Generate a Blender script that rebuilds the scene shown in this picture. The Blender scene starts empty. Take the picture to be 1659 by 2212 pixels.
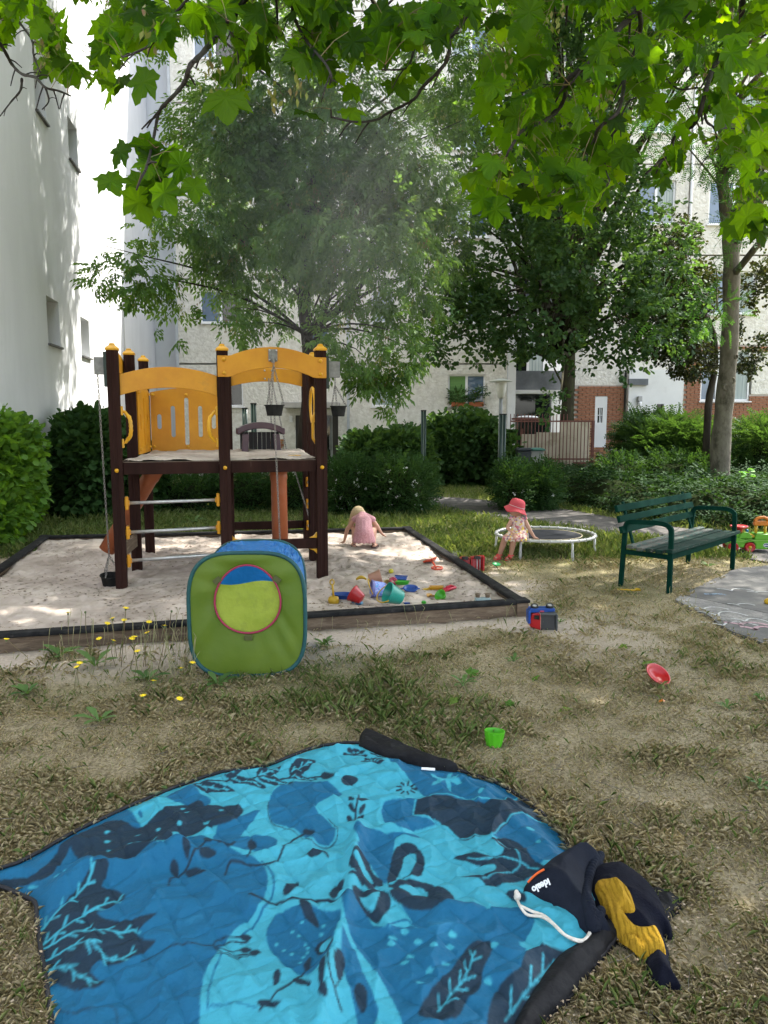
import bpy, math, random
import numpy as np
from mathutils import Vector, Matrix, Euler
random.seed(7)
R = math.radians
sc = bpy.context.scene
C = sc.collection
# ---------------------------------------------------------------- camera
EYE, PITCH, FL, PX, PY = 1.6, 7.0, 1663.0, 829.5, 1106.0
cam_d = bpy.data.cameras.new('camera'); cam = bpy.data.objects.new('camera', cam_d); C.objects.link(cam)
cam.location = (0, 0, EYE); cam.rotation_euler = (R(90 - PITCH), 0, 0)
cam_d.sensor_fit = 'AUTO'; cam_d.sensor_width = 36; cam_d.lens = 36 * FL / 2212
cam_d.clip_start = 0.05; cam_d.clip_end = 1000
sc.camera = cam
# ---------------------------------------------------------------- sky, sun, exposure
SUN = Vector((0.46, 0.33, 0.82)).normalized()
elev = math.asin(SUN.z); azim = math.atan2(SUN.x, SUN.y)
world = bpy.data.worlds.new('World'); sc.world = world; world.use_nodes = True
wn = world.node_tree; bg = wn.nodes['Background']
sky = wn.nodes.new('ShaderNodeTexSky'); sky.sky_type = 'NISHITA'; sky.sun_disc = False
sky.sun_elevation = elev; sky.sun_rotation = azim; sky.air_density = 1.0; sky.dust_density = 2.2; sky.ozone_density = 1.0
hs = wn.nodes.new('ShaderNodeHueSaturation'); hs.inputs['Saturation'].default_value = 0.45; wn.links.new(sky.outputs[0], hs.inputs['Color']); wn.links.new(hs.outputs[0], bg.inputs[0]); bg.inputs[1].default_value = 0.15
sl = bpy.data.lights.new('sun', 'SUN'); sl.energy = 3.2; sl.angle = R(0.55); sl.color = (1.0, 0.95, 0.86)
so = bpy.data.objects.new('sun', sl); C.objects.link(so)
so.rotation_euler = (-SUN).to_track_quat('-Z', 'Y').to_euler(); so.location = (6, 6, 20)
sc.view_settings.view_transform = 'Standard'; sc.view_settings.look = 'None'
sc.view_settings.exposure = 2.45; sc.view_settings.gamma = 1.0
try: sc.view_settings.use_curve_mapping = False
except Exception: pass
sc.render.engine = 'CYCLES'
sc.cycles.max_bounces = 7; sc.cycles.diffuse_bounces = 4; sc.cycles.transmission_bounces = 4; sc.cycles.glossy_bounces = 2
sc.cycles.volume_bounces = 0; sc.cycles.volume_step_rate = 2.0
# ---------------------------------------------------------------- measuring: a photograph point to a place in the world
CP, SP = math.cos(R(PITCH)), math.sin(R(PITCH))
def gz(x, y):
    s = np.clip((np.asarray(y, float) - 10.6) / 14.0, 0, 1)
    return -0.42 * s * s * (3 - 2 * s)
def ray(px, py):
    u = (px - PX) / FL; v = (PY - py) / FL
    return Vector((u, CP + v * SP, -SP + v * CP))
def G(px, py, h=0.0):            # on the ground (plus h)
    d = ray(px, py); t = -(EYE - h) / d.z if d.z < -1e-4 else 60
    for _ in range(12):
        z = float(gz(t * d.x, t * d.y)) + h
        if d.z > -1e-4: break
        t = (z - EYE) / d.z
    return Vector((t * d.x, t * d.y, EYE + t * d.z))
def W(px, py, Y):                # on the upright plane y = Y
    d = ray(px, py); t = Y / d.y
    return Vector((t * d.x, Y, EYE + t * d.z))
def toppx(x, y, z):              # the other way, vectorised
    zz = z - EYE; f = y * CP - zz * SP; v = y * SP + zz * CP
    return PX + FL * x / f, PY - FL * v / f
# ---------------------------------------------------------------- noise
_rt = np.random.RandomState(3).rand(8, 256, 256)
def vnoise(x, y, k=0):
    xi = np.floor(x).astype(int); yi = np.floor(y).astype(int); fx = x - xi; fy = y - yi
    fx = fx * fx * (3 - 2 * fx); fy = fy * fy * (3 - 2 * fy); T = _rt[k]
    a = T[xi & 255, yi & 255]; b = T[(xi + 1) & 255, yi & 255]; c = T[xi & 255, (yi + 1) & 255]; d = T[(xi + 1) & 255, (yi + 1) & 255]
    return (a * (1 - fx) + b * fx) * (1 - fy) + (c * (1 - fx) + d * fx) * fy
def fbm(x, y, k=0, o=4, g=0.5):
    s = 0; a = 1; t = 0
    for i in range(o):
        s = s + a * vnoise(x * 2 ** i + 17.3 * i, y * 2 ** i + 5.1 * i, (k + i) % 8); t += a; a *= g
    return s / t
def inpoly(x, y, poly):
    x = np.asarray(x, float); y = np.asarray(y, float); r = np.zeros(x.shape, bool); n = len(poly)
    for i in range(n):
        x0, y0 = poly[i][0], poly[i][1]; x1, y1 = poly[(i + 1) % n][0], poly[(i + 1) % n][1]
        if y0 == y1: continue
        c = ((y0 > y) != (y1 > y)) & (x < (x1 - x0) * (y - y0) / (y1 - y0) + x0)
        r ^= c
    return r
def dseg(x, y, a, b):
    ax, ay = a[0], a[1]; dx, dy = b[0] - ax, b[1] - ay; L = dx * dx + dy * dy + 1e-12
    t = np.clip(((x - ax) * dx + (y - ay) * dy) / L, 0, 1)
    return np.hypot(x - ax - t * dx, y - ay - t * dy)
def dpoly(x, y, pts, closed=True):
    m = np.full(np.shape(x), 1e9)
    for i in range(len(pts) if closed else len(pts) - 1): m = np.minimum(m, dseg(x, y, pts[i], pts[(i + 1) % len(pts)]))
    return m
def smooth_loop(pts, n=6, closed=True):
    out = []; N = len(pts)
    for i in range(N if closed else N - 1):
        p0, p1, p2, p3 = (Vector(pts[(i + k) % N] if closed else pts[min(max(i + k, 0), N - 1)]) for k in (-1, 0, 1, 2))
        for j in range(n):
            t = j / n
            out.append(0.5 * ((2 * p1) + (p2 - p0) * t + (2 * p0 - 5 * p1 + 4 * p2 - p3) * t * t + (3 * p1 - p0 - 3 * p2 + p3) * t ** 3))
    if not closed: out.append(Vector(pts[-1]))
    return out
# ---------------------------------------------------------------- objects
def tag(o, label=None, cat=None, group=None, kind=None):
    if label: o['label'] = label
    if cat: o['category'] = cat
    if group: o['group'] = group
    if kind: o['kind'] = kind
    return o
def empty(name, loc, label=None, cat=None, group=None):
    o = bpy.data.objects.new(name, None); C.objects.link(o); o.location = loc; o.empty_display_size = 0.1
    return tag(o, label, cat, group)
def org(p):
    v = Vector((0, 0, 0))
    while p is not None: v = v + Vector(p.location); p = p.parent
    return v
class MB:
    def __init__(s): s.v = []; s.f = []
    def add(s, vs, fs):
        o = len(s.v); s.v += [tuple(q) for q in vs]; s.f += [tuple(i + o for i in f) for f in fs]; return s
    def box(s, c, size, rz=0, M=None):
        hx, hy, hz = size[0] / 2, size[1] / 2, size[2] / 2
        vs = [Vector((a * hx, b * hy, d * hz)) for a in (-1, 1) for b in (-1, 1) for d in (-1, 1)]
        M = M or Matrix.Rotation(rz, 3, 'Z'); c = Vector(c)
        return s.add([M @ q + c for q in vs], [(0, 1, 3, 2), (4, 6, 7, 5), (0, 4, 5, 1), (2, 3, 7, 6), (0, 2, 6, 4), (1, 5, 7, 3)])
    def bar(s, p0, p1, w, h, up=(0, 0, 1)):
        p0 = Vector(p0); p1 = Vector(p1); d = (p1 - p0); L = d.length; d.normalize(); up = Vector(up)
        sd = d.cross(up); sd.normalize(); u = sd.cross(d)
        M = Matrix((d, sd, u)).transposed()
        return s.box((p0 + p1) / 2, (L, w, h), M=M)
    def tube(s, pts, r, n=8, closed=False, caps=True):
        P = [Vector(p) for p in pts]; N = len(P); rr = r if hasattr(r, '__len__') else [r] * N
        t0 = (P[1] - P[0]).normalized(); a = t0.orthogonal().normalized(); vs = []
        for i in range(N):
            if closed: t = (P[(i + 1) % N] - P[i - 1])
            else: t = P[min(i + 1, N - 1)] - P[max(i - 1, 0)]
            t = t.normalized() if t.length > 1e-9 else t0
            a = a - t * a.dot(t); a = a.normalized() if a.length > 1e-6 else t.orthogonal().normalized(); b = t.cross(a)
            vs += [P[i] + (a * math.cos(k * 2 * math.pi / n) + b * math.sin(k * 2 * math.pi / n)) * rr[i] for k in range(n)]
        fs = [(i * n + k, i * n + (k + 1) % n, ((i + 1) % N) * n + (k + 1) % n, ((i + 1) % N) * n + k) for i in range(N if closed else N - 1) for k in range(n)]
        if caps and not closed: fs += [tuple(reversed(range(n))), tuple((N - 1) * n + k for k in range(n))]
        return s.add(vs, fs)
    def lathe(s, prof, c=(0, 0, 0), M=None, n=20, sy=1.0):
        M = M or Matrix.Identity(3); c = Vector(c); vs = []; fs = []
        for r, z in prof: vs += [M @ Vector((r * math.cos(k * 2 * math.pi / n), sy * r * math.sin(k * 2 * math.pi / n), z)) + c for k in range(n)]
        for i in range(len(prof) - 1): fs += [(i * n + k, i * n + (k + 1) % n, (i + 1) * n + (k + 1) % n, (i + 1) * n + k) for k in range(n)]
        if prof[0][0] > 0.0005: fs.append(tuple(reversed(range(n))))
        if prof[-1][0] > 0.0005: fs.append(tuple((len(prof) - 1) * n + k for k in range(n)))
        return s.add(vs, fs)
    def prism(s, poly, ext):         # polygon (3d points) pushed along ext
        n = len(poly); e = Vector(ext); P = [Vector(p) for p in poly]
        return s.add(P + [p + e for p in P], [tuple(range(n)), tuple(reversed(range(n, 2 * n)))] + [(i, i + n, (i + 1) % n + n, (i + 1) % n) for i in range(n)])
    def strip(s, A, B, ext):         # solid between two polylines A (top) and B (bottom), pushed along ext
        n = len(A); e = Vector(ext); A = [Vector(p) for p in A]; B = [Vector(p) for p in B]
        vs = A + B + [p + e for p in A] + [p + e for p in B]; fs = []
        for i in range(n - 1):
            fs += [(i, i + 1, n + i + 1, n + i), (2 * n + i, 3 * n + i, 3 * n + i + 1, 2 * n + i + 1), (i, 2 * n + i, 2 * n + i + 1, i + 1), (n + i, n + i + 1, 3 * n + i + 1, 3 * n + i)]
        fs += [(0, n, 3 * n, 2 * n), (n - 1, 3 * n - 1, 4 * n - 1, 2 * n - 1)]
        return s.add(vs, fs)
    def ball(s, c, r, n=10, M=None):
        r = r if hasattr(r, '__len__') else (r, r, r); m = n // 2 + 1; c = Vector(c); vs = []; fs = []; M = M or Matrix.Identity(3)
        vs.append(M @ Vector((0, 0, -r[2])) + c)
        for i in range(1, m):
            a = -math.pi / 2 + math.pi * i / m
            vs += [M @ Vector((r[0] * math.cos(a) * math.cos(k * 2 * math.pi / n), r[1] * math.cos(a) * math.sin(k * 2 * math.pi / n), r[2] * math.sin(a))) + c for k in range(n)]
        vs.append(M @ Vector((0, 0, r[2])) + c); T = len(vs) - 1
        fs += [(0, 1 + (k + 1) % n, 1 + k) for k in range(n)]
        for i in range(m - 2): fs += [(1 + i * n + k, 1 + i * n + (k + 1) % n, 1 + (i + 1) * n + (k + 1) % n, 1 + (i + 1) * n + k) for k in range(n)]
        fs += [(T, 1 + (m - 2) * n + k, 1 + (m - 2) * n + (k + 1) % n) for k in range(n)]
        return s.add(vs, fs)
    def capsule(s, a, b, ra, rb=None, n=10):
        rb = ra if rb is None else rb; a = Vector(a); b = Vector(b)
        k = max(2, int((b - a).length / (min(ra, rb) * 0.7)) + 1)
        s.tube([a.lerp(b, i / k) for i in range(k + 1)], [ra + (rb - ra) * i / k for i in range(k + 1)], n)
        s.ball(a, ra, n); s.ball(b, rb, n); return s
def obj(name, mb, mat, parent=None, smooth=False, bevel=0, fixn=False):
    o0 = org(parent); me = bpy.data.meshes.new(name)
    me.from_pydata([(x - o0.x, y - o0.y, z - o0.z) for x, y, z in mb.v], [], mb.f)
    if fixn:
        import bmesh
        bm = bmesh.new(); bm.from_mesh(me); bmesh.ops.recalc_face_normals(bm, faces=bm.faces); bm.to_mesh(me); bm.free()
    me.materials.append(mat)
    o = bpy.data.objects.new(name, me); C.objects.link(o); o.parent = parent
    if smooth: me.polygons.foreach_set('use_smooth', [True] * len(me.polygons))
    if bevel:
        b = o.modifiers.new('bevel', 'BEVEL'); b.width = bevel; b.segments = 2; b.limit_method = 'ANGLE'; b.angle_limit = R(40)
    return o
def npmesh(name, V, F, mat, parent=None, attrs=None, smooth=False):
    V = np.asarray(V, np.float32); F = np.asarray(F, np.int32); o0 = org(parent)
    V = V - np.array([o0.x, o0.y, o0.z], np.float32)
    me = bpy.data.meshes.new(name); me.vertices.add(len(V)); me.vertices.foreach_set('co', V.ravel())
    k = F.shape[1]; me.loops.add(F.size); me.loops.foreach_set('vertex_index', F.ravel())
    me.polygons.add(len(F)); me.polygons.foreach_set('loop_start', np.arange(0, F.size, k, dtype=np.int32))
    try: me.polygons.foreach_set('loop_total', np.full(len(F), k, np.int32))
    except Exception: pass
    if smooth: me.polygons.foreach_set('use_smooth', np.ones(len(F), bool))
    for an, (ty, dat) in (attrs or {}).items():
        a = me.attributes.new(an, ty, 'POINT')
        a.data.foreach_set('value' if ty == 'FLOAT' else 'color', np.asarray(dat, np.float32).ravel())
    me.materials.append(mat); me.update(calc_edges=True); me.validate()
    o = bpy.data.objects.new(name, me); C.objects.link(o); o.parent = parent
    return o
def put(name, o, parent=None, loc=(0, 0, 0), M=None):     # a further object sharing o's mesh data
    c = bpy.data.objects.new(name, o.data if hasattr(o, 'data') else o); C.objects.link(c); c.parent = parent
    c.location = Vector(loc) - org(parent)
    if M is not None: c.rotation_euler = M.to_euler() if hasattr(M, 'to_euler') else M
    return c
def copy_tree(o, loc=None, rot=None, label=None, parent=None):
    c = o.copy(); C.objects.link(c); c.parent = parent
    if loc is not None: c.location = loc
    if rot is not None: c.rotation_euler = rot
    if label: c['label'] = label
    for ch in list(o.children): copy_tree(ch, parent=c)
    return c
def grid(xs, ys):
    X, Y = np.meshgrid(xs, ys); n, m = len(xs), len(ys); i = np.arange(n * m).reshape(m, n)
    F = np.stack([i[:-1, :-1].ravel(), i[:-1, 1:].ravel(), i[1:, 1:].ravel(), i[1:, :-1].ravel()], 1)
    return X.ravel(), Y.ravel(), F
# ---------------------------------------------------------------- materials
def newmat(name):
    m = bpy.data.materials.new(name); m.use_nodes = True; nt = m.node_tree
    return m, nt, nt.nodes['Principled BSDF'], nt.nodes['Material Output']
def col4(c): return (c[0], c[1], c[2], 1)
def pm(name, c1, c2=None, scale=8, rough=0.6, bump=0.0, bscale=40, metal=0.0, stretch=(1, 1, 1), detail=5, c3=None, s3=3, t3=(0.5, 0.62), bdist=0.01, spec=0.4, coat=0):
    """principled surface: two tones by noise, a third one in patches (dirt, wear), fine relief"""
    m, nt, P, out = newmat(name); N = nt.nodes; L = nt.links
    P.inputs['Roughness'].default_value = rough; P.inputs['Metallic'].default_value = metal
    P.inputs['Specular IOR Level'].default_value = spec
    if coat: P.inputs['Coat Weight'].default_value = coat
    P.inputs['Base Color'].default_value = col4(c1)
    tc = N.new('ShaderNodeTexCoord'); mp = N.new('ShaderNodeMapping'); mp.inputs['Scale'].default_value = stretch
    L.new(tc.outputs['Object'], mp.inputs[0])
    cur = None
    if c2:
        nz = N.new('ShaderNodeTexNoise'); nz.inputs['Scale'].default_value = scale; nz.inputs['Detail'].default_value = detail; nz.inputs['Roughness'].default_value = 0.6
        L.new(mp.outputs[0], nz.inputs[0]); cr = N.new('ShaderNodeValToRGB'); cr.color_ramp.elements[0].position = 0.35; cr.color_ramp.elements[1].position = 0.65
        cr.color_ramp.elements[0].color = col4(c1); cr.color_ramp.elements[1].color = col4(c2)
        L.new(nz.outputs[0], cr.inputs[0]); cur = cr.outputs[0]
        if c3:
            n3 = N.new('ShaderNodeTexNoise'); n3.inputs['Scale'].default_value = s3; n3.inputs['Detail'].default_value = 7; n3.inputs['Roughness'].default_value = 0.7
            L.new(mp.outputs[0], n3.inputs[0]); r3 = N.new('ShaderNodeValToRGB'); r3.color_ramp.elements[0].position = t3[0]; r3.color_ramp.elements[1].position = t3[1]
            L.new(n3.outputs[0], r3.inputs[0]); mx = N.new('ShaderNodeMixRGB'); mx.inputs[2].default_value = col4(c3)
            L.new(r3.outputs[0], mx.inputs[0]); L.new(cur, mx.inputs[1]); cur = mx.outputs[0]
        L.new(cur, P.inputs['Base Color'])
    if bump:
        nb = N.new('ShaderNodeTexNoise'); nb.inputs['Scale'].default_value = bscale; nb.inputs['Detail'].default_value = 5
        L.new(mp.outputs[0], nb.inputs[0]); bp = N.new('ShaderNodeBump'); bp.inputs['Strength'].default_value = bump; bp.inputs['Distance'].default_value = bdist
        L.new(nb.outputs[0], bp.inputs['Height']); L.new(bp.outputs[0], P.inputs['Normal'])
    return m
def cloth_through(m, f, c):
    """thin nylon: part of the light passes through"""
    nt = m.node_tree; P = nt.nodes['Principled BSDF']; out = nt.nodes['Material Output']; tr = nt.nodes.new('ShaderNodeBsdfTranslucent'); tr.inputs[0].default_value = col4(c); mx = nt.nodes.new('ShaderNodeMixShader'); mx.inputs[0].default_value = f
    nt.links.new(P.outputs[0], mx.inputs[1]); nt.links.new(tr.outputs[0], mx.inputs[2]); nt.links.new(mx.outputs[0], out.inputs[0])
def leafmat(name, cols, trans=0.35, tcol=None, rough=0.6, spec=0.18, bumpy=False, attr='rnd'):
    """leaf surface: tone by a per-leaf random value, part of the light passes through"""
    m, nt, P, out = newmat(name); N = nt.nodes; L = nt.links
    at = N.new('ShaderNodeAttribute'); at.attribute_name = attr; cr = N.new('ShaderNodeValToRGB'); e = cr.color_ramp.elements
    while len(e) < len(cols): e.new(0.5)
    for i, c in enumerate(cols): e[i].position = i / (len(cols) - 1); e[i].color = col4(c)
    L.new(at.outputs['Fac'], cr.inputs[0]); L.new(cr.outputs[0], P.inputs['Base Color'])
    P.inputs['Roughness'].default_value = rough; P.inputs['Specular IOR Level'].default_value = spec
    if trans:
        tr = N.new('ShaderNodeBsdfTranslucent'); mx = N.new('ShaderNodeMixShader'); mx.inputs[0].default_value = trans
        mc = N.new('ShaderNodeMixRGB'); mc.blend_type = 'MULTIPLY'; mc.inputs[0].default_value = 1; mc.inputs[2].default_value = col4(tcol or (1.6, 1.5, 0.6))
        L.new(cr.outputs[0], mc.inputs[1]); L.new(mc.outputs[0], tr.inputs[0])
        L.new(P.outputs[0], mx.inputs[1]); L.new(tr.outputs[0], mx.inputs[2]); L.new(mx.outputs[0], out.inputs[0])
    return m
# ================================================================ the lie of the land
def xy(v): return (v.x, v.y)
SBX = [(-3.25, 4.98), (1.11, 6.11), (0.31, 10.26), (-4.23, 9.49)]          # sandbox corners FL, NR, BR, BL
PATH = [xy(G(*p)) for p in ((905, 1072), (1010, 1078), (1130, 1090), (1240, 1104), (1350, 1124), (1480, 1142), (1659, 1156), (1900, 1170), (2000, 1265), (1659, 1216), (1597, 1203), (1540, 1188), (1440, 1172), (1335, 1157), (1180, 1135), (1020, 1113), (925, 1096))]
PAD = [xy(G(*p)) for p in ((1459, 1298), (1494, 1276), (1544, 1253), (1589, 1231), (1659, 1223), (1800, 1215), (2100, 1300), (2000, 1520), (1659, 1397), (1612, 1379), (1563, 1358), (1525, 1329), (1479, 1313))]
BLK = [xy(G(*p)) for p in ((-40, 1893), (0, 1884), (60, 1862), (150, 1812), (250, 1763), (370, 1710), (480, 1674), (570, 1662), (640, 1634), (700, 1617), (775, 1611), (985, 1665), (1080, 1703), (1165, 1757), (1212, 1812), (1245, 1862), (1300, 1900), (1350, 2010), (1290, 2060), (1215, 2130), (1165, 2212), (1110, 2330), (1020, 2480), (160, 2480), (112, 2212), (100, 2130), (80, 2000), (77, 1962), (40, 1938), (0, 1922), (-50, 1915))]
def sandiness(x, y):
    out = ~inpoly(x, y, SBX); d = dpoly(x, y, SBX); n = fbm(x * 1.3, y * 1.3, 2)
    front = np.clip(1.25 - d / (0.25 + 0.75 * n), 0, 1) * np.clip((9.3 - y) / 1.5, 0, 1)
    s = np.where(out, front * (0.35 + 1.1 * (n > 0.42)), 1)
    s = np.maximum(s, 0.55 * np.clip(1.3 - np.hypot(x - 1.6, y - 5.6) / 0.8, 0, 1) * (n > .4)); return np.clip(s, 0, 1)
def greenness(x, y):
    n = fbm(x * 0.8 + 9, y * 0.8, 4); g = np.clip((y - 6.3) / 3.2, 0, 1) * (0.55 + n * 0.7)
    g = np.maximum(g, 0.9 * np.exp(-(((x + 1.45) / 1.0) ** 2 + ((y - 4.75) / 0.45) ** 2)))
    g = np.maximum(g, 0.18 + 0.9 * np.clip(n - 0.52, 0, 1) * 3)
    g = np.maximum(g, 0.5 * np.exp(-(((x - 2.2) / 1.0) ** 2 + ((y - 4.9) / 0.6) ** 2)))
    g = g * (1 - 0.65 * np.exp(-(((x - 3.2) / 1.0) ** 2 + ((y - 8.0) / 0.7) ** 2))); return np.clip(g, 0, 1)
def edgejit(x, y): return 0.05 * (fbm(x * 5, y * 5, 1) - 0.5)
# ground sheet
xs = np.concatenate([[-200, -60, -25, -14], np.arange(-9, 9.01, 0.06), [14, 25, 60, 200]]); ys = np.concatenate([[-100, -30, -8, -2], np.arange(0.5, 12.01, 0.05), np.arange(12.2, 27, 0.4), [40, 80, 200]])
X, Y, F = grid(xs, ys)
near = np.clip((14 - Y) / 3, 0, 1) * np.clip((9 - np.abs(X)), 0, 1)
Z = gz(X, Y) + near * (0.035 * (fbm(X * 1.6, Y * 1.6, 0) - 0.5) + 0.012 * (fbm(X * 9, Y * 9, 3, 3) - 0.5))
S = sandiness(X, Y) * near
Z = Z + 0.02 * S * (fbm(X * 6, Y * 6, 5, 3) - 0.3) - 0.06 * inpoly(X, Y, SBX)
pm_mask = np.maximum(inpoly(X, Y, PATH), inpoly(X, Y, PAD)); Z = np.where(pm_mask, gz(X, Y) - 0.02, Z)
bm_ = inpoly(X, Y, BLK); Z = np.where(bm_, np.minimum(Z, 0.004), Z)
gm, nt, P, out = newmat('dry lawn soil'); N = nt.nodes; L = nt.links
tc = N.new('ShaderNodeTexCoord')
def noise(sc_, det=6, rough=0.6):
    n = N.new('ShaderNodeTexNoise'); n.inputs['Scale'].default_value = sc_; n.inputs['Detail'].default_value = det; n.inputs['Roughness'].default_value = rough
    L.new(tc.outputs['Object'], n.inputs[0]); return n
def ramp(src, stops):
    c = N.new('ShaderNodeValToRGB'); e = c.color_ramp.elements
    while len(e) < len(stops): e.new(0.5)
    for i, (p, q) in enumerate(stops): e[i].position = p; e[i].color = col4(q)
    L.new(src, c.inputs[0]); return c
def mix(f, a, b, mode='MIX'):
    m = N.new('ShaderNodeMixRGB'); m.blend_type = mode
    for i, s in ((0, f), (1, a), (2, b)):
        if hasattr(s, 'links') or hasattr(s, 'is_linked'): L.new(s, m.inputs[i])
        else: m.inputs[i].default_value = s if i == 0 else col4(s)
    return m.outputs[0]
soil = ramp(noise(7, 8, 0.7).outputs[0], [(0.3, (0.13, 0.10, 0.065)), (0.5, (0.23, 0.185, 0.125)), (0.7, (0.32, 0.265, 0.19))]).outputs[0]
vor = N.new('ShaderNodeTexVoronoi'); vor.inputs['Scale'].default_value = 95; L.new(tc.outputs['Object'], vor.inputs[0])
fleck = ramp(vor.outputs['Color'], [(0.0, (0.06, 0.05, 0.03)), (0.4, (0.22, 0.18, 0.10)), (0.62, (0.40, 0.33, 0.20)), (0.9, (0.50, 0.43, 0.30))]).outputs[0]
soil = mix(0.55, soil, fleck)
asn = N.new('ShaderNodeAttribute'); asn.attribute_name = 'sand'; agn = N.new('ShaderNodeAttribute'); agn.attribute_name = 'green'
gcol = ramp(noise(22).outputs[0], [(0.35, (0.05, 0.07, 0.02)), (0.65, (0.13, 0.15, 0.05))]).outputs[0]
soil = mix(agn.outputs['Fac'], soil, gcol)
sandc = ramp(noise(30, 8, 0.75).outputs[0], [(0.25, (0.25, 0.2, 0.16)), (0.45, (0.44, 0.37, 0.31)), (0.7, (0.53, 0.45, 0.38))]).outputs[0]
L.new(mix(asn.outputs['Fac'], soil, sandc), P.inputs['Base Color']); P.inputs['Roughness'].default_value = 0.95; P.inputs['Specular IOR Level'].default_value = 0.1
bp = N.new('ShaderNodeBump'); bp.inputs['Strength'].default_value = 0.9; bp.inputs['Distance'].default_value = 0.012; L.new(noise(60, 8, 0.75).outputs[0], bp.inputs['Height']); L.new(bp.outputs[0], P.inputs['Normal'])
tag(npmesh('ground', np.stack([X, Y, Z], 1), F, gm, None, {'sand': ('FLOAT', S), 'green': ('FLOAT', np.where(Y > 6, greenness(X, Y) * 0.8, greenness(X, Y) * 0.35))}, True), kind='structure')
# ---------------------------------------------------------------- sand in the box
def inner(off):                  # sandbox outline moved inwards
    c = Vector((sum(p[0] for p in SBX) / 4, sum(p[1] for p in SBX) / 4)); r = []
    for i in range(4):
        a, b, d = Vector(SBX[i - 1]), Vector(SBX[i]), Vector(SBX[(i + 1) % 4]); r.append(b + (a - b).normalized() * off + (d - b).normalized() * off)
    return r
IN = inner(0.03)
def sandz(x, y):
    z = 0.072 + 0.045 * (fbm(x * 1.1, y * 1.1, 1, 3) - 0.45) + 0.085 * (fbm(x * 4.2, y * 4.2, 5, 3, 0.55) - 0.5) + 0.045 * np.abs(fbm(x * 9, y * 9, 2, 3) - 0.5)
    for (px, py, r, h) in ((-1.1, 8.9, 0.5, 0.07), (-2.9, 8.6, 0.4, 0.04), (0.1, 9.6, 0.4, 0.05), (-2.1, 6.55, 0.35, -0.03), (-0.5, 8.0, 0.3, 0.05), (-3.0, 6.3, 0.5, 0.04)):
        z = z + h * np.exp(-((x - px) ** 2 + (y - py) ** 2) / r ** 2)
    return z
nu, nv = 330, 300; u, v, F = grid(np.linspace(0, 1, nu), np.linspace(0, 1, nv))
q = [np.array(p) for p in IN]; XY = (np.outer((1 - u) * (1 - v), q[0]) + np.outer(u * (1 - v), q[1]) + np.outer(u * v, q[2]) + np.outer((1 - u) * v, q[3]))
sz = sandz(XY[:, 0], XY[:, 1])
sandm = pm('play sand', (0.30, 0.25, 0.215), (0.47, 0.405, 0.355), 2.2, 0.95, 0.6, 130, c3=(0.30, 0.25, 0.21), s3=5, t3=(0.56, 0.75), bdist=0.006, spec=0.1)
SAND = tag(npmesh('sand', np.column_stack([XY, sz]), F, sandm, smooth=True), kind='structure')
def sandat(x, y): return float(sandz(np.float64(x), np.float64(y)))
def S_(px, py, h=0.0):           # point on the sand seen at a photograph point
    z = 0.07
    for _ in range(4):
        d = ray(px, py); t = (z + h - EYE) / d.z; z = sandat(t * d.x, t * d.y)
    return Vector((t * d.x, t * d.y, z + h))
def Z2(x, y): return (658 + 0.3307 * x, 1042 + 0.3307 * y)
# crumbs of bark and leaf on the sand
nprng = np.random.RandomState(11)
def litter(name, pts, zs, size, mat, label, cat, lift=0.004):
    n = len(pts); a = nprng.rand(n) * 6.283; s = size * (0.5 + nprng.rand(n)); w = s * (0.25 + 0.4 * nprng.rand(n)); tz = (nprng.rand(n, 4) - 0.3) * s[:, None] * 0.5
    V = []
    for i, (p, q) in enumerate(((-1, 0), (0, -1), (1, 0), (0, 1))):
        V.append(np.stack([pts[:, 0] + p * s * np.cos(a) - q * w * np.sin(a), pts[:, 1] + p * s * np.sin(a) + q * w * np.cos(a), zs + lift + np.abs(tz[:, i])], 1))
    V = np.stack(V, 1).reshape(-1, 3); F = np.arange(4 * n).reshape(n, 4)
    return tag(npmesh(name, V, F, mat, None, {'rnd': ('FLOAT', np.repeat(nprng.rand(n), 4))}), label, cat, kind='stuff')
uv = nprng.rand(6500, 2); keep = fbm(uv[:, 0] * 6, uv[:, 1] * 6, 6) > 0.40; uv = uv[keep]
pts = (np.outer((1 - uv[:, 0]) * (1 - uv[:, 1]), q[0]) + np.outer(uv[:, 0] * (1 - uv[:, 1]), q[1]) + np.outer(uv[:, 0] * uv[:, 1], q[2]) + np.outer((1 - uv[:, 0]) * uv[:, 1], q[3]))
debm = leafmat('bark crumbs', [(0.05, 0.035, 0.025), (0.12, 0.08, 0.05), (0.22, 0.16, 0.1), (0.09, 0.06, 0.04)], 0)
litter('leaf_litter', pts, sandz(pts[:, 0], pts[:, 1]), 0.013, debm, 'dark crumbs of bark and dry leaf scattered over the sand', 'litter')
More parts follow.
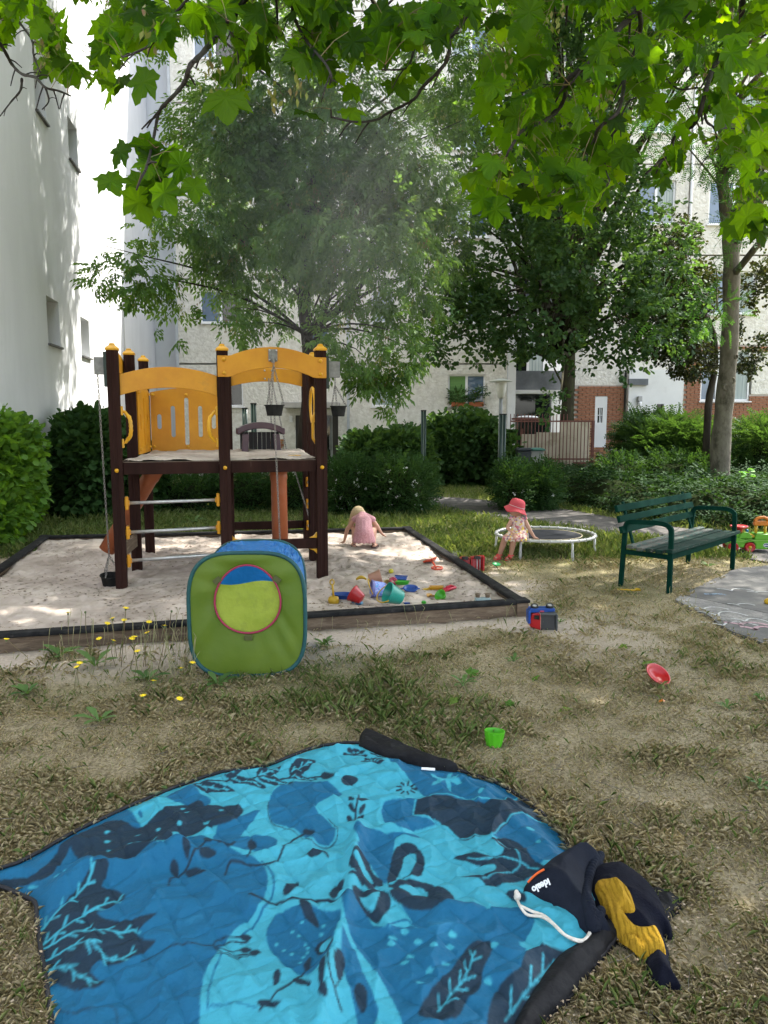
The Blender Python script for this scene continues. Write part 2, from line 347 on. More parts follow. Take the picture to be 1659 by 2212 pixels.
# ---------------------------------------------------------------- sandbox frame
rub = pm('black rubber edging', (0.010, 0.010, 0.011), (0.028, 0.028, 0.028), 14, 0.8, 0.2, 60, c3=(0.13, 0.115, 0.10), s3=5, t3=(0.6, 0.8), spec=0.08)
wood = pm('weathered brown plank', (0.085, 0.058, 0.036), (0.15, 0.105, 0.068), 6, 0.8, 0.5, 30, stretch=(1, 1, 6), c3=(0.20, 0.15, 0.10), s3=4)
sb = empty('sandbox_frame', (1.11, 6.11, 0), 'low plank frame with black rubber edging around the sandpit', 'sandbox frame')
for i in range(4):
    a = Vector((*SBX[i], 0)); b = Vector((*SBX[(i + 1) % 4], 0)); m = a.lerp(b, 0.5); d = (b - a).normalized(); nn = Vector((d.y, -d.x, 0))
    for k in range(2):
        p0, p1 = (a + d * .05, m - d * 0.003) if k == 0 else (m + d * 0.003, b - d * .05)
        obj('plank', MB().bar(p0 + Vector((0, 0, 0.035)), p1 + Vector((0, 0, 0.035)), 0.045, 0.13), wood, sb, bevel=0.004)
        obj('edging', MB().bar(p0 + Vector((0, 0, 0.119)) - nn * 0.004, p1 + Vector((0, 0, 0.119)) - nn * 0.004, 0.10, 0.036), rub, sb, bevel=0.012)
for p in SBX: obj('corner_post', MB().box((p[0], p[1], 0.04), (0.1, 0.1, 0.15), rz=0.2), wood, sb, bevel=0.005); obj('corner_cap', MB().box((p[0], p[1], 0.129), (0.12, 0.12, 0.026), rz=0.2), rub, sb, bevel=0.008)
# ---------------------------------------------------------------- concrete path and pad, slab by slab
conc = pm('worn concrete slab', (0.075, 0.073, 0.07), (0.12, 0.117, 0.11), 5, 0.9, 0.6, 60, c3=(0.18, 0.172, 0.162), s3=3, t3=(0.52, 0.7), bdist=0.006)
conc2 = pm('grey asphalt walk', (0.052, 0.049, 0.046), (0.085, 0.078, 0.074), 6, 0.95, 0.7, 90, c3=(0.12, 0.108, 0.098), s3=3, bdist=0.006)
conc3 = pm('pale broken concrete', (0.13, 0.126, 0.12), (0.21, 0.20, 0.19), 8, 0.95, 1, 50, c3=(0.28, 0.265, 0.25), s3=5, bdist=0.012)
def clip(poly, n, c):            # keep n.p <= c
    out = []
    for i in range(len(poly)):
        a, b = poly[i], poly[(i + 1) % len(poly)]; da = a[0] * n[0] + a[1] * n[1] - c; db = b[0] * n[0] + b[1] * n[1] - c
        if da <= 0: out.append(a)
        if da * db < 0: t = da / (da - db); out.append((a[0] + t * (b[0] - a[0]), a[1] + t * (b[1] - a[1])))
    return out
def sheet_from(poly, z, res=0.08, jit=0.05):
    xs_ = np.array([p[0] for p in poly]); ys_ = np.array([p[1] for p in poly])
    X, Y, F = grid(np.arange(xs_.min() - 0.1, xs_.max() + 0.1, res), np.arange(ys_.min() - 0.1, ys_.max() + 0.1, res))
    d = dpoly(X, Y, poly); ins = inpoly(X, Y, poly)
    k = (ins | (d < 0.015)); kf = k[F].all(1); return X, Y, F[kf], d, ins
def slabs(name, poly, cuts, th, mats, gap=0.006):
    root = None; parts = [poly]
    for (n, c) in cuts:
        nxt = []
        for q_ in parts:
            A = clip(q_, n, c - gap); B = clip(q_, (-n[0], -n[1]), -c - gap); nxt += [t for t in (A, B) if len(t) > 2]
        parts = nxt
    e = empty(name, (parts[0][0][0], parts[0][0][1], 0)); tag(e, kind='structure')
    for i, q_ in enumerate(parts):
        lo = smooth_loop([(p[0], p[1], 0) for p in q_], 1)
        mb = MB(); vs = [(p[0], p[1], float(gz(p[0], p[1])) + th) for p in lo]; mb.prism(vs, (0, 0, -0.08)); mb.f = [tuple(reversed(f)) for f in mb.f]
        obj('slab', mb, mats[i % len(mats)], e, fixn=True)
    return e
def line(p, q_):
    a, b = Vector(xy(G(*p))), Vector(xy(G(*q_))); d = (b - a).normalized(); n = (-d.y, d.x); return (n, n[0] * a.x + n[1] * a.y)
PATHd = [tuple(v)[:2] for v in smooth_loop([(x, y, 0) for x, y in PATH], 3)]
PADd = [(a[0] + (b[0] - a[0]) * t / 4, a[1] + (b[1] - a[1]) * t / 4) for a, b in zip(PAD, PAD[1:] + PAD[:1]) for t in range(4)]
PADd = [(x + 0.06 * (vnoise(np.float64(x * 7), np.float64(y * 7)) - 0.5), y + 0.06 * (vnoise(np.float64(x * 6 + 3), np.float64(y * 6)) - 0.5)) for x, y in PADd]
slabs('footpath', PATHd, [line((1105, 1090), (1000, 1115)), line((1240, 1104), (1130, 1142)), line((1350, 1124), (1290, 1160)), line((1500, 1120), (1400, 1190)), line((1680, 1140), (1540, 1215))], 0.012, [conc2, conc2, conc2])
slabs('paved_pad', PADd, [line((1459, 1285), (1659, 1329)), line((1459, 1332), (1659, 1357))], 0.016, [conc, conc3, conc])
ch = MB(); rc = random.Random(4)
def chalk(mb, p0, amp, ln, th=0.008, loops=1.5):
    o = G(*p0); pts_ = []
    for i in range(18):
        t = i / 17; pts_.append(Vector((o.x + ln * (t - .5) + 0.03 * math.sin(t * 6.28 * loops), o.y + amp * math.cos(t * 6.28 * loops), 0.018)))
    for a, b in zip(pts_[:-1], pts_[1:]):
        d = (b - a).normalized(); s = Vector((-d.y, d.x, 0)) * th; mb.add([a - s, b - s, b + s, a + s], [(0, 1, 2, 3)])
for p in (((1588, 1278), .05, .3), ((1560, 1330), .07, .35), ((1620, 1345), .06, .25), ((1575, 1352), .05, .4), ((1530, 1318), .04, .3), ((1640, 1283), .03, .2), ((1600, 1310), .03, .2)): chalk(ch, *p)
chm = pm('white chalk', (0.6, 0.6, 0.6), (0.35, 0.35, 0.35), 60, 1.0)
obj('chalk_scribble', ch, chm, bpy.data.objects['paved_pad'])
ch2 = MB(); chalk(ch2, (1610, 1352), .04, .3, .02); chalk(ch2, (1640, 1362), .05, .25, .02)
obj('chalk_scribble', ch2, pm('pink chalk', (0.5, 0.28, 0.33), (0.3, 0.25, 0.25), 40, 1.0), bpy.data.objects['paved_pad'])
ch3 = MB(); chalk(ch3, (1542, 1288), .02, .16, .02)
obj('chalk_scribble', ch3, pm('blue chalk', (0.2, 0.33, 0.5), (0.25, 0.27, 0.3), 40, 1.0), bpy.data.objects['paved_pad'])

# ================================================================ buildings
rough = pm('cream roughcast', (0.60, 0.57, 0.50), (0.76, 0.735, 0.67), 6.5, 0.95, 1.0, 12, c3=(0.50, 0.465, 0.40), s3=4.5, t3=(0.55, 0.75), bdist=0.04, detail=9)
joint = pm('grey joint strip', (0.44, 0.46, 0.48), (0.54, 0.56, 0.58), 4, 0.8)
render_ = pm('smooth white render', (0.50, 0.51, 0.525), (0.56, 0.57, 0.585), 0.9, 0.9, 0.35, 40, c3=(0.42, 0.43, 0.44), s3=0.35, t3=(0.5, 0.8), stretch=(1, 1, 0.35))
plinthm = pm('grey plinth render', (0.40, 0.40, 0.38), (0.52, 0.52, 0.49), 1.5, 0.9, 0.3, 40, c3=(0.25, 0.25, 0.23), s3=1.0)
whitef = pm('white window frame', (0.78, 0.78, 0.78), rough=0.4)
sillm = pm('metal sill', (0.35, 0.35, 0.34), rough=0.5); darksill = pm('dark tin sill', (0.07, 0.07, 0.07), rough=0.5)
glass, nt, P, o_ = newmat('dark window glass'); P.inputs['Base Color'].default_value = (0.012, 0.016, 0.016, 1); P.inputs['Roughness'].default_value = 0.04; P.inputs['Specular IOR Level'].default_value = 0.8
glassb, nt, P, o_ = newmat('sky lit window glass'); P.inputs['Base Color'].default_value = (0.10, 0.15, 0.22, 1); P.inputs['Roughness'].default_value = 0.03; P.inputs['Specular IOR Level'].default_value = 1.0  # reflected sky is put into the blue base colour
curt = pm('pale curtain behind glass', (0.22, 0.27, 0.26), (0.42, 0.47, 0.45), 2.5, 0.6, stretch=(9, 1, 0.15)); blindg = pm('green blind', (0.10, 0.22, 0.06), (0.17, 0.32, 0.1), 3, 0.6, stretch=(0.3, 1, 14))
FY = 26.6
# ---- far facade
fb = empty('apartment_building', (-1.5, FY, -0.42), 'cream roughcast apartment block with white windows across the back of the courtyard', 'building')
def hole_wall(name, x0, x1, z0, z1, y, th, holes, mat, parent):
    """upright wall with rectangular openings, as one mesh of butted pieces"""
    mb = MB(); xs_ = sorted({x0, x1, *[h for a in holes for h in (a[0], a[1]) if x0 < h < x1]}); zs_ = sorted({z0, z1, *[h for a in holes for h in (a[2], a[3]) if z0 < h < z1]})
    for i in range(len(xs_) - 1):
        run = None
        for j in range(len(zs_)):
            solid = j < len(zs_) - 1 and not any(a[0] < (xs_[i] + xs_[i + 1]) / 2 < a[1] and a[2] < (zs_[j] + zs_[j + 1]) / 2 < a[3] for a in holes)
            if solid and run is None: run = zs_[j]
            if not solid and run is not None: mb.box(((xs_[i] + xs_[i + 1]) / 2, y + th / 2, (run + zs_[j]) / 2), (xs_[i + 1] - xs_[i], th, zs_[j] - run)); run = None
    return obj(name, mb, mat, parent)
def window(x0, x1, z0, z1, y, parent, pane=None, split=0.5, sill=True, fw=0.055, sillmat=None, name='window'):
    f = MB(); d = 0.06; yy = y + 0.09
    f.box(((x0 + x1) / 2, yy, z1 - fw / 2), (x1 - x0, d, fw)); f.box(((x0 + x1) / 2, yy, z0 + fw / 2), (x1 - x0, d, fw))
    for q_ in (x0 + fw / 2, x1 - fw / 2): f.box((q_, yy, (z0 + z1) / 2), (fw, d, z1 - z0 - 2 * fw))
    if split: f.box((x0 + (x1 - x0) * split, yy, (z0 + z1) / 2), (fw * 1.5, d * 0.98, z1 - z0 - 2 * fw))
    wdw = obj(name, f, whitef, parent)
    xs_ = [x0 + fw, x0 + (x1 - x0) * split, x1 - fw] if split else [x0 + fw, x1 - fw]
    pane = pane if isinstance(pane, (list, tuple)) else [pane or glass] * 2
    for k in range(len(xs_) - 1): obj('pane', MB().box(((xs_[k] + xs_[k + 1]) / 2, yy + 0.012, (z0 + z1) / 2), (xs_[k + 1] - xs_[k], 0.012, z1 - z0 - 2 * fw)), pane[k % len(pane)], wdw)
    if sill: obj('sill', MB().box(((x0 + x1) / 2, y + 0.02, z0 - 0.03), (x1 - x0 + 0.1, 0.2, 0.035)), sillmat or whitef, wdw)
    return wdw
def wx(px, py=850): return W(px, py, FY).x
def wz(py, px=829): return W(px, py, FY).z
zs0, zt0 = wz(878), wz(809); FH = 2.8
cols = [(wx(437), wx(525), 0.5, glass), (wx(803), wx(851), 0, curt), (wx(968), wx(1048), 0.52, None)]
holes = []
for k in range(6):
    for ci, (a, b, s_, pn) in enumerate(cols): holes.append((a, b, zs0 + FH * k, zt0 + FH * k, ci, k))
DX0, DX1, DZ0, DZ1 = wx(637), wx(730), -0.42, wz(897)
for k in range(1, 6): holes.append((wx(655), wx(712), zs0 + FH * k + 0.5 - 1.2, zt0 + FH * k - 1.2, 9, k))
XL, XR = wx(386), wx(1100)
allh = [h[:4] for h in holes] + [(DX0, DX1, DZ0, DZ1)]
# panels of the facade with recessed grey joints between them
jx = [XL, wx(752), wx(1098)]; jz = [0.25] + [wz(786) + FH * k for k in range(7)]
obj('joint_backing', MB().box(((XL + XR) / 2, FY + 0.29, 9), (XR - XL, 0.1, 18.5)), joint, fb)
for i in range(2):
    for j in range(7):
        a, b, c_, d_ = jx[i] + 0.05, jx[i + 1] - 0.05, (jz[j] if j else 0.25) + 0.03, jz[j + 1] - 0.03 if j < 6 else 18
        if j >= 1 or True: hole_wall('facade_panel', a, b, c_, d_, FY, 0.24, allh, rough, fb)
for i, x_ in enumerate(jx): obj('joint_strip', MB().box((x_, FY + 0.1, 9), (0.085, 0.24, 18)), joint, fb)
hole_wall('base_wall', XL, XR, -0.6, 0.247, FY + 0.06, 0.2, [(DX0, DX1, -0.7, 0.3)], plinthm, fb)
obj('interior_wall', MB().box(((XL + XR) / 2, FY + 0.75, 9), (XR - XL, 0.1, 19)), pm('dim room', (0.05, 0.05, 0.045), rough=0.9), fb)  # dark backing: dimness of the rooms put into its colour
for (a, b, c_, d_, ci, k) in holes:
    if ci == 9: window(a, b, c_, d_, FY, fb, glassb, 0)
    elif ci == 2: w_ = window(a, b, c_, d_, FY, fb, [blindg, glassb] if k < 2 else [curt, glassb], 0.5, sillmat=sillm if k == 0 else None)
    elif ci == 1: window(a, b, c_, d_, FY, fb, curt if k != 2 else glassb, 0)
    else: window(a, b, c_, d_, FY, fb, glass if k == 0 else (curt if k == 2 else [glassb, glass]), 0.5)
# door under a concrete canopy
dm = pm('dark brown door', (0.03, 0.025, 0.02), rough=0.4)
dr = obj('door', MB().box(((DX0 * 0.45 + DX1 * 0.55), FY + 0.2, (DZ0 + DZ1) / 2), ((DX1 - DX0) * 0.5, 0.05, DZ1 - DZ0)), glass, fb)
obj('door_frame', MB().box((DX0 + 0.1, FY + 0.16, (DZ0 + DZ1) / 2), (0.2, 0.08, DZ1 - DZ0)).box((DX1 - 0.1, FY + 0.16, (DZ0 + DZ1) / 2), (0.2, 0.08, DZ1 - DZ0)), dm, fb)
obj('handle', MB().tube([(DX1 - 0.3, FY + 0.12, 0.5), (DX1 - 0.3, FY + 0.12, 1.0)], 0.015), sillm, dr)
obj('door_canopy', MB().box((wx(675), FY - 0.5, wz(876)), (wx(734) - wx(615), 1.1, 0.2)), pm('grey concrete canopy', (0.3, 0.29, 0.27), (0.42, 0.4, 0.37), 3, 0.9, 0.4, 20), fb, bevel=0.02)
obj('door_light', MB().box((wx(628), FY - 0.05, wz(905)), (0.1, 0.1, 0.22)), whitef, fb, bevel=0.02)
obj('roof', MB().box(((XL + XR) / 2, FY + 3, 18.6), (XR - XL + 0.4, 7, 0.25)), sillm, fb)
# brick courses low on the facade, brick by brick
bcols = [(0.30, 0.145, 0.06), (0.24, 0.10, 0.05), (0.35, 0.20, 0.09), (0.17, 0.075, 0.045), (0.33, 0.165, 0.07)]
bmats = [pm('clinker brick %s' % n_, c_, tuple(q_ * 1.25 for q_ in c_), 20, 0.7, 0.3, 40) for n_, c_ in zip(('orange', 'red', 'ochre', 'brown', 'amber'), bcols)]
mortar = pm('mortar', (0.42, 0.38, 0.33), rough=0.95)
brickme = {}
BW, BH = 0.252, 0.080
for i, m_ in enumerate(bmats):
    me = bpy.data.meshes.new('brick'); b_ = MB().box((0, 0, 0), (BW - 0.014, 0.06, BH - 0.013)); me.from_pydata(b_.v, [], b_.f); me.materials.append(m_); brickme[i] = me
rb = random.Random(5)
def bricks(parent, x0, x1, z0, z1, y, skip=(), limit=300):
    """bricks as parts; those past the limit joined into one part"""
    obj('mortar_bed', hb(x0, x1, z0, z1, y, skip), mortar, parent); n = 0; rest = MB(); j = 0; z = z0 + BH / 2
    while z < z1 - 0.02:
        x = x0 + (BW / 2 if j % 2 else 0)
        while x < x1 - 0.02:
            a, b = max(x, x0), min(x + BW, x1)
            for s in skip:               # cut at an opening
                if s[2] - 0.03 < z < s[3] + 0.03:
                    if a < s[0] < b: b = s[0]
                    elif a < s[1] < b: a = s[1]
            if b - a > 0.05 and not any(s[0] - 0.001 < (a + b) / 2 < s[1] + 0.001 and s[2] - 0.03 < z < s[3] + 0.03 for s in skip):
                k = rb.randrange(5); dy = rb.uniform(-0.004, 0.004)
                if n < limit:
                    o = put('brick', bpy.data.objects.new('brick', brickme[k]), parent, ((a + b) / 2, y - 0.015 + dy, z)); o.scale.x = (b - a - 0.014) / (BW - 0.014)
                else: rest.box(((a + b) / 2, y - 0.015 + dy, z), (b - a - 0.014, 0.06, BH - 0.013))
                n += 1
            x += BW
        z += BH; j += 1
    if rest.v: tag(obj('brickwork', rest, bmats[1], parent), kind='stuff')
    return n
def hb(x0, x1, z0, z1, y, skip):
    mb = MB(); o = hole_wall('tmp', x0, x1, z0, z1, y, 0.2, skip, mortar, None); mb.v = [tuple(v.co) for v in o.data.vertices]; mb.f = [tuple(p.vertices) for p in o.data.polygons]; bpy.data.objects.remove(o); return mb
bricks(fb, wx(925), XR - 0.06, -0.42, 0.24, FY - 0.01, limit=90)
bricks(fb, wx(577), wx(612), -0.42, wz(948), FY - 0.03, limit=50)
# flower boxes under window B
terra = pm('terracotta plastic', (0.40, 0.12, 0.05), rough=0.6)
FBX = []
for (a, b) in ((975, 1005), (1013, 1044)):
    o = tag(obj('flower_box', MB().box(((wx(a) + wx(b)) / 2, FY - 0.06, zs0 + 0.07), (wx(b) - wx(a), 0.17, 0.15)), terra, None, bevel=0.01), 'terracotta flower box on the %s half of the ground floor sill' % ('left' if a < 1000 else 'right'), 'flower box', 'flower boxes on the window sill'); FBX.append((wx(a), wx(b)))
# ---- recessed loggia tower between facade and brick wing
tw = empty('loggia_tower', (wx(1150), FY, -0.42), 'recessed grey loggia bay with dark balcony bands beside the brick wing', 'building')
greyp = pm('grey balcony panel', (0.10, 0.11, 0.12), (0.15, 0.16, 0.17), 3, 0.6); whitew = pm('white painted wall', (0.66, 0.66, 0.64), (0.72, 0.72, 0.70), 1.2, 0.85, 0.2, 30, c3=(0.5, 0.49, 0.45), s3=0.7, t3=(0.55, 0.8))
x0, x1 = wx(1102), wx(1243)
obj('side_pier', MB().box((wx(1104), FY + 0.2, 9), (0.26, 0.7, 19)), whitew, tw)
obj('back_wall', MB().box(((x0 + x1) / 2, FY + 1.6, 9), (x1 - x0, 0.2, 19)), whitew, tw)
obj('floor_beam', MB().box(((x0 + x1) / 2 + 0.1, FY + 0.3, wz(846)), (x1 - x0 - 0.22, 0.6, 0.12)), whitew, tw)
for k in range(6):
    zc = wz(822) + FH * k
    bb = obj('balcony', MB().box(((x0 + x1) / 2 + 0.1, FY + 0.28, zc), (x1 - x0 - 0.24, 0.1, 0.68)), greyp, tw)
    obj('balcony_floor', MB().box(((x0 + x1) / 2 + 0.1, FY + 0.9, zc - 0.3), (x1 - x0 - 0.24, 1.1, 0.1)), greyp, tw)
    window(x0 + 0.25, x0 + 1.45, zc + 0.35, zc + 1.6, FY + 1.4, tw, [glass, curt])
obj('dark_opening', MB().box(((wx(1120) + wx(1208)) / 2, FY + 1.2, 1.0), (wx(1208) - wx(1120), 0.05, 2.85)), glass, tw)  # dark panel standing in for the shade of the open passage
# ---- brick wing
WYY = 25.6
def bx(px, py=870): return W(px, py, WYY).x
def bz(py): return W(1450, py, WYY).z
bw = empty('brick_wing', (bx(1450), WYY, -0.42), 'right-hand wing with orange clinker brick, white panels and cream roughcast above', 'building')
b0, b1, b2, b3, b4 = bx(1240), bx(1347), bx(1352), bx(1467), bx(1790)
pan = (bx(1285), bx(1311), bz(966), bz(857))
n1 = bricks(bw, b0, b1, -0.42, bz(832), WYY, [pan], 150)
pw = hole_wall('white_panel', pan[0], pan[1], pan[2], pan[3], WYY - 0.04, 0.1, [(bx(1291), bx(1302), bz(913), bz(881))], whitew, bw)
ww = obj('window', MB().box((bx(1296.5), WYY + 0.03, bz(897)), (bx(1302) - bx(1291), 0.03, bz(881) - bz(913))), glass, bw)
obj('window_bars', MB().bar((bx(1291), WYY, bz(897)), (bx(1302), WYY, bz(897)), 0.02, 0.02).bar((bx(1296), WYY, bz(881)), (bx(1296), WYY, bz(913)), 0.02, 0.02, (0, 1, 0)).bar((bx(1299), WYY, bz(881)), (bx(1299), WYY, bz(913)), 0.02, 0.02, (0, 1, 0)), whitef, ww)
hole_wall('white_wall', b2, b3, -0.42, bz(800), WYY - 0.25, 0.3, [(bx(1413), bx(1429), bz(898), bz(873))], whitew, bw)
obj('window', MB().box((bx(1421), WYY - 0.1, bz(885)), (bx(1429) - bx(1413), 0.03, 0.42)), glass, bw)
obj('lintel_beam', MB().box((bx(1370), WYY - 0.3, bz(826)), (0.62, 0.14, 0.2)), greyp, bw)
wl = obj('wall_lamp', MB().box((bx(1375), WYY - 0.32, bz(862)), (0.14, 0.12, 0.18)), sillm, bw, bevel=0.02)
obj('lamp_glass', MB().lathe([(0.05, -0.12), (0.06, -0.04), (0.05, 0)], (bx(1375), WYY - 0.34, bz(868)), n=10), whitef, wl)
obj('downpipe', MB().tube([(bx(1469), WYY - 0.14, -0.4), (bx(1469), WYY - 0.14, 17)], 0.045, 8), whitef, bw, smooth=True)
win = (bx(1511), bx(1617), bz(866), bz(756))
up = (bx(1560), b4, bz(852), bz(762))
n2 = bricks(bw, bx(1473), b4, -0.42, bz(746), WYY, [win, up], 300 - 150)
window(win[0], win[1], win[2], win[3], WYY - 0.03, bw, [glassb, curt], 0.34)
obj('roughcast_panel', MB().box(((win[1] + b4) / 2 + 0.03, WYY + 0.09, (up[2] + up[3]) / 2), (b4 - win[1] - 0.06, 0.22, up[3] - up[2])), rough, bw)
hs = []
for k in range(1, 6):
    for a, b in ((1360, 1440), (1510, 1617)): hs.append((bx(a), bx(b), bz(866) + FH * k, bz(776) + FH * k))
mids = [bz(746) + 0.02 + FH * k for k in range(6)]; 
for j in range(6):
    lo = bz(832) + 0.02 if j == 0 else mids[j] + 0.05
    if j == 0:
        hole_wall('facade_panel', b0, b3, bz(800), mids[1], WYY, 0.24, hs, rough, bw); hole_wall('facade_panel', b0, b1, bz(832) + .002, bz(800) - 0.004, WYY + 0.002, 0.24, [], rough, bw); hole_wall('facade_panel', b3 + 0.06, b4, bz(746) + 0.02, mids[1], WYY, 0.24, hs, rough, bw)
    else:
        hole_wall('facade_panel', b0, b3, lo, mids[j] + FH, WYY, 0.24, hs, rough, bw); hole_wall('facade_panel', b3 + 0.06, b4, lo, mids[j] + FH, WYY, 0.24, hs, rough, bw)
for h in hs: window(h[0], h[1], h[2], h[3], WYY, bw, [glassb, curt], 0.5)
obj('interior_wall', MB().box(((b0 + b4) / 2, WYY + 0.6, 8.5), (b4 - b0, 0.1, 18)), joint, bw)
# ---- white gable building on the left
WD = Vector((-0.165, 1, 0)).normalized(); WN = Vector((WD.y, -WD.x, 0)); WO = Vector((-3.402, 0, 0))
def WLs(px, py):                 # where along the wall and how high a photograph point lies
    d = ray(px, py); t = (WO - Vector((0, 0, EYE))).dot(WN) / d.dot(WN); p = Vector((0, 0, EYE)) + d * t
    return (p - WO).dot(WD), p.z
lw = empty('gable_building', (WO + WD * 12)[:], 'tall smooth white gable wall with small recessed windows on the left side', 'building')
lh = []
def Lh(xa, xb, yt, yb):
    s0, _ = WLs(xa, (yt + yb) / 2); s1, _ = WLs(xb, (yt + yb) / 2); _, z1_ = WLs(xa, yt); _, z0_ = WLs(xa, yb); lh.append((s0, s1, z0_, z1_))
Lh(102, 128, 639, 740); Lh(175, 193, 684, 767); Lh(147, 166, 251, 338)
a_, b_, c_, d_ = lh[2]; zz_, zt_ = WLs(75, 233)[1], 0
s0, s1 = WLs(75, 200)[0], WLs(97, 200)[0]; lh.append((s0, s1, zz_, zz_ + 0.85))
def wallbox(mb, s0, s1, z0, z1, off0, off1):
    P4 = [WO + WD * s0 + WN * off0, WO + WD * s1 + WN * off0, WO + WD * s1 + WN * off1, WO + WD * s0 + WN * off1]
    mb.prism([Vector((p.x, p.y, z0)) for p in P4], (0, 0, z1 - z0)); return mb
def wall_holes(s0, s1, z0, z1, holes_, off0, off1):
    mb = MB(); ss = sorted({s0, s1, *[h for a in holes_ for h in a[:2]]}); zs_ = sorted({z0, z1, *[h for a in holes_ for h in a[2:4]]})
    for i in range(len(ss) - 1):
        run = None
        for j in range(len(zs_)):
            solid = j < len(zs_) - 1 and not any(a[0] < (ss[i] + ss[i + 1]) / 2 < a[1] and a[2] < (zs_[j] + zs_[j + 1]) / 2 < a[3] for a in holes_)
            if solid and run is None: run = zs_[j]
            if not solid and run is not None: wallbox(mb, ss[i], ss[i + 1], run, zs_[j], off0, off1); run = None
    return mb
SE = WLs(330, 600)[0]
obj('wall', wall_holes(2, SE, 0.86, 18, lh, 0, -0.45), render_, lw, fixn=True)
obj('plinth', wallbox(MB(), 2, SE - 0.1, -0.6, 0.857, -0.09, -0.45), plinthm, lw, fixn=True)
for h in lh:
    w_ = obj('window', wallbox(MB(), h[0], h[1], h[2], h[3], -0.36, -0.40), whitef, lw, fixn=True)
    obj('pane', wallbox(MB(), h[0] + 0.07, h[1] - 0.07, h[2] + 0.07, h[3] - 0.07, -0.352, -0.36), glass, w_, fixn=True)
    obj('sill', wallbox(MB(), h[0] - 0.03, h[1] + 0.03, h[2] - 0.035, h[2] - 0.003, 0.05, -0.34), darksill, w_, fixn=True)
q0 = WO + WD * SE
obj('end_wall', MB().box((q0.x - 2.2, q0.y + 0.22, 8.8), (4.2, 0.3, 18.6)), render_, lw)
s_, _ = WLs(263, 650); pz = WO + WD * s_ + WN * 0.03
obj('lightning_rod', MB().tube([(pz.x, pz.y, 0.9), (pz.x, pz.y, 17)], 0.012, 6), sillm, lw)
obj('roof', wallbox(MB(), 2, SE, 18, 18.3, 0.3, -7), sillm, lw, fixn=True)
# light grey return wall between the gable and the far facade
tag(obj('stair_tower', MB().box(((W(322, 600, 27.2).x + XL) / 2, 27.2, 9), (XL - W(322, 600, 27.2).x, 0.6, 19)), pm('pale grey render', (0.55, 0.56, 0.58), (0.62, 0.63, 0.65), 0.6, 0.9, 0.2, 40)), 'narrow pale grey strip of wall in the corner between gable wall and far facade', 'building')
# ================================================================ playhouse
brown = pm('dark red-brown plastic lumber', (0.017, 0.0065, 0.005), (0.030, 0.012, 0.009), 9, 0.75, 0.25, 50, stretch=(1, 1, 0.15), c3=(0.09, 0.06, 0.045), s3=9, t3=(0.66, 0.72), spec=0.12)
yel = pm('yellow sheet plastic', (0.50, 0.205, 0.003), (0.58, 0.26, 0.005), 5, 0.45, 0.12, 30, c3=(0.30, 0.15, 0.03), s3=3.5, t3=(0.56, 0.78))
yelc = pm('yellow cap plastic', (0.58, 0.28, 0.008), (0.66, 0.34, 0.012), 10, 0.4, c3=(0.5, 0.27, 0.03), s3=8)
orng = pm('orange-brown drain pipe', (0.32, 0.085, 0.03), (0.38, 0.115, 0.045), 4, 0.5, 0.1, 20, c3=(0.36, 0.14, 0.08), s3=5, t3=(0.5, 0.8))
steel = pm('galvanised steel', (0.42, 0.42, 0.42), (0.55, 0.55, 0.55), 30, 0.45, metal=0.8); boxst = pm('grey mounting plate', (0.16, 0.16, 0.155), (0.24, 0.24, 0.235), 20, 0.6, metal=0.3)
chainm = pm('dark chain steel', (0.16, 0.15, 0.14), (0.28, 0.26, 0.24), 40, 0.5, metal=0.6); blackr = pm('black rubber bucket', (0.010, 0.010, 0.010), (0.022, 0.022, 0.021), 20, 0.7, spec=0.1)
PF = {'F1': (-2.39, 6.89), 'F2': (-1.475, 7.13), 'F3': (-0.60, 7.36), 'B1': (-2.475, 7.60), 'C1': (-2.60, 8.45), 'R1': (-0.74, 8.05), 'R2': (-0.88, 8.83), 'M': (-1.75, 8.66)}
ph = empty('play_tower', (-2.39, 6.89, 0), 'dark brown playground tower with yellow arches, deck and rungs in the sandpit', 'playhouse')
TOP = {'F1': 2.185, 'F2': 2.2, 'F3': 2.22, 'B1': 2.2, 'C1': 2.2, 'R1': 2.2, 'R2': 2.2, 'M': 2.2}
uF = (Vector((*PF['F3'], 0)) - Vector((*PF['F1'], 0))).normalized(); vF = Vector((-uF.y, uF.x, 0)); RZ = math.atan2(uF.y, uF.x)
def V3(k, z=0): return Vector((*PF[k], z))
for k, (x, y) in PF.items():
    w = 0.1; mb = MB(); pf = []
    for sx, sy in ((-1, -1), (1, -1), (1, 1), (-1, 1)):  # a post with a shallow groove down each face
        pass
    for i, (ax, ay) in enumerate(((1, 0), (0, 1), (-1, 0), (0, -1))):
        bx_, by_ = -ay, ax
        for t, o in ((-0.05, 0.05), (-0.016, 0.05), (-0.010, 0.044), (0.010, 0.044), (0.016, 0.05)): pf.append((ax * o + bx_ * t, ay * o + by_ * t))
    c, s_ = math.cos(RZ), math.sin(RZ)
    mb.prism([Vector((x + c * a - s_ * b, y + s_ * a + c * b, -0.02)) for a, b in pf], (0, 0, TOP[k] + 0.02))
    po = obj('post', mb, brown, ph, bevel=0.003, fixn=True)
    cp = MB(); M_ = Matrix.Rotation(RZ + math.pi / 4, 3, 'Z'); q2 = 2 ** 0.5
    cp.lathe([(0.056 * q2, 0), (0.058 * q2, 0.018), (0.040 * q2, 0.034), (0.026 * q2, 0.045), (0.022 * q2, 0.06), (0.004, 0.066)], (x, y, TOP[k]), M_, n=4)
    obj('cap', cp, yelc, po, bevel=0.004)
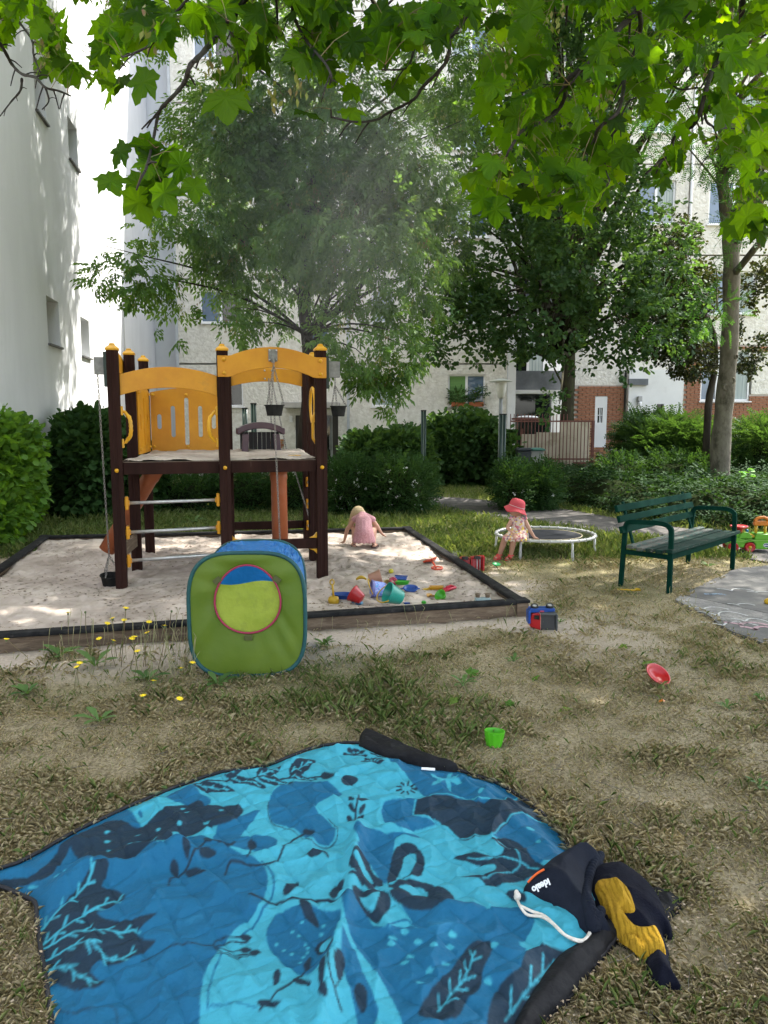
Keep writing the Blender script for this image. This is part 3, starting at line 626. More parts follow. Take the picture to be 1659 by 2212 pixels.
def bolt(p, nrm, mat=yelc, r=0.019, parent=None):
    M_ = nrm.to_track_quat('Z', 'Y').to_matrix(); return obj('bolt', MB().lathe([(r, 0), (r, 0.006), (r * 0.8, 0.014), (r * 0.3, 0.019), (0.0004, 0.02)], p, M_, n=10), mat, parent or ph, smooth=True)
for k, z in (('F1', 1.13), ('F2', 1.14), ('F3', 1.13)): bolt(V3(k, z) - vF * 0.05, -vF)
# deck: beams, plates, sand on top
def beam(a, b, z0, z1, off=0.0, w=0.045, n='beam', m=brown, inset=0.052):
    A, B = V3(a, (z0 + z1) / 2), V3(b, (z0 + z1) / 2); d = (B - A).normalized(); s = Vector((-d.y, d.x, 0)) * off
    return obj(n, MB().bar(A + d * inset + s, B - d * inset + s, w, z1 - z0), m, ph, bevel=0.004)
for a, b in (('F1', 'F2'), ('F2', 'F3'), ('F1', 'B1'), ('B1', 'C1'), ('C1', 'M'), ('M', 'R2'), ('R1', 'R2'), ('F3', 'R1')): beam(a, b, 1.09, 1.2)
dk = [V3('F1', 1.203) + uF * 0.055 - vF * 0.02, V3('F3', 1.203) - uF * 0.055 - vF * 0.02, V3('R1', 1.203) - uF * 0.055, V3('R2', 1.203) - uF * 0.05, V3('M', 1.203) - vF * 0.03, V3('C1', 1.203) + uF * 0.05 - vF * 0.03, V3('B1', 1.203) + uF * 0.055]
obj('deck', MB().prism(dk, (0, 0, -0.03)), pm('deck plate', (0.16, 0.12, 0.09), (0.22, 0.17, 0.13), 12, 0.8), ph, fixn=True)
X, Y, F = grid(np.linspace(-2.62, -0.5, 260), np.linspace(6.85, 8.9, 260)); dd = [(p.x, p.y) for p in dk]
ins = inpoly(X, Y, dd); e = dpoly(X, Y, dd); zz = 1.206 + np.clip(e * 0.5, 0, 0.02) * (0.4 + fbm(X * 5, Y * 5, 3)) + 0.016 * np.clip((fbm(X * 6, Y * 6, 2) - 0.45) * 4, 0, 1) + 0.03 * np.clip((Y - 8.1), 0, .5)
npmesh('deck_sand', np.stack([X, Y, zz], 1), F[ins[F].all(1)], sandm, ph, smooth=True)
obj('beam', MB().bar(V3('F1', 1.145) + vF * 0.75 + uF * 0.05, V3('F3', 1.145) + vF * 0.72 - uF * 0.05, 0.05, 0.09), brown, ph)
# arches
def arch(a, b, ze0, ze1, zc0, zc1, off, flat=0.0, ext=0.0, th=0.022, n='arch'):
    A, B = V3(a), V3(b); d = (B - A).normalized(); s = Vector((-d.y, d.x, 0)); L_ = (B - A).length; T = []; Bt = []
    us = np.linspace(-ext, 1 + ext, 33)
    for u_ in us:
        m = (u_ * L_ - flat) / (L_ - 2 * flat); m = min(max(m, 0), 1); h = math.sin(math.pi * m) ** 0.85 if 0 < m < 1 else 0
        p = A + d * (u_ * L_) + s * off
        T.append(p + Vector((0, 0, ze1 + (zc1 - ze1) * h))); Bt.append(p + Vector((0, 0, ze0 + (zc0 - ze0) * h)))
    return obj(n, MB().strip(T, Bt, s * th), yel, ph, bevel=0.004, fixn=True)
ar1 = arch('F1', 'F2', 1.775, 1.955, 1.865, 2.05, -0.01, ext=-0.055)
ar2 = arch('F2', 'F3', 1.965, 2.155, 2.053, 2.240, -0.074, flat=0.07, ext=0.05)
ar3 = arch('M', 'R2', 1.93, 2.10, 2.0, 2.15, -0.01, ext=-0.05)
ar4 = arch('F1', 'B1', 1.95, 2.14, 2.03, 2.22, 0.052, ext=0.0)
ar5 = arch('F3', 'R1', 1.93, 2.12, 2.0, 2.19, -0.074, ext=0.0)
for u_ in (0.012, 0.988):
    for z in (2.0, 2.12): p = V3('F2').lerp(V3('F3'), u_); bolt(p - vF * 0.075 + Vector((0, 0, z)), -vF, parent=ar2)
# hook plates
mid = V3('F2').lerp(V3('F3'), 0.5) - vF * 0.076; hookp = mid + Vector((0, 0, 2.165))
pl = obj('hook_plate', MB().box(hookp - vF * 0.006, (0.082, 0.012, 0.11), rz=RZ).box(hookp - vF * 0.02 - Vector((0, 0, 0.03)), (0.035, 0.03, 0.07), rz=RZ), boxst, ar2, bevel=0.003)
for a in (-1, 1):
    for b in (-1, 1): bolt(hookp - vF * 0.012 + uF * a * 0.03 + Vector((0, 0, b * 0.042)), -vF, steel, 0.009, pl)
rmid = V3('M').lerp(V3('R2'), 0.52) - vF * 0.012
for a in (-1, 1):
    for b in (-1, 1): bolt(rmid + uF * a * 0.04 + Vector((0, 0, 2.075 + b * 0.045)), -vF, steel, 0.010, ar3)
lbr = V3('F1', 2.05) - uF * 0.13; rbr = V3('F3', 2.05) + uF * 0.14
obj('hook_plate', MB().box(lbr + uF * 0.02, (0.09, 0.05, 0.15), rz=RZ), boxst, ph, bevel=0.004); obj('hook_plate', MB().box(rbr - uF * 0.02, (0.13, 0.05, 0.15), rz=RZ), boxst, ph, bevel=0.004)
obj('spacer', MB().box(V3('F1', 2.02) - uF * 0.062, (0.024, 0.1, 0.3), rz=RZ), pm('dark green plate', (0.02, 0.035, 0.03)), ph)
obj('spacer', MB().box(V3('F3', 2.02) + uF * 0.062, (0.024, 0.1, 0.3), rz=RZ), bpy.data.materials['dark green plate'], ph)
# slotted panels
def panel(a, b, z0, z1, slots, off, crown=0.05, ins=0.06):
    A, B = V3(a), V3(b); d = (B - A).normalized(); s = Vector((-d.y, d.x, 0)); L_ = (B - A).length; us = sorted({ins, L_ - ins, *[q for u_, h, zc in slots for q in [u_ + 0.022 * math.sin(t) for t in np.linspace(-1.57, 1.57, 7)]], *np.linspace(ins, L_ - ins, 9).tolist()})
    mb = MB(); base = A + s * off
    def slot_at(u_):
        for su, h, zc in slots:
            w = abs(u_ - su)
            if w < 0.02199: r = math.sqrt(max(0.022 ** 2 - w * w, 0)); return (zc - h / 2 + 0.022 - r, zc + h / 2 - 0.022 + r)
            if w < 0.0221: return (zc - h / 2 + 0.022, zc + h / 2 - 0.022)
        return None
    for u0, u1 in zip(us[:-1], us[1:]):
        m0 = (u0 + u1) / 2; inside = slot_at(m0) is not None
        tz = [z1 + crown * math.sin(math.pi * (q - ins) / (L_ - 2 * ins)) for q in (u0, u1)]
        P_ = lambda u_, z: base + d * u_ + Vector((0, 0, z))
        if not inside: mb.prism([P_(u0, z0), P_(u1, z0), P_(u1, tz[1]), P_(u0, tz[0])], s * 0.022)
        else:
            s0 = slot_at(u0) or slot_at(m0); s1_ = slot_at(u1) or slot_at(m0)
            mb.prism([P_(u0, z0), P_(u1, z0), P_(u1, s1_[0]), P_(u0, s0[0])], s * 0.022); mb.prism([P_(u0, s0[1]), P_(u1, s1_[1]), P_(u1, tz[1]), P_(u0, tz[0])], s * 0.022)
    o = obj('panel', mb, yel, ph, fixn=True); return o, base, d, s
Lr = (V3('M') - V3('C1')).length
p1_, base, d_r, s_r = panel('C1', 'M', 1.235, 1.87, [(Lr * q, h, 1.555) for q, h in ((0.17, 0.16), (0.335, 0.34), (0.5, 0.52), (0.665, 0.34), (0.83, 0.16))], -0.06)
for q in (0.1, 0.5, 0.9):
    for z in (1.285, 1.845): bolt(base + d_r * Lr * q + Vector((0, 0, z)), -s_r, parent=p1_)
Ls = (V3('C1') - V3('B1')).length
p2_, base, d_r, s_r = panel('B1', 'C1', 1.235, 1.87, [(Ls * q, h, 1.555) for q, h in ((0.25, 0.16), (0.5, 0.5), (0.75, 0.16))], -0.055)
for q in (0.14, 0.86):
    for z in (1.285, 1.845): bolt(base + d_r * Ls * q + Vector((0, 0, z)), -s_r, parent=p2_)
# grips
def grip(k, sgn, yoff=0.0):
    o = V3(k) + uF * sgn * 0.055 - vF * 0.01; pts_ = [o + Vector((0, 0, 1.655)), o + uF * sgn * 0.03 + Vector((0, 0, 1.65))]
    for t in np.linspace(0, 1, 12): pts_.append(o + uF * sgn * (0.05 + 0.03 * math.sin(math.pi * t) ** 0.4) - vF * 0.04 * math.sin(math.pi * t) ** 0.5 + Vector((0, 0, 1.62 - 0.21 * t)))
    pts_ += [o + uF * sgn * 0.03 + Vector((0, 0, 1.38)), o + Vector((0, 0, 1.375))]
    rr = [0.014, 0.014] + [0.016 + 0.0035 * (i % 2) for i in range(12)] + [0.014, 0.014]
    g = obj('grip', MB().tube(pts_, rr, 8), yelc, ph, smooth=True)
    obj('grip_foot', MB().box(o + uF * sgn * 0.006 + Vector((0, 0, 1.66)), (0.02, 0.05, 0.08), rz=RZ).box(o + uF * sgn * 0.006 + Vector((0, 0, 1.37)), (0.02, 0.05, 0.08), rz=RZ), yelc, g, bevel=0.005)
grip('F1', 1); grip('F2', -1)
g_ = V3('F3') + vF * 0.06
obj('side_wheel', MB().tube([V3('F3').lerp(V3('R1'), 0.5) - uF * 0.04 + Vector((0, 0, 1.72)) + vF * 0.13 * math.cos(t) + Vector((0, 0, 0.17 * math.sin(t))) for t in np.linspace(0, 6.283, 21)[:-1]], 0.014, 8, closed=True), yelc, ph, smooth=True)
obj('grip', MB().tube([V3('F3', 1.35) + vF * 0.1 - uF * 0.03, V3('F3', 1.4) + vF * 0.1 - uF * 0.06, V3('F3', 1.6) + vF * 0.1 - uF * 0.06, V3('F3', 1.65) + vF * 0.1 - uF * 0.03], 0.014, 8), yelc, ph, smooth=True)
# rungs
for z0_, z1_ in ((0.832, 0.842), (0.565, 0.582), (0.305, 0.328)):
    a, b = V3('F1', z0_) + uF * 0.055 - vF * 0.0, V3('F2', z1_) - uF * 0.055
    rg = obj('rung', MB().tube([a + uF * 0.03, b - uF * 0.03], 0.0155, 12), steel, ph, smooth=True)
    for p in (a + uF * 0.014, b - uF * 0.014): obj('rung_bracket', MB().box(p, (0.03, 0.06, 0.12), rz=RZ).box(p, (0.055, 0.035, 0.05), rz=RZ), yel, rg, bevel=0.008)
for z in (0.87, 0.62, 0.37):
    a, b = V3('R1', z) + vF * 0.055, V3('R2', z) - vF * 0.055
    rg = obj('rung', MB().tube([a, b], 0.0155, 10), steel, ph, smooth=True)
    for p in (a + vF * 0.012, b - vF * 0.012): obj('rung_bracket', MB().box(p, (0.06, 0.03, 0.11), rz=RZ), yel, rg, bevel=0.008)
lb = beam('F2', 'F3', 0.35, 0.445, n='low_beam')
for k, sg in (('F2', 1), ('F3', -1)):
    for z, zs_ in ((0.452, 1), (0.343, -1)): o = V3(k, z) + uF * sg * 0.052; obj('bracket', MB().prism([o - vF * 0.02, o + uF * sg * 0.07 - vF * 0.02, o + uF * sg * 0.03 + Vector((0, 0, zs_ * 0.015)) - vF * 0.02, o + Vector((0, 0, zs_ * 0.05)) - vF * 0.02], vF * 0.04), yelc, lb, fixn=True)
sbm = beam('F1', 'B1', 0.33, 0.45, n='side_board', m=wood); beam('M', 'R2', 0.33, 0.42, n='low_beam')
# pipes
def pipe(a, b, r=0.081):
    a = Vector(a); b = Vector(b); M_ = (b - a).to_track_quat('Z', 'Y').to_matrix(); L_ = (b - a).length
    return obj('sand_pipe', MB().lathe([(r * 1.09, -0.0), (r * 1.09, 0.11), (r, 0.125), (r, L_), (r - 0.006, L_), (r - 0.006, 0.02)], a, M_, n=28), orng, ph, smooth=True)
pipe((-2.31, 7.78, 1.09), (-2.84, 7.78, 0.25)); pipe((-1.07, 7.80, 1.09), (-1.06, 7.78, 0.12))
# play counter hood on the deck
hc = Vector((-1.335, 8.42, 1.22)); plum = pm('dark plum plastic', (0.055, 0.030, 0.045), (0.08, 0.045, 0.06), 8, 0.35)
T = []; B_ = []
for t in np.linspace(-1, 1, 21): z = 0.20 + 0.085 * math.cos(t * 1.45) ** 0.8 if abs(t) < 0.85 else 0.20 + 0.02; T.append(hc + uF * t * 0.26 + Vector((0, 0, z + 0.045))); B_.append(hc + uF * t * 0.26 + Vector((0, 0, z - 0.025)))
hood = obj('chute_hood', MB().strip(T, B_, vF * 0.22), plum, ph, bevel=0.012, fixn=True)
for sg in (-1, 1): obj('leg', MB().prism([hc + uF * sg * 0.13 + Vector((0, 0, 0.2)), hc + uF * sg * 0.20 + Vector((0, 0, 0.2)), hc + uF * sg * 0.215, hc + uF * sg * 0.145], vF * 0.05), plum, hood, bevel=0.006, fixn=True)
bkm = MB()
for i in range(9): bkm.box(hc + vF * 0.2 + uF * (i - 4) * 0.048 + Vector((0, 0, 0.11)), (0.043, 0.03, 0.22), rz=RZ)
obj('ribbed_back', bkm, pm('black ribbed back', (0.015, 0.012, 0.015)), hood)
obj('deck_hatch', MB().box((-1.0, 7.72, 1.222), (0.3, 0.16, 0.01), rz=RZ + 0.1), yelc, ph)
# ---- chains and buckets
def chain_mb(a, b, ln=0.030, r=0.0032, sag=0.0):
    a = Vector(a); b = Vector(b); L_ = (b - a).length; n = max(2, int(L_ / (ln * 0.78))); d = (b - a).normalized(); s1_ = d.orthogonal().normalized(); s2_ = d.cross(s1_); mb = MB()
    for i in range(n):
        t = (i + 0.5) / n; c = a.lerp(b, t) + Vector((0, 0, -sag * 4 * t * (1 - t))); s = s1_ if i % 2 else s2_
        mb.tube([c + d * math.cos(q) * ln * 0.5 + s * math.sin(q) * ln * 0.3 for q in (0.0, 0.9, 2.24, math.pi, 4.04, 5.38)], r, 4, closed=True)
    return mb
def bucket_hang(c, label, top, extra=None, tilt=None, r=0.092, h=0.10):
    t = empty('hanging_bucket', c, label, 'bucket', 'black rubber buckets on chains'); c = Vector(c); M_ = tilt or Matrix.Identity(3)
    bd = obj('bucket', MB().lathe([(r * 0.72, 0), (r * 0.92, h * 0.9), (r * 1.03, h * 0.92), (r * 1.03, h), (r * 0.9, h), (r * 0.68, 0.008)], c, M_, n=24), blackr, t, smooth=False, bevel=0.002)
    if top is not None:
        hub = Vector(top[0])
        for k in range(3): a = k * 2.094 + 0.4; obj('chain', chain_mb(hub, c + M_ @ Vector((r * math.cos(a), r * math.sin(a), h))), chainm, t)
        if top[1] is not None: obj('chain', chain_mb(top[1], hub), chainm, t)
    if extra: obj('chain', chain_mb(*extra), chainm, t)
    return t
cb = mid - vF * 0.05; ch_t = hookp - vF * 0.05 - Vector((0, 0, 0.05))
bucket_hang((cb.x, cb.y, 1.615), 'black rubber bucket hanging on three chains from the middle of the front arch', ((ch_t.x, ch_t.y, 2.07), (ch_t.x, ch_t.y, 2.12)), ((cb.x, cb.y, 1.612), (cb.x + 0.03, cb.y + .02, 0.40)))
bucket_hang((rbr.x + 0.03, rbr.y, 1.61), 'black rubber bucket hanging outside the right post of the play tower', ((rbr.x, rbr.y, 1.9), (rbr.x, rbr.y, 1.98)), r=0.08)
lbp = S_(222, 1274); lx = Vector((lbr.x, lbr.y, 1.98))
bucket_hang((lbp.x, 7.0, sandat(lbp.x, 7.0) + 0.0), 'black rubber bucket resting on the sand left of the play tower, chain above it', ((lbp.x + 0.0, 7.0, 0.34), lx), tilt=Euler((0.12, 0.08, 0)).to_matrix())
rp = rmid - vF * 0.04 + Vector((0, 0, 2.03)); e1 = S_(640, 1168)
obj('chain', chain_mb(rp + uF * 0.0, (rp.x + 0.04, rp.y - .05, 1.25)), chainm, ph); obj('chain', chain_mb(rp + uF * 0.03, (rp.x + 0.2, rp.y - .1, 1.23)), chainm, ph)
obj('chain', chain_mb((rp.x + 0.26, rp.y - 0.1, 1.1), (rp.x + 0.55, rp.y - 0.1, 0.12)), chainm, ph)

# ================================================================ pop-up play cube
tg = pm('olive green nylon', (0.095, 0.155, 0.010), (0.13, 0.19, 0.016), 3, 0.6, 0.8, 7, c3=(0.11, 0.17, 0.03), s3=4, t3=(0.5, 0.85), bdist=0.01)
tgm = pm('yellow green mesh flap', (0.21, 0.27, 0.02), (0.27, 0.33, 0.035), 5, 0.7, 0.3, 50, c3=(0.16, 0.19, 0.03), s3=7, t3=(0.5, 0.72))
tb = pm('blue crinkled nylon', (0.03, 0.19, 0.45), (0.06, 0.26, 0.56), 9, 0.45, 1.0, 16, bdist=0.03); cloth_through(tb, 0.45, (0.03, 0.30, 0.75)); cloth_through(tg, 0.22, (0.2, 0.34, 0.01)); teal = pm('teal hem tape', (0.006, 0.05, 0.055), (0.01, 0.075, 0.075), 20, 0.6); rim_r = pm('wine red piping', (0.28, 0.02, 0.06), rough=0.6)
tent = empty('play_cube', (-0.85, 4.85, 0), 'green and blue pop-up play cube standing before the sandpit', 'play tent')
fo = G(537, 1461); fo = Vector((fo.x, fo.y, 0)); fu = Vector((1, 0.05, 0)).normalized(); fv = Vector((-0.07, 1, 0)).normalized(); TW, TH, TD = 0.352, 0.735, 0.72
def rs(t, w=TW, h=TH, p=3.6):    # rounded square outline
    c, s = math.cos(t), math.sin(t); return (w * math.copysign(abs(c) ** (2 / p), c) * (1 + 0.02 * s), h / 2 + h / 2 * math.copysign(abs(s) ** (2 / p), s) + (0.03 * (1 - abs(c) ** 2) if s > 0 else 0) - (0.012 if s < 0 else 0))
NT = 64; ts = [2 * math.pi * i / NT for i in range(NT)]
def TP(x, z, y=0.0, bul=0.0): return fo + fu * x + fv * y + Vector((0, 0, z + 0.015))
cx_, cz_, crx, crz = 0.006, 0.478, 0.2, 0.213
def egg(t, k=1): s = math.sin(t); return (cx_ + crx * k * math.cos(t) * (1 - 0.08 * s), cz_ + crz * k * s)
mb = MB(); ring = 5; vs = []
for j in range(ring + 1):
    f = j / ring
    for t in ts:
        a = egg(t); 
        # the outer outline is met along the same direction from the middle of the ring
        b = rs(t); vs.append(TP(a[0] + (b[0] - a[0]) * f, a[1] + (b[1] - a[1]) * f, -0.012 * math.sin(math.pi * f) - 0.010 * math.sin(math.pi * f) * math.sin(t * 9 + 2 * math.sin(t * 2.3)) * (0.4 + 0.6 * math.sin(t * 1.3) ** 2)))
mb.add(vs, [(j * NT + i, (j + 1) * NT + i, (j + 1) * NT + (i + 1) % NT, j * NT + (i + 1) % NT) for j in range(ring) for i in range(NT)])
obj('front_wall', mb, tg, tent, smooth=True)
cut = 0.578; fl = [(x, min(z, cut + 0.012 * math.sin(x * 16))) for x, z in [egg(t) for t in ts]]; vs = []; nr_ = 12
for j in range(nr_ + 1):
    for x, z in fl: f = j / nr_; x2, z2 = cx_ + (x - cx_) * f, 0.43 + (z - 0.43) * f; vs.append(TP(x2, z2, 0.004 + 0.022 * (float(fbm(np.float64(x2 * 7 + 3), np.float64(z2 * 7), 4, 3)) - 0.5) * (1 - f ** 3)))
obj('door_flap', MB().add(vs, [(j * NT + i, j * NT + (i + 1) % NT, (j + 1) * NT + (i + 1) % NT, (j + 1) * NT + i) for j in range(nr_) for i in range(NT)]), tgm, tent, smooth=True)
obj('door_ring', MB().tube([TP(*egg(t), -0.012) for t in ts], 0.0065, 6, closed=True), rim_r, tent, smooth=True)
for t, rot in ((2.6, 0.9), (0.55, -0.9), (-1.57, 0)):
    a = egg(t, 1.1); p = TP(a[0], a[1] - (0.005 if t < 0 else 0), -0.02); obj('velcro_tab', MB().box(p, (0.035, 0.006, 0.05), M=Matrix.Rotation(rot, 3, 'Y') if t > 0 else Matrix.Rotation(1.57, 3, 'Y')), pm('dark olive tab', (0.06, 0.07, 0.015)), tent, bevel=0.002)
for nm, yy in (('front_hem', 0.0), ('rear_hem', TD)): obj(nm, MB().tube([TP(*rs(t, TW + (0.004 if yy == 0 else -0.02), TH - (0 if yy == 0 else 0.04)), yy) for t in ts], 0.013, 8, closed=True), teal, tent, smooth=True)
NS = 22; vs = []
for j in range(NS + 1):
    f = j / NS; sag = math.sin(math.pi * f)
    for i in range(NT * 2):
        t = 2 * math.pi * i / (NT * 2); x, z = rs(t, TW - 0.02 * f, TH - 0.04 * f); k = 1 - 0.06 * sag * (1 if z > 0.3 else 0.3)
        cr = 0.034 * (vnoise(np.float64(j * 0.9 + 3), np.float64(i * 0.55)) - 0.5) + 0.022 * (vnoise(np.float64(j * 1.9), np.float64(i * 1.3 + 9)) - 0.5)
        up_ = 0.05 * max(0, z - 0.62) / 0.12 * math.sin(math.pi * f) if x > -0.05 else 0
        vs.append(TP(x * k * (1 + cr * min(1, sag * 3)), (z - 0.36) * k + 0.36 + cr * min(1, sag * 3) * 1.2, f * TD))
NN = NT * 2; bs = obj('side_walls', MB().add(vs, [(j * NN + i, (j + 1) * NN + i, (j + 1) * NN + (i + 1) % NN, j * NN + (i + 1) % NN) for j in range(NS) for i in range(NN)]), tb, tent, smooth=False)
obj('back_wall', MB().add([TP(*rs(t, TW - 0.02, TH - 0.04), TD) for t in ts], [tuple(range(NT))]), tb, tent)

# ================================================================ bench
gp = pm('dark green enamel', (0.003, 0.022, 0.016), (0.005, 0.030, 0.022), 8, 0.5, 0.1, 40, c3=(0.03, 0.045, 0.035), s3=14, t3=(0.68, 0.76), spec=0.12)
gw = pm('green paint worn to grey wood', (0.005, 0.028, 0.021), (0.018, 0.032, 0.025), 5, 0.7, 0.3, 40, stretch=(1, 6, 6), c3=(0.12, 0.11, 0.095), s3=5, t3=(0.6, 0.66), spec=0.05)
gw2 = pm('weathered seat board', (0.06, 0.065, 0.052), (0.11, 0.105, 0.085), 6, 0.75, 0.4, 40, stretch=(1, 6, 6), c3=(0.02, 0.07, 0.055), s3=4, t3=(0.5, 0.55))
gp = pm('dark green slat enamel', (0.002, 0.022, 0.015), (0.004, 0.030, 0.021), 8, 0.85, spec=0.04); bA = G(1443, 1283); bB = G(1583, 1229); bn = empty('park_bench', (bA.x, bA.y, 0), 'green slatted park bench with tubular arms beside the paved pad', 'bench')
bu = (bB - bA); bu.z = 0; BL_ = bu.length; bu.normalize(); bv = Vector((-bu.y, bu.x, 0)); bA = Vector((bA.x, bA.y, 0))   # bv points to the back
def BP(u_, v_, z): return bA + bu * u_ + bv * v_ + Vector((0, 0, z))
for u_ in (0.02, BL_ - 0.02):
    arm = [BP(u_, 0, -0.03), BP(u_, 0, 0.3), BP(u_, 0.003, 0.56), BP(u_, 0.02, 0.605), BP(u_, 0.06, 0.63), BP(u_, 0.15, 0.638), BP(u_, 0.36, 0.628), BP(u_, 0.42, 0.615), BP(u_, 0.445, 0.57), BP(u_, 0.455, 0.4), BP(u_, 0.475, -0.03)]
    mb = MB(); P_ = smooth_loop(arm, 4, False)
    vs = []
    for i, p in enumerate(P_):
        t = (P_[min(i + 1, len(P_) - 1)] - P_[max(i - 1, 0)]).normalized(); n_ = bu.cross(t).normalized()
        vs += [p + bu * 0.014 + n_ * 0.022, p - bu * 0.014 + n_ * 0.022, p - bu * 0.014 - n_ * 0.022, p + bu * 0.014 - n_ * 0.022]
    fs = [(i * 4 + k, i * 4 + (k + 1) % 4, (i + 1) * 4 + (k + 1) % 4, (i + 1) * 4 + k) for i in range(len(P_) - 1) for k in range(4)] + [(3, 2, 1, 0), tuple(len(vs) - 4 + k for k in range(4))]
    obj('arm_frame', mb.add(vs, fs), gp, bn, bevel=0.004, fixn=True)
    ui = u_ + (0.10 if u_ < 1 else -0.10)
    obj('back_support', MB().bar(BP(ui, 0.40, 0.36), BP(ui, 0.535, 0.80), 0.035, 0.02, bv), gp, bn, bevel=0.004)
    obj('seat_support', MB().bar(BP(u_, 0.02, 0.335), BP(u_, 0.46, 0.335), 0.026, 0.045), gp, bn, bevel=0.004)
for i in range(5):
    v0 = -0.01 + i * 0.094; obj('seat_slat', MB().bar(BP(-0.05, v0, 0.385 + (0.012 if i in (0, 4) else 0)), BP(BL_ + 0.05, v0, 0.385 + (0.012 if i in (0, 4) else 0)), 0.064, 0.034), (gw, gw, gw, gw2, gw2)[i], bn, bevel=0.005)
for i in range(3): obj('back_slat', MB().bar(BP(-0.06, 0.455 + i * 0.027, 0.55 + i * 0.098), BP(BL_ + 0.04, 0.455 + i * 0.027, 0.55 + i * 0.098), 0.032, 0.066, (bv * 0.28 + Vector((0, 0, 1)))), gp, bn, bevel=0.005)
obj('front_rail', MB().bar(BP(0.03, 0.03, 0.325), BP(BL_ - 0.03, 0.03, 0.325), 0.02, 0.05), gp, bn, bevel=0.003)

# ================================================================ trampoline
tc_ = Vector((1.915, 9.05, 0)); tr = empty('mini_trampoline', tc_[:], 'small round trampoline with white rim and black mat on the grass', 'trampoline'); TR_ = 0.575
whp = pm('scuffed white tube', (0.45, 0.45, 0.44), (0.52, 0.52, 0.51), 10, 0.4, c3=(0.35, 0.35, 0.33), s3=12, t3=(0.6, 0.75)); matm = pm('black jumping mat', (0.018, 0.02, 0.024), (0.03, 0.032, 0.038), 30, 0.8, spec=0.06)
def ringp(r, z, n=48): return [tc_ + Vector((r * math.cos(2 * math.pi * i / n), r * math.sin(2 * math.pi * i / n), z)) for i in range(n)]
obj('rim', MB().tube(ringp(TR_, 0.225), 0.0165, 10, closed=True), whp, tr, smooth=True)
obj('mat', MB().lathe([(0.0004, 0.205), (0.2, 0.208), (0.42, 0.215), (0.425, 0.222), (0.41, 0.224)], tc_, n=48), matm, tr)
obj('mat_hem', MB().tube(ringp(0.427, 0.221), 0.006, 6, closed=True), pm('cream hem', (0.5, 0.42, 0.28)), tr)
blk = pm('black elastic', (0.02, 0.02, 0.02))
for i in range(32):
    a = 2 * math.pi * (i + 0.5) / 32; d = Vector((math.cos(a), math.sin(a), 0)); t_ = Vector((-d.y, d.x, 0))
    s = obj('strap', MB().bar(tc_ + d * 0.43 + Vector((0, 0, 0.221)) - t_ * 0.015, tc_ + d * (TR_ - 0.012) + Vector((0, 0, 0.232)), 0.012, 0.004), blk, tr)
    obj('strap_loop', MB().tube([tc_ + d * (TR_ + 0.019 * math.cos(q)) + Vector((0, 0, 0.225 + 0.019 * math.sin(q))) for q in np.linspace(0, 6.283, 9)[:-1]], 0.006, 5, closed=True), whp, s)
for i in range(6):
    a = 2 * math.pi * i / 6 - 1.22; d = Vector((math.cos(a), math.sin(a), 0)); lg = obj('leg', MB().tube([tc_ + d * (TR_ - 0.005) + Vector((0, 0, 0.215)), tc_ + d * (TR_ + 0.005) + Vector((0, 0, -0.01))], 0.014, 10), whp, tr, smooth=True)
    obj('leg_foot', MB().tube([tc_ + d * TR_ + Vector((0, 0, 0.09)), tc_ + d * (TR_ + 0.005) + Vector((0, 0, -0.012))], 0.017, 10), pm('grey foot', (0.4, 0.4, 0.38)) if i == 0 else bpy.data.materials['grey foot'], lg, smooth=True)

# ================================================================ ride-on toy car
def plastic(n, c, r=0.35):
    c = tuple(q * 0.52 for q in c); return pm(n, c, tuple(min(1, q * 1.12 + 0.004) for q in c), 12, r, 0.06, 60, c3=tuple(q * 0.75 + 0.02 for q in c), s3=8, t3=(0.6, 0.8))
lime = plastic('lime green plastic', (0.16, 0.52, 0.02)); redp = plastic('red plastic', (0.60, 0.015, 0.02)); ylw = plastic('yellow plastic', (0.78, 0.48, 0.02)); orp = plastic('orange plastic', (0.80, 0.24, 0.01)); blup = plastic('blue plastic', (0.015, 0.09, 0.42)); blk_p = plastic('black plastic', (0.02, 0.02, 0.02)); grn = plastic('green plastic', (0.05, 0.45, 0.03)); whitep = plastic('white plastic', (0.6, 0.6, 0.58))
rc_ = Vector((4.40, 9.12, 0.014)); rd = empty('ride_on_car', rc_[:], 'lime green ride-on toy car with orange handle and red steering wheel', 'toy car')
ru = Vector((-1, 0.10, 0)).normalized(); rv = Vector((0.10, 1, 0)).normalized()    # ru: forward (to the left), rv: away
def RP(a, b, c): return rc_ + ru * a + rv * b + Vector((0, 0, c))
def side(poly, w, y0=None): y0 = -w / 2 if y0 is None else y0; return MB().prism([RP(a, y0, c) for a, c in poly], rv * w)
low = [(-0.22, 0.035), (-0.02, 0.035)]
for t in np.linspace(0, math.pi, 9): low.append((0.045 - 0.062 * math.cos(t), 0.075 + 0.055 * math.sin(t)))
low += [(0.115, 0.05), (0.27, 0.055), (0.28, 0.10), (0.28, 0.155), (0.21, 0.165), (0.2, 0.17), (0.04, 0.135), (0.02, 0.145), (-0.03, 0.145), (-0.22, 0.145)]
bodyo = obj('body', side(low, 0.22), lime, rd, bevel=0.01, fixn=True)
obj('rear_box', side([(-0.215, 0.14), (-0.005, 0.14), (-0.015, 0.205), (-0.03, 0.215), (-0.2, 0.215), (-0.21, 0.2)], 0.20), lime, rd, bevel=0.012, fixn=True)
obj('trim', side([(-0.225, 0.137), (0.0, 0.137), (0.06, 0.147), (0.15, 0.118), (0.285, 0.137), (0.285, 0.143), (0.15, 0.127), (0.06, 0.155), (0.0, 0.146), (-0.225, 0.146)], 0.228), plastic('pale lime plastic', (0.3, 0.62, 0.1)), rd, fixn=True)
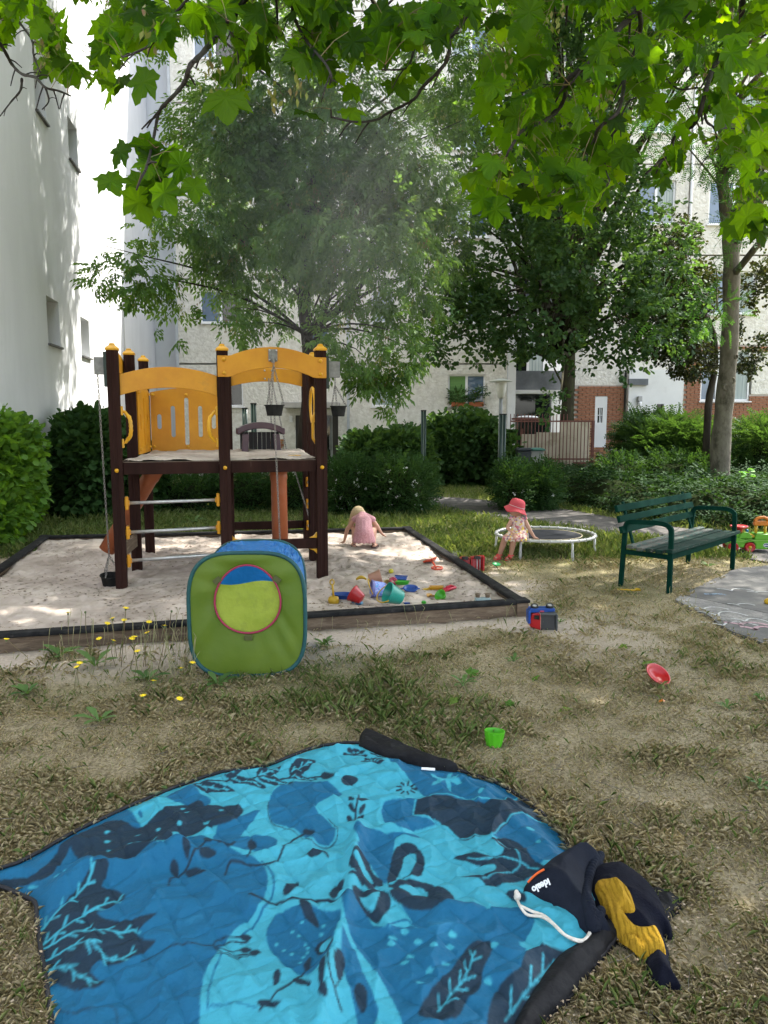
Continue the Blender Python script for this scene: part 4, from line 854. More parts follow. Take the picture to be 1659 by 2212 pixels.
fd = [(0.10 + 0.075 * math.cos(t), 0.16 + 0.075 * math.sin(t)) for t in np.linspace(0, math.pi, 13)]; obj('fender', side(fd, 0.05, -0.11), lime, rd, bevel=0.006, fixn=True)
obj('bonnet', side([(0.08, 0.15), (0.27, 0.15), (0.26, 0.20), (0.12, 0.22)], 0.17), lime, rd, bevel=0.015, fixn=True)
obj('seat', side([(-0.02, 0.165), (0.15, 0.165), (0.14, 0.19), (0.05, 0.182), (-0.02, 0.20)], 0.14), ylw, rd, bevel=0.008, fixn=True)
obj('steering_wheel', MB().lathe([(0.035, 0.21), (0.045, 0.25), (0.09, 0.275), (0.105, 0.285), (0.1, 0.298), (0.085, 0.292), (0.04, 0.28), (0.0004, 0.285)], RP(0.14, 0.02, 0), n=24), redp, rd, smooth=True)
obj('horn', MB().ball(RP(0.045, 0.02, 0.235), 0.02), plastic('light blue plastic', (0.02, 0.3, 0.55)), rd, smooth=True)
for a in (-0.155, -0.05): obj('handle_post', MB().tube([RP(a, 0, 0.2), RP(a, 0, 0.32)], 0.017, 10), ylw, rd, smooth=True)
hp = [(-0.19, 0.305), (-0.02, 0.305), (-0.015, 0.33), (-0.03, 0.37), (-0.07, 0.405), (-0.12, 0.415), (-0.17, 0.405), (-0.195, 0.37), (-0.2, 0.33)]
hw = [(-0.15, 0.362), (-0.075, 0.362), (-0.065, 0.375), (-0.085, 0.392), (-0.115, 0.398), (-0.145, 0.392), (-0.16, 0.375)]
hm = MB().tube([RP(a, 0, c) for a, c in ((-0.11, 0.405), (-0.17, 0.39), (-0.185, 0.365), (-0.05, 0.365), (-0.055, 0.39))][:3] + [RP(-0.185, 0, 0.345)], 0.018, 8)
hm = MB().prism([RP(a, -0.025, c) for a, c in hp[:4] + [(-0.06, 0.36), (-0.16, 0.36)] + hp[7:]], rv * 0.05); hm.tube([RP(a, 0, c) for a, c in ((-0.185, 0.36), (-0.17, 0.39), (-0.13, 0.405), (-0.085, 0.40), (-0.05, 0.385), (-0.035, 0.36))], 0.019, 10)
obj('push_handle', hm, orp, rd, bevel=0.008, fixn=True)
for a in (0.045, 0.235):
    for s in (-1, 1):
        w_ = obj('wheel', MB().lathe([(0.02, -0.02), (0.055, -0.02), (0.058, -0.012), (0.058, 0.016), (0.05, 0.022), (0.02, 0.014)], RP(a, s * 0.1, 0.057), rv.to_track_quat('Z', 'Y').to_matrix() @ Matrix.Diagonal((1, 1, s)), n=22), redp, rd, smooth=False, bevel=0.003)
        obj('hub', MB().ball(RP(a, s * 0.115, 0.057), (0.02, 0.012, 0.02)), ylw, w_, smooth=True)
bd_ = obj('badge', MB().lathe([(0.036, 0), (0.034, 0.004), (0.0004, 0.005)], RP(-0.14, -0.110, 0.085), (-rv).to_track_quat('Z', 'Y').to_matrix() @ Matrix.Diagonal((1, 0.62, 1)), n=20), pm('navy badge', (0.01, 0.04, 0.12)), bodyo)
obj('badge_rim', MB().tube([RP(-0.14 + 0.037 * math.cos(t), -0.112, 0.085 + 0.023 * math.sin(t)) for t in np.linspace(0, 6.283, 25)[:-1]], 0.002, 4, closed=True), whitef, bd_)
def text_mesh(name, body, size, mat, parent, loc, ex, ey, th=0.0008, bold=0.0):
    cu = bpy.data.curves.new('t', 'FONT'); cu.body = body; cu.size = size; cu.extrude = th; cu.offset = bold; cu.align_x = 'CENTER'; cu.align_y = 'CENTER'; cu.resolution_u = 3
    to = bpy.data.objects.new('t', cu); C.objects.link(to); me = to.to_mesh().copy() if False else bpy.data.meshes.new_from_object(to.evaluated_get(bpy.context.evaluated_depsgraph_get())); bpy.data.objects.remove(to)
    me.name = name; ex = Vector(ex).normalized(); ey = Vector(ey); ey = (ey - ex * ey.dot(ex)).normalized(); ez = ex.cross(ey)
    M_ = Matrix((ex, ey, ez)).transposed().to_4x4(); M_.translation = Vector(loc) - org(parent); me.transform(M_); me.materials.clear(); me.materials.append(mat)
    o = bpy.data.objects.new(name, me); C.objects.link(o); o.parent = parent; return o
text_mesh('badge_text', 'chicco', 0.023, whitef, bd_, RP(-0.14, -0.1165, 0.085), -ru, (0, 0, 1), bold=0.0006)
# ================================================================ picnic blanket
def Z5(x, y): return (0.529 * x, 1563.4 + 0.529 * y)
def Z6(x, y): return (768 + 0.537 * x, 1563.4 + 0.537 * y)
def ZB(x, y): return (1014.8 + 0.2976 * x, 1728 + 0.2976 * y)
def ZF(x, y): return (685.7 + 0.2645 * x, 1728 + 0.2645 * y)
RIGHT = [(1245, 1862), (1305, 1905), (1352, 1990), (1330, 2037), (1283, 2094), (1223, 2168), (1164, 2216), (1100, 2330), (1010, 2480)]
BL2 = [(-40, 1893), (0, 1884), (60, 1862), (150, 1812), (250, 1763), (370, 1710), (480, 1674), (570, 1662), (640, 1634), (700, 1617), (775, 1611), (850, 1640), (985, 1668), (1080, 1703), (1165, 1757), (1212, 1812)] + RIGHT + [(160, 2480), (112, 2212), (100, 2130), (80, 2000), (77, 1962), (40, 1938), (0, 1922), (-50, 1915)]
BP2 = [xy(G(*p)) for p in BL2]
def ridge(x, y, pl, h, w):
    P_ = [xy(G(*p)) for p in pl]; d = dpoly(x, y, P_, False); return h * np.exp(-(d / w) ** 2)
FOLDS = [([(775, 1815), (762, 1900), (748, 2000), (715, 2120), (690, 2260)], .034, .028), ([(70, 1962), (180, 1912), (290, 1903), (380, 1868)], .045, .04), ([(300, 1905), (345, 1985), (420, 1975)], .016, .03),
         ([(390, 1850), (470, 1945), (560, 1990)], .018, .03), ([(500, 1890), (640, 1850), (780, 1800)], .016, .035), ([(780, 1830), (900, 1790), (1010, 1770)], .018, .035), ([(840, 1960), (1000, 2000), (1180, 2010)], .012, .03),
         ([(760, 1870), (800, 1960), (850, 2060)], .015, .025), ([(0, 1905), (120, 1860), (200, 1845)], .02, .03), ([(640, 1660), (760, 1700), (900, 1690)], .012, .03), ([(1000, 1700), (1090, 1780), (1190, 1860)], .014, .03), ([(200, 2080), (350, 2060), (480, 2090)], .012, .03)]
def quilt(x, y):
    u, v = (x * 0.82 + y * 0.57) / 0.105, (-x * 0.57 + y * 0.82) / 0.105
    wu = u + 0.25 * vnoise(v * 0.9, u * 0.3, 3); wv = v + 0.25 * vnoise(u * 0.9, v * 0.3, 4)
    du = np.abs(wu - np.round(wu)); dv = np.abs(wv - np.round(wv)); return 1 - np.exp(-np.minimum(du, dv) * 14)
def blanket_z(x, y):
    z = 0.014 + 0.008 * quilt(x, y)
    for f in FOLDS: z = z + ridge(x, y, *f)
    wx_ = x + 0.12 * fbm(x * 3, y * 3, 1); wy_ = y + 0.12 * fbm(x * 3 + 5, y * 3, 2)
    z = z + 0.030 * (1 - np.abs(2 * fbm(wx_ * 3.2, wy_ * 3.2, 5, 3) - 1)) ** 3 + 0.011 * (1 - np.abs(2 * vnoise(wx_ * 11, wy_ * 11, 2) - 1)) ** 2 + 0.02 * fbm(x * 1.2, y * 1.2, 6, 2)
    e = dpoly(x, y, BP2); return z * np.clip(e / 0.10, 0.2, 1)
xs = np.arange(-1.75, 1.15, 0.0042); ys = np.arange(1.3, 4.0, 0.0058); X, Y, F = grid(xs, ys); ins = inpoly(X, Y, BP2); F = F[ins[F].all(1)]
used = np.unique(F); rm = np.full(len(X), -1); rm[used] = np.arange(len(used)); X, Y, F = X[used], Y[used], rm[F]
Zb = blanket_z(X, Y); NV = len(X); SO = ((-.3, -.3), (.3, -.3), (.3, .3), (-.3, .3)); bpx, bpw = toppx(np.concatenate([X + a * .0042 * 1.3 for a, b in SO]), np.concatenate([Y + b * .0058 * 1.3 for a, b in SO]), 0.015)
cyan, midc, dark = (0.036, 0.275, 0.36), (0.003, 0.092, 0.185), (0.006, 0.022, 0.040)
col = np.tile(np.array(cyan), (4 * NV, 1))
def fillp(conv, pts_, c, sm=4):
    P_ = [conv(*p) for p in pts_]
    if sm > 1: P_ = [(v[0], v[1]) for v in smooth_loop([(a, b, 0) for a, b in P_], sm)]
    a = np.array(P_); k = np.nonzero((bpx > a[:, 0].min()) & (bpx < a[:, 0].max()) & (bpw > a[:, 1].min()) & (bpw < a[:, 1].max()))[0]
    if len(k): kk = k[inpoly(bpx[k], bpw[k], P_)]; col[kk] = c
def stroke(conv, pts_, c, w, sm=4):
    P_ = [conv(*p) for p in pts_]
    if sm > 1 and len(P_) > 2: P_ = [(v[0], v[1]) for v in smooth_loop([(a, b, 0) for a, b in P_], sm, False)]
    a = np.array(P_); k = np.nonzero((bpx > a[:, 0].min() - w) & (bpx < a[:, 0].max() + w) & (bpw > a[:, 1].min() - w) & (bpw < a[:, 1].max() + w))[0]
    if len(k): col[k[dpoly(bpx[k], bpw[k], P_, False) < w]] = c
def leaf(conv, x, y, a, b, ang, c):
    A = R(ang); fillp(conv, [(x + math.cos(t) * a * math.cos(A) - math.sin(t) * b * math.sin(A) * (1 - 0.3 * math.cos(t)), y + math.cos(t) * a * math.sin(A) + math.sin(t) * b * math.cos(A) * (1 - 0.3 * math.cos(t))) for t in np.linspace(0, 6.283, 15)[:-1]], c, 1)
fillp(Z5, [(-120, 640), (0, 560), (160, 470), (290, 400), (430, 360), (515, 340), (560, 445), (640, 525), (760, 500), (830, 490), (900, 530), (960, 560), (1050, 595), (1090, 650), (1090, 720), (1050, 800), (960, 870), (890, 960), (850, 1040), (825, 1130), (815, 1300), (780, 1800), (200, 1800), (190, 1080), (120, 760), (-60, 700)], midc)
stroke(Z5, [(1070, 600), (1115, 670), (1112, 740), (1050, 830), (985, 890)], midc, 2.2); stroke(Z5, [(905, 985), (875, 1060), (855, 1140), (850, 1226)], midc, 2.0)
fillp(Z5, [(665, 315), (760, 280), (830, 320), (862, 345), (840, 362), (755, 355)], midc)
fillp(Z5, [(880, 480), (900, 440), (980, 415), (1060, 385), (1040, 420), (985, 490), (1060, 480), (1130, 500), (1120, 540), (1060, 560), (990, 550), (900, 545), (870, 500)], midc)
fillp(Z5, [(1100, 340), (1130, 300), (1210, 265), (1320, 265), (1385, 300), (1390, 328), (1330, 345), (1290, 370), (1300, 392), (1345, 425), (1370, 460), (1360, 500), (1320, 520), (1270, 505), (1200, 450), (1120, 430), (1098, 390)], midc)
stroke(Z5, [(1097, 350), (1096, 400), (1125, 438), (1195, 458), (1262, 512), (1322, 528), (1372, 500), (1376, 450), (1340, 410)], dark, 1.0)
fillp(Z5, [(500, 380), (530, 370), (580, 440), (560, 450)], midc, 1)
fillp(Z6, [(125, 150), (330, 165), (450, 190), (640, 270), (760, 340), (860, 460), (900, 540), (780, 600), (700, 600), (640, 500), (590, 490), (540, 480), (420, 440), (250, 400), (240, 335), (285, 322), (250, 280), (190, 220)], midc)
fillp(ZF, [(525, 130), (560, 85), (680, 68), (830, 62), (790, 130), (800, 190), (900, 215), (960, 240), (860, 275), (720, 300), (660, 300), (560, 240), (530, 180)], midc)
fillp(ZF, [(310, 300), (420, 315), (540, 330), (680, 335), (820, 325), (825, 360), (720, 355), (640, 365), (625, 430), (600, 560), (560, 740), (500, 690), (420, 560), (330, 490), (340, 420), (300, 360)], midc)
fillp(ZF, [(210, 900), (300, 880), (360, 930), (410, 1020), (470, 1100), (560, 1140), (640, 1100), (760, 1090), (815, 1140), (740, 1000), (690, 920), (870, 990), (1080, 940), (1180, 940), (1330, 980), (1420, 1010), (1560, 990), (1700, 1000), (1800, 1080), (1830, 1150), (1740, 1280), (1700, 1340), (1740, 1400), (1850, 1500), (1600, 2300), (900, 2300), (600, 1700), (420, 1420), (270, 1200), (205, 1000)], midc)
fillp(Z5, [(1160, 800), (1300, 800), (1390, 830), (1378, 900), (1350, 1000), (1290, 1085), (1220, 1070), (1140, 990), (1090, 910), (1100, 850)], midc)
fillp(Z6, [(95, 1207), (30, 1050), (0, 960), (-50, 900), (-60, 1000), (0, 1207), (30, 1400)], midc, 1)
fillp(Z6, [(655, 930), (700, 850), (735, 830), (800, 860), (900, 880), (980, 850), (930, 950), (860, 950), (740, 960), (690, 960)], cyan)
fillp(Z6, [(540, 800), (600, 790), (650, 810), (720, 850), (690, 905), (655, 930), (560, 900)], midc)
# dark figures
fillp(Z5, [(280, 520), (330, 450), (400, 415), (480, 408), (540, 440), (600, 430), (660, 385), (740, 360), (820, 343), (842, 365), (900, 362), (980, 368), (992, 400), (940, 440), (850, 460), (740, 500), (620, 530), (545, 575), (565, 610), (500, 622), (420, 600), (340, 592), (300, 560)], dark)
fillp(Z5, [(-80, 645), (0, 637), (150, 628), (220, 575), (275, 520), (292, 540), (235, 610), (190, 645), (60, 662), (0, 672), (-80, 680)], dark)
for x, y, a, b in ((440, 477, 13, 5), (565, 480, 11, 4), (440, 520, 13, 6), (535, 530, 13, 5), (563, 514, 13, 5), (445, 555, 9, 7), (625, 515, 17, 9), (648, 463, 10, 6), (735, 448, 11, 6), (720, 487, 14, 7), (765, 395, 10, 4), (748, 375, 10, 4), (845, 440, 13, 8), (905, 384, 10, 4), (500, 620, 9, 4)): leaf(Z5, x, y, a, b, -15, cyan)
leaf(Z5, 575, 393, 14, 8, 65, midc); leaf(Z5, 245, 637, 30, 6, -35, cyan); leaf(Z5, 135, 668, 22, 4, 5, cyan)
fillp(Z5, [(150, 860), (250, 760), (400, 632), (450, 645), (415, 690), (470, 700), (515, 735), (480, 770), (400, 800), (430, 830), (540, 850), (640, 828), (590, 870), (560, 895), (590, 935), (640, 938), (560, 990), (480, 1018), (400, 1010), (370, 1055), (430, 1088), (375, 1115), (280, 1090), (200, 1030), (170, 960)], dark, 3)
def coral(conv, trunk, n, ln, w, c):
    stroke(conv, trunk, c, w, 3); P_ = [Vector((*p, 0)) for p in trunk]
    Q = smooth_loop(P_, 6, False)
    for i in range(n):
        k = int((i + 1) / (n + 0.6) * (len(Q) - 1)); t = (Q[min(k + 1, len(Q) - 1)] - Q[k - 1]).normalized(); s = 1 if i % 2 else -1
        a = Vector((t.x * 0.8 - s * t.y * 0.6, t.y * 0.8 + s * t.x * 0.6, 0)); stroke(conv, [(Q[k].x, Q[k].y), (Q[k].x + a.x * ln * (1 - 0.3 * i / n), Q[k].y + a.y * ln * (1 - 0.3 * i / n))], c, w, 1)
for tr_, n_ in (([(165, 835), (230, 780), (330, 710), (390, 645)], 7), ([(165, 900), (240, 850), (340, 810), (440, 760), (495, 745)], 9), ([(175, 910), (300, 870), (420, 885), (500, 895), (560, 880)], 8), ([(180, 960), (290, 930), (380, 960), (460, 1000), (555, 975)], 9), ([(190, 1000), (270, 1000), (330, 1060), (400, 1095)], 7)): coral(Z5, tr_, n_, 42, 2.0, cyan)
stroke(Z5, [(690, 700), (697, 668), (740, 640), (785, 595), (840, 530), (850, 512)], dark, 2.2)
for x, y, a, b, g in ((714, 625, 26, 18, 80), (765, 575, 26, 16, 80), (850, 573, 36, 17, -5), (800, 637, 45, 15, 5), (850, 520, 20, 14, 40)): leaf(Z5, x, y, a, b, g, dark)
stroke(Z5, [(840, 515), (900, 530), (940, 545), (960, 525)], dark, 2.5)
stroke(Z5, [(920, 650), (940, 612), (1000, 612), (1060, 620), (1130, 590), (1180, 510), (1255, 465)], dark, 2.2); stroke(Z5, [(1010, 590), (1030, 540), (1028, 500)], dark, 2.0); leaf(Z5, 1030, 530, 26, 18, 90, dark); leaf(Z5, 1262, 465, 26, 12, 10, dark)
leaf(Z5, 1285, 568, 36, 16, -5, dark); stroke(Z5, [(1300, 555), (1330, 575), (1340, 592)], dark, 2.5)
stroke(Z5, [(580, 1005), (640, 980), (700, 958), (790, 942), (870, 935)], dark, 1.6)
for t_ in ([(870, 935), (890, 905), (950, 895), (1005, 895)], [(875, 940), (930, 915), (1000, 915), (1020, 900)], [(875, 940), (930, 948), (1010, 948)], [(875, 945), (930, 970), (1040, 968)], [(870, 930), (900, 975), (980, 982), (1060, 965)]): stroke(Z5, t_, dark, 1.6)
for x, y in ((1005, 895), (1005, 950), (1043, 967)): leaf(Z5, x, y, 24, 13, 0, dark)
stroke(Z5, [(1020, 752), (1070, 757), (1110, 770), (1200, 768), (1300, 772), (1405, 768)], dark, 3.0)
leaf(Z5, 1190, 712, 48, 20, -52, dark); leaf(Z5, 1377, 720, 48, 20, -58, dark); leaf(Z5, 1265, 820, 60, 20, 50, dark)
stroke(Z5, [(1060, 1226), (1150, 1150), (1250, 1065), (1345, 1022)], dark, 2.6)
for x, y, a, b, g in ((1130, 1092, 42, 14, 100), (1235, 1113, 42, 14, 20), (1258, 1025, 34, 14, -75), (1387, 1062, 58, 22, 92), (1315, 1110, 62, 15, 95), (1320, 1185, 30, 18, 70), (1475, 1175, 52, 26, 80), (1100, 1205, 50, 15, 10), (1325, 965, 40, 28, 20)): leaf(Z5, x, y, a, b, g, dark)
leaf(Z5, 1330, 965, 26, 14, 10, cyan); stroke(Z5, [(1340, 1030), (1345, 1110), (1395, 1226)], dark, 2.2); stroke(Z5, [(1372, 1165), (1388, 1110)], dark, 1.6)
stroke(Z5, [(800, 275), (900, 262), (1100, 248), (1200, 238), (1320, 235)], dark, 1.8)
for x, y, a, b, g in ((875, 292, 88, 17, 5), (962, 225, 48, 20, -20), (1098, 222, 55, 22, -25), (1235, 195, 62, 26, -30), (1010, 268, 80, 15, 12), (1125, 260, 75, 14, 5), (1240, 240, 60, 10, 5), (1338, 240, 30, 14, 20), (1428, 258, 36, 20, -5)):
    leaf(Z5, x, y, a, b, g, dark)
    if a > 45: A = R(g); coral(Z5, [(x - a * .8 * math.cos(A), y - a * .8 * math.sin(A)), (x, y), (x + a * .7 * math.cos(A), y + a * .7 * math.sin(A))], 6, b * 0.75, 1.1, cyan)
stroke(Z5, [(1465, 330), (1455, 380), (1447, 440)], dark, 2.2)
for x, y, a, b, g in ((1485, 345, 22, 9, -10), (1435, 348, 16, 8, 40), (1480, 378, 22, 8, -50), (1437, 378, 20, 8, 50), (1474, 408, 20, 8, -50), (1430, 412, 18, 9, 40)): leaf(Z5, x, y, a, b, g, dark)
for c_ in ((1450, 150), (1520, 185), (1560, 150)):
    for g in range(5): A = R(-160 + g * 40); e_ = (c_[0] + 38 * math.cos(A), c_[1] + 22 * math.sin(A)); stroke(Z5, [c_, e_], dark, 1.5, 1); leaf(Z5, *e_, 14, 5, 0, dark)
for g in range(9): A = R(g * 40); stroke(Z6, [(205 + 22 * math.cos(A), 278 + 13 * math.sin(A)), (205 + 42 * math.cos(A), 278 + 24 * math.sin(A))], dark, 2.0, 1)
for a_, g in ((70, -70), (60, -25), (55, 20), (50, 75), (58, 150), (60, 200)): A = R(g); leaf(Z6, 365 + 36 * math.cos(A), 245 + 20 * math.sin(A), 32, 8, g, cyan)
leaf(Z6, 505, 308, 16, 8, -50, cyan); leaf(Z6, 703, 457, 18, 9, 20, cyan); leaf(Z6, 735, 512, 12, 6, 40, cyan)
fillp(ZF, [(800, 190), (800, 110), (850, 40), (960, 22), (1080, 25), (1160, 55), (1260, 85), (1380, 95), (1480, 92), (1560, 50), (1650, -10), (1760, -40), (1850, 0), (1930, 90), (1920, 160), (1800, 185), (1690, 180), (1600, 210), (1500, 300), (1440, 355), (1330, 350), (1220, 365), (1160, 350), (1080, 285), (990, 235), (900, 205)], dark)
stroke(ZF, [(900, 20), (860, 30), (810, 60), (790, 120), (785, 190), (850, 205), (980, 225), (1060, 270), (1140, 330), (1210, 350), (1300, 340), (1430, 352), (1490, 290), (1590, 205), (1680, 175), (1800, 185), (1900, 160), (1940, 110)], cyan, 1.5)
stroke(ZF, [(860, 25), (950, 8), (1060, 5), (1180, 40), (1280, 65), (1400, 75), (1500, 85), (1560, 45), (1620, -15), (1680, -50)], cyan, 1.5)
fillp(ZF, [(1115, 510), (1180, 498), (1290, 510), (1400, 555), (1500, 530), (1515, 490), (1460, 440), (1420, 400), (1440, 385), (1540, 368), (1640, 400), (1700, 470), (1740, 560), (1850, 640), (1880, 700), (1700, 740), (1560, 780), (1410, 805), (1330, 770), (1270, 740), (1180, 720), (1200, 712), (1320, 715), (1420, 690), (1455, 650), (1440, 615), (1300, 605), (1200, 560), (1130, 530)], dark)
stroke(ZF, [(1230, 540), (1330, 572), (1480, 560), (1560, 575), (1660, 600), (1800, 650)], cyan, 1.5); stroke(ZF, [(1475, 428), (1540, 450), (1620, 520), (1655, 590), (1620, 650), (1480, 700), (1350, 760)], cyan, 1.5)
fillp(Z6, [(600, 735), (640, 720), (680, 745), (680, 768)], dark, 2)
fillp(Z6, [(250, 1240), (330, 1100), (375, 1062), (418, 990), (470, 930), (530, 925), (550, 960), (512, 1045), (500, 1110), (445, 1165), (400, 1260)], dark)
coral(Z6, [(330, 1215), (390, 1130), (440, 1070), (480, 975)], 9, 62, 1.8, cyan)
fillp(Z6, [(530, 1300), (560, 1120), (650, 1060), (685, 985), (760, 948), (860, 950), (860, 1000), (760, 1060), (700, 1150), (640, 1300)], dark)
coral(Z6, [(600, 1215), (680, 1120), (740, 1050), (800, 980)], 6, 75, 2.0, cyan)
for x, y in ((198, 870), (150, 900), (145, 923), (252, 918), (390, 898), (380, 945), (316, 950), (220, 978), (198, 1000), (362, 1022), (298, 1046), (260, 1104), (532, 1082), (560, 945)): leaf(Z6, x, y, 17, 10, 10, cyan)
for x, y in ((1234, 848), (1195, 877), (1222, 898), (1322, 860), (1313, 893), (1130, 922), (1248, 932), (1160, 950), (1258, 950), (1192, 972), (1240, 985), (1256, 968), (1227, 1012)): leaf(Z5, x, y, 9, 6, -20, cyan)
# the big flower
fillp(ZF, [(600, 850), (570, 720), (590, 600), (610, 500), (650, 430), (720, 405), (800, 425), (860, 490), (878, 560), (860, 640), (840, 680), (750, 690), (660, 730)], dark); fillp(ZF, [(640, 725), (690, 600), (710, 510), (760, 475), (805, 500), (795, 590), (740, 670)], cyan)
fillp(ZF, [(640, 730), (760, 720), (900, 735), (1010, 790), (1080, 850), (1118, 915), (1000, 975), (880, 992), (780, 975), (680, 920), (590, 850)], dark); fillp(ZF, [(665, 790), (760, 768), (850, 778), (903, 820), (880, 860), (800, 855), (720, 820)], cyan)
fillp(ZF, [(590, 860), (590, 950), (530, 1050), (490, 1070), (430, 1040), (330, 950), (285, 860), (310, 800), (400, 830), (520, 820)], dark); fillp(ZF, [(510, 842), (480, 960), (440, 992), (380, 960), (350, 900), (420, 890)], cyan)
fillp(ZF, [(540, 740), (460, 660), (420, 560), (345, 510), (270, 590), (260, 660), (330, 720), (400, 800), (480, 830)], dark); fillp(ZF, [(455, 750), (400, 640), (350, 565), (295, 580), (340, 640), (390, 710)], cyan)
for x, y in ((500, 787), (615, 745), (583, 820)): leaf(ZF, x, y, 36, 20, -20, cyan)
stroke(ZF, [(262, 720), (320, 720), (370, 780)], dark, 2.5); stroke(ZF, [(480, 1100), (560, 1135), (640, 1060), (740, 1045), (800, 1110)], midc, 2.2)
stroke(Z5, [(215, 1150), (300, 1190), (460, 1190), (480, 1260)], dark, 1.4); stroke(Z5, [(860, 1215), (960, 1195), (1050, 1215)], midc, 1.4)
col = col.reshape(4, NV, 3).mean(0); dk_ = 1 - 0.20 * np.clip(fbm(X * 2.5, Y * 2.5, 7) - 0.4, 0, 1)
col = np.column_stack([np.clip(col * dk_[:, None] * 1.0, 0, 1), np.ones(len(X))])
bkm_, nt, P, out = newmat('printed quilted fabric'); N = nt.nodes; L = nt.links
at = N.new('ShaderNodeAttribute'); at.attribute_name = 'print'; L.new(at.outputs['Color'], P.inputs['Base Color']); P.inputs['Roughness'].default_value = 0.75; P.inputs['Sheen Weight'].default_value = 0.0; P.inputs['Specular IOR Level'].default_value = 0.25
tc = N.new('ShaderNodeTexCoord'); nz = N.new('ShaderNodeTexNoise'); nz.inputs['Scale'].default_value = 16; nz.inputs['Detail'].default_value = 6; L.new(tc.outputs['Object'], nz.inputs[0]); bp = N.new('ShaderNodeBump'); bp.inputs['Strength'].default_value = 0.9; bp.inputs['Distance'].default_value = 0.02; L.new(nz.outputs[0], bp.inputs['Height']); L.new(bp.outputs[0], P.inputs['Normal'])
g0 = G(600, 1950); bk = empty('picnic_blanket', (g0.x, g0.y, 0), 'blue leaf-patterned quilted picnic blanket spread on the dry grass', 'blanket')
npmesh('printed_top', np.stack([X, Y, Zb], 1), F, bkm_, bk, {'print': ('FLOAT_COLOR', col)}, True)
blackf = pm('black nylon underside', (0.007, 0.007, 0.008), (0.014, 0.014, 0.015), 10, 0.7, 0.8, 30, bdist=0.01, spec=0.12)
bo = [(p.x, p.y) for p in smooth_loop([(x, y, 0) for x, y in BP2], 3)]
obj('edge_binding', MB().tube([(x, y, float(blanket_z(np.array([x]), np.array([y]))[0]) + 0.006) for x, y in bo], 0.0075, 6, closed=True), pm('black binding', (0.012, 0.012, 0.015), rough=0.7), bk, smooth=True)
def lump(name, poly, H, D, mat, parent=None, base=0.01, wr=0.012, wf=14, step=0.006, seed=0, basef=None, q=0.0, conv=None, power=0.5):
    """a heap or fold of cloth over the outline: rounded rim, wrinkled top"""
    P_ = [xy(G(*(conv(*p) if conv else p))) for p in poly]; P_ = [(v.x, v.y) for v in smooth_loop([(a, b, 0) for a, b in P_], 3)]
    a = np.array(P_); X, Y, F = grid(np.arange(a[:, 0].min() - step, a[:, 0].max() + 2 * step, step), np.arange(a[:, 1].min() - step, a[:, 1].max() + 2 * step, step))
    ins = inpoly(X, Y, P_); d = dpoly(X, Y, P_)
    def hf(x, y):
        x = np.atleast_1d(np.float64(x)); y = np.atleast_1d(np.float64(y)); dd = dpoly(x, y, P_); t = np.clip(dd / D, 0, 1); h = H * (1 - (1 - t) ** 2) ** power
        wx_ = x + 0.05 * fbm(x * 6, y * 6, seed % 8); rg = 1 - np.abs(2 * fbm(wx_ * wf, y * wf * 0.6, (seed + 2) % 8, 3) - 1)
        z = base + h + (wr * (rg ** 2.5) - wr * 0.4) * t ** 0.7 + (q * quilt(x, y) * t if q else 0)
        if basef is not None: z = z + basef(x, y)
        return z
    Z = hf(X, Y); k = ins[F].any(1)
    # outline vertices just outside are let down to the base
    Z = np.where(ins, Z, base * 0.3 + (basef(X, Y) * 0.6 if basef is not None else 0)); F = F[k]; used = np.unique(F); rm = np.full(len(X), -1); rm[used] = np.arange(len(used))
    o = npmesh(name, np.stack([X, Y, Z], 1)[used], rm[F], mat, parent, smooth=True); return o, hf
lump('folded_edge', [(1350, 1990), (1345, 2025), (1330, 2042), (1286, 2098), (1226, 2172), (1168, 2222), (1100, 2340), (1030, 2470), (960, 2470), (1060, 2330), (1120, 2212), (1164, 2139), (1205, 2085), (1247, 2056), (1300, 2010)], 0.035, 0.07, blackf, bk, 0.022, 0.010, 9, q=0.006, seed=3)
lump('folded_corner', [(1400, 1925), (1440, 1930), (1476, 1957), (1437, 1996), (1400, 2040), (1350, 2030), (1340, 1950)], 0.02, 0.05, blackf, bk, 0.006, 0.008, 12, q=0.006, seed=1)
lump('rolled_corner', [(776, 1612), (777, 1600), (795, 1592), (860, 1618), (930, 1648), (990, 1668), (965, 1672), (900, 1660), (850, 1648), (800, 1635), (776, 1624)], 0.05, 0.035, blackf, bk, 0.006, 0.006, 12, step=0.004, q=0.004, seed=5)
cl_ = G(925, 1661, 0.05); obj('care_label', MB().box(cl_, (0.06, 0.014, 0.006), rz=-0.15), whitef, bk)

# ================================================================ bag, jacket, knitwear
navy = pm('dark navy cotton', (0.005, 0.007, 0.013), (0.009, 0.012, 0.020), 20, 0.9, 0.6, 180, bdist=0.003, spec=0.15); navy2 = pm('near black knit', (0.003, 0.0035, 0.008), (0.006, 0.007, 0.013), 25, 0.95, 0.7, 120, bdist=0.005, spec=0.1); ylk = pm('mustard yellow knit', (0.27, 0.155, 0.012), (0.38, 0.225, 0.02), 18, 0.95, 1.0, 130, bdist=0.006, stretch=(1, 1, 1), spec=0.1, c3=(0.33, 0.19, 0.02), s3=14)
nt = ylk.node_tree; wv = nt.nodes.new('ShaderNodeTexWave'); wv.inputs['Scale'].default_value = 22; wv.inputs['Distortion'].default_value = 3; wv.inputs['Detail'].default_value = 2; tcw = nt.nodes.new('ShaderNodeTexCoord'); nt.links.new(tcw.outputs['Object'], wv.inputs[0])
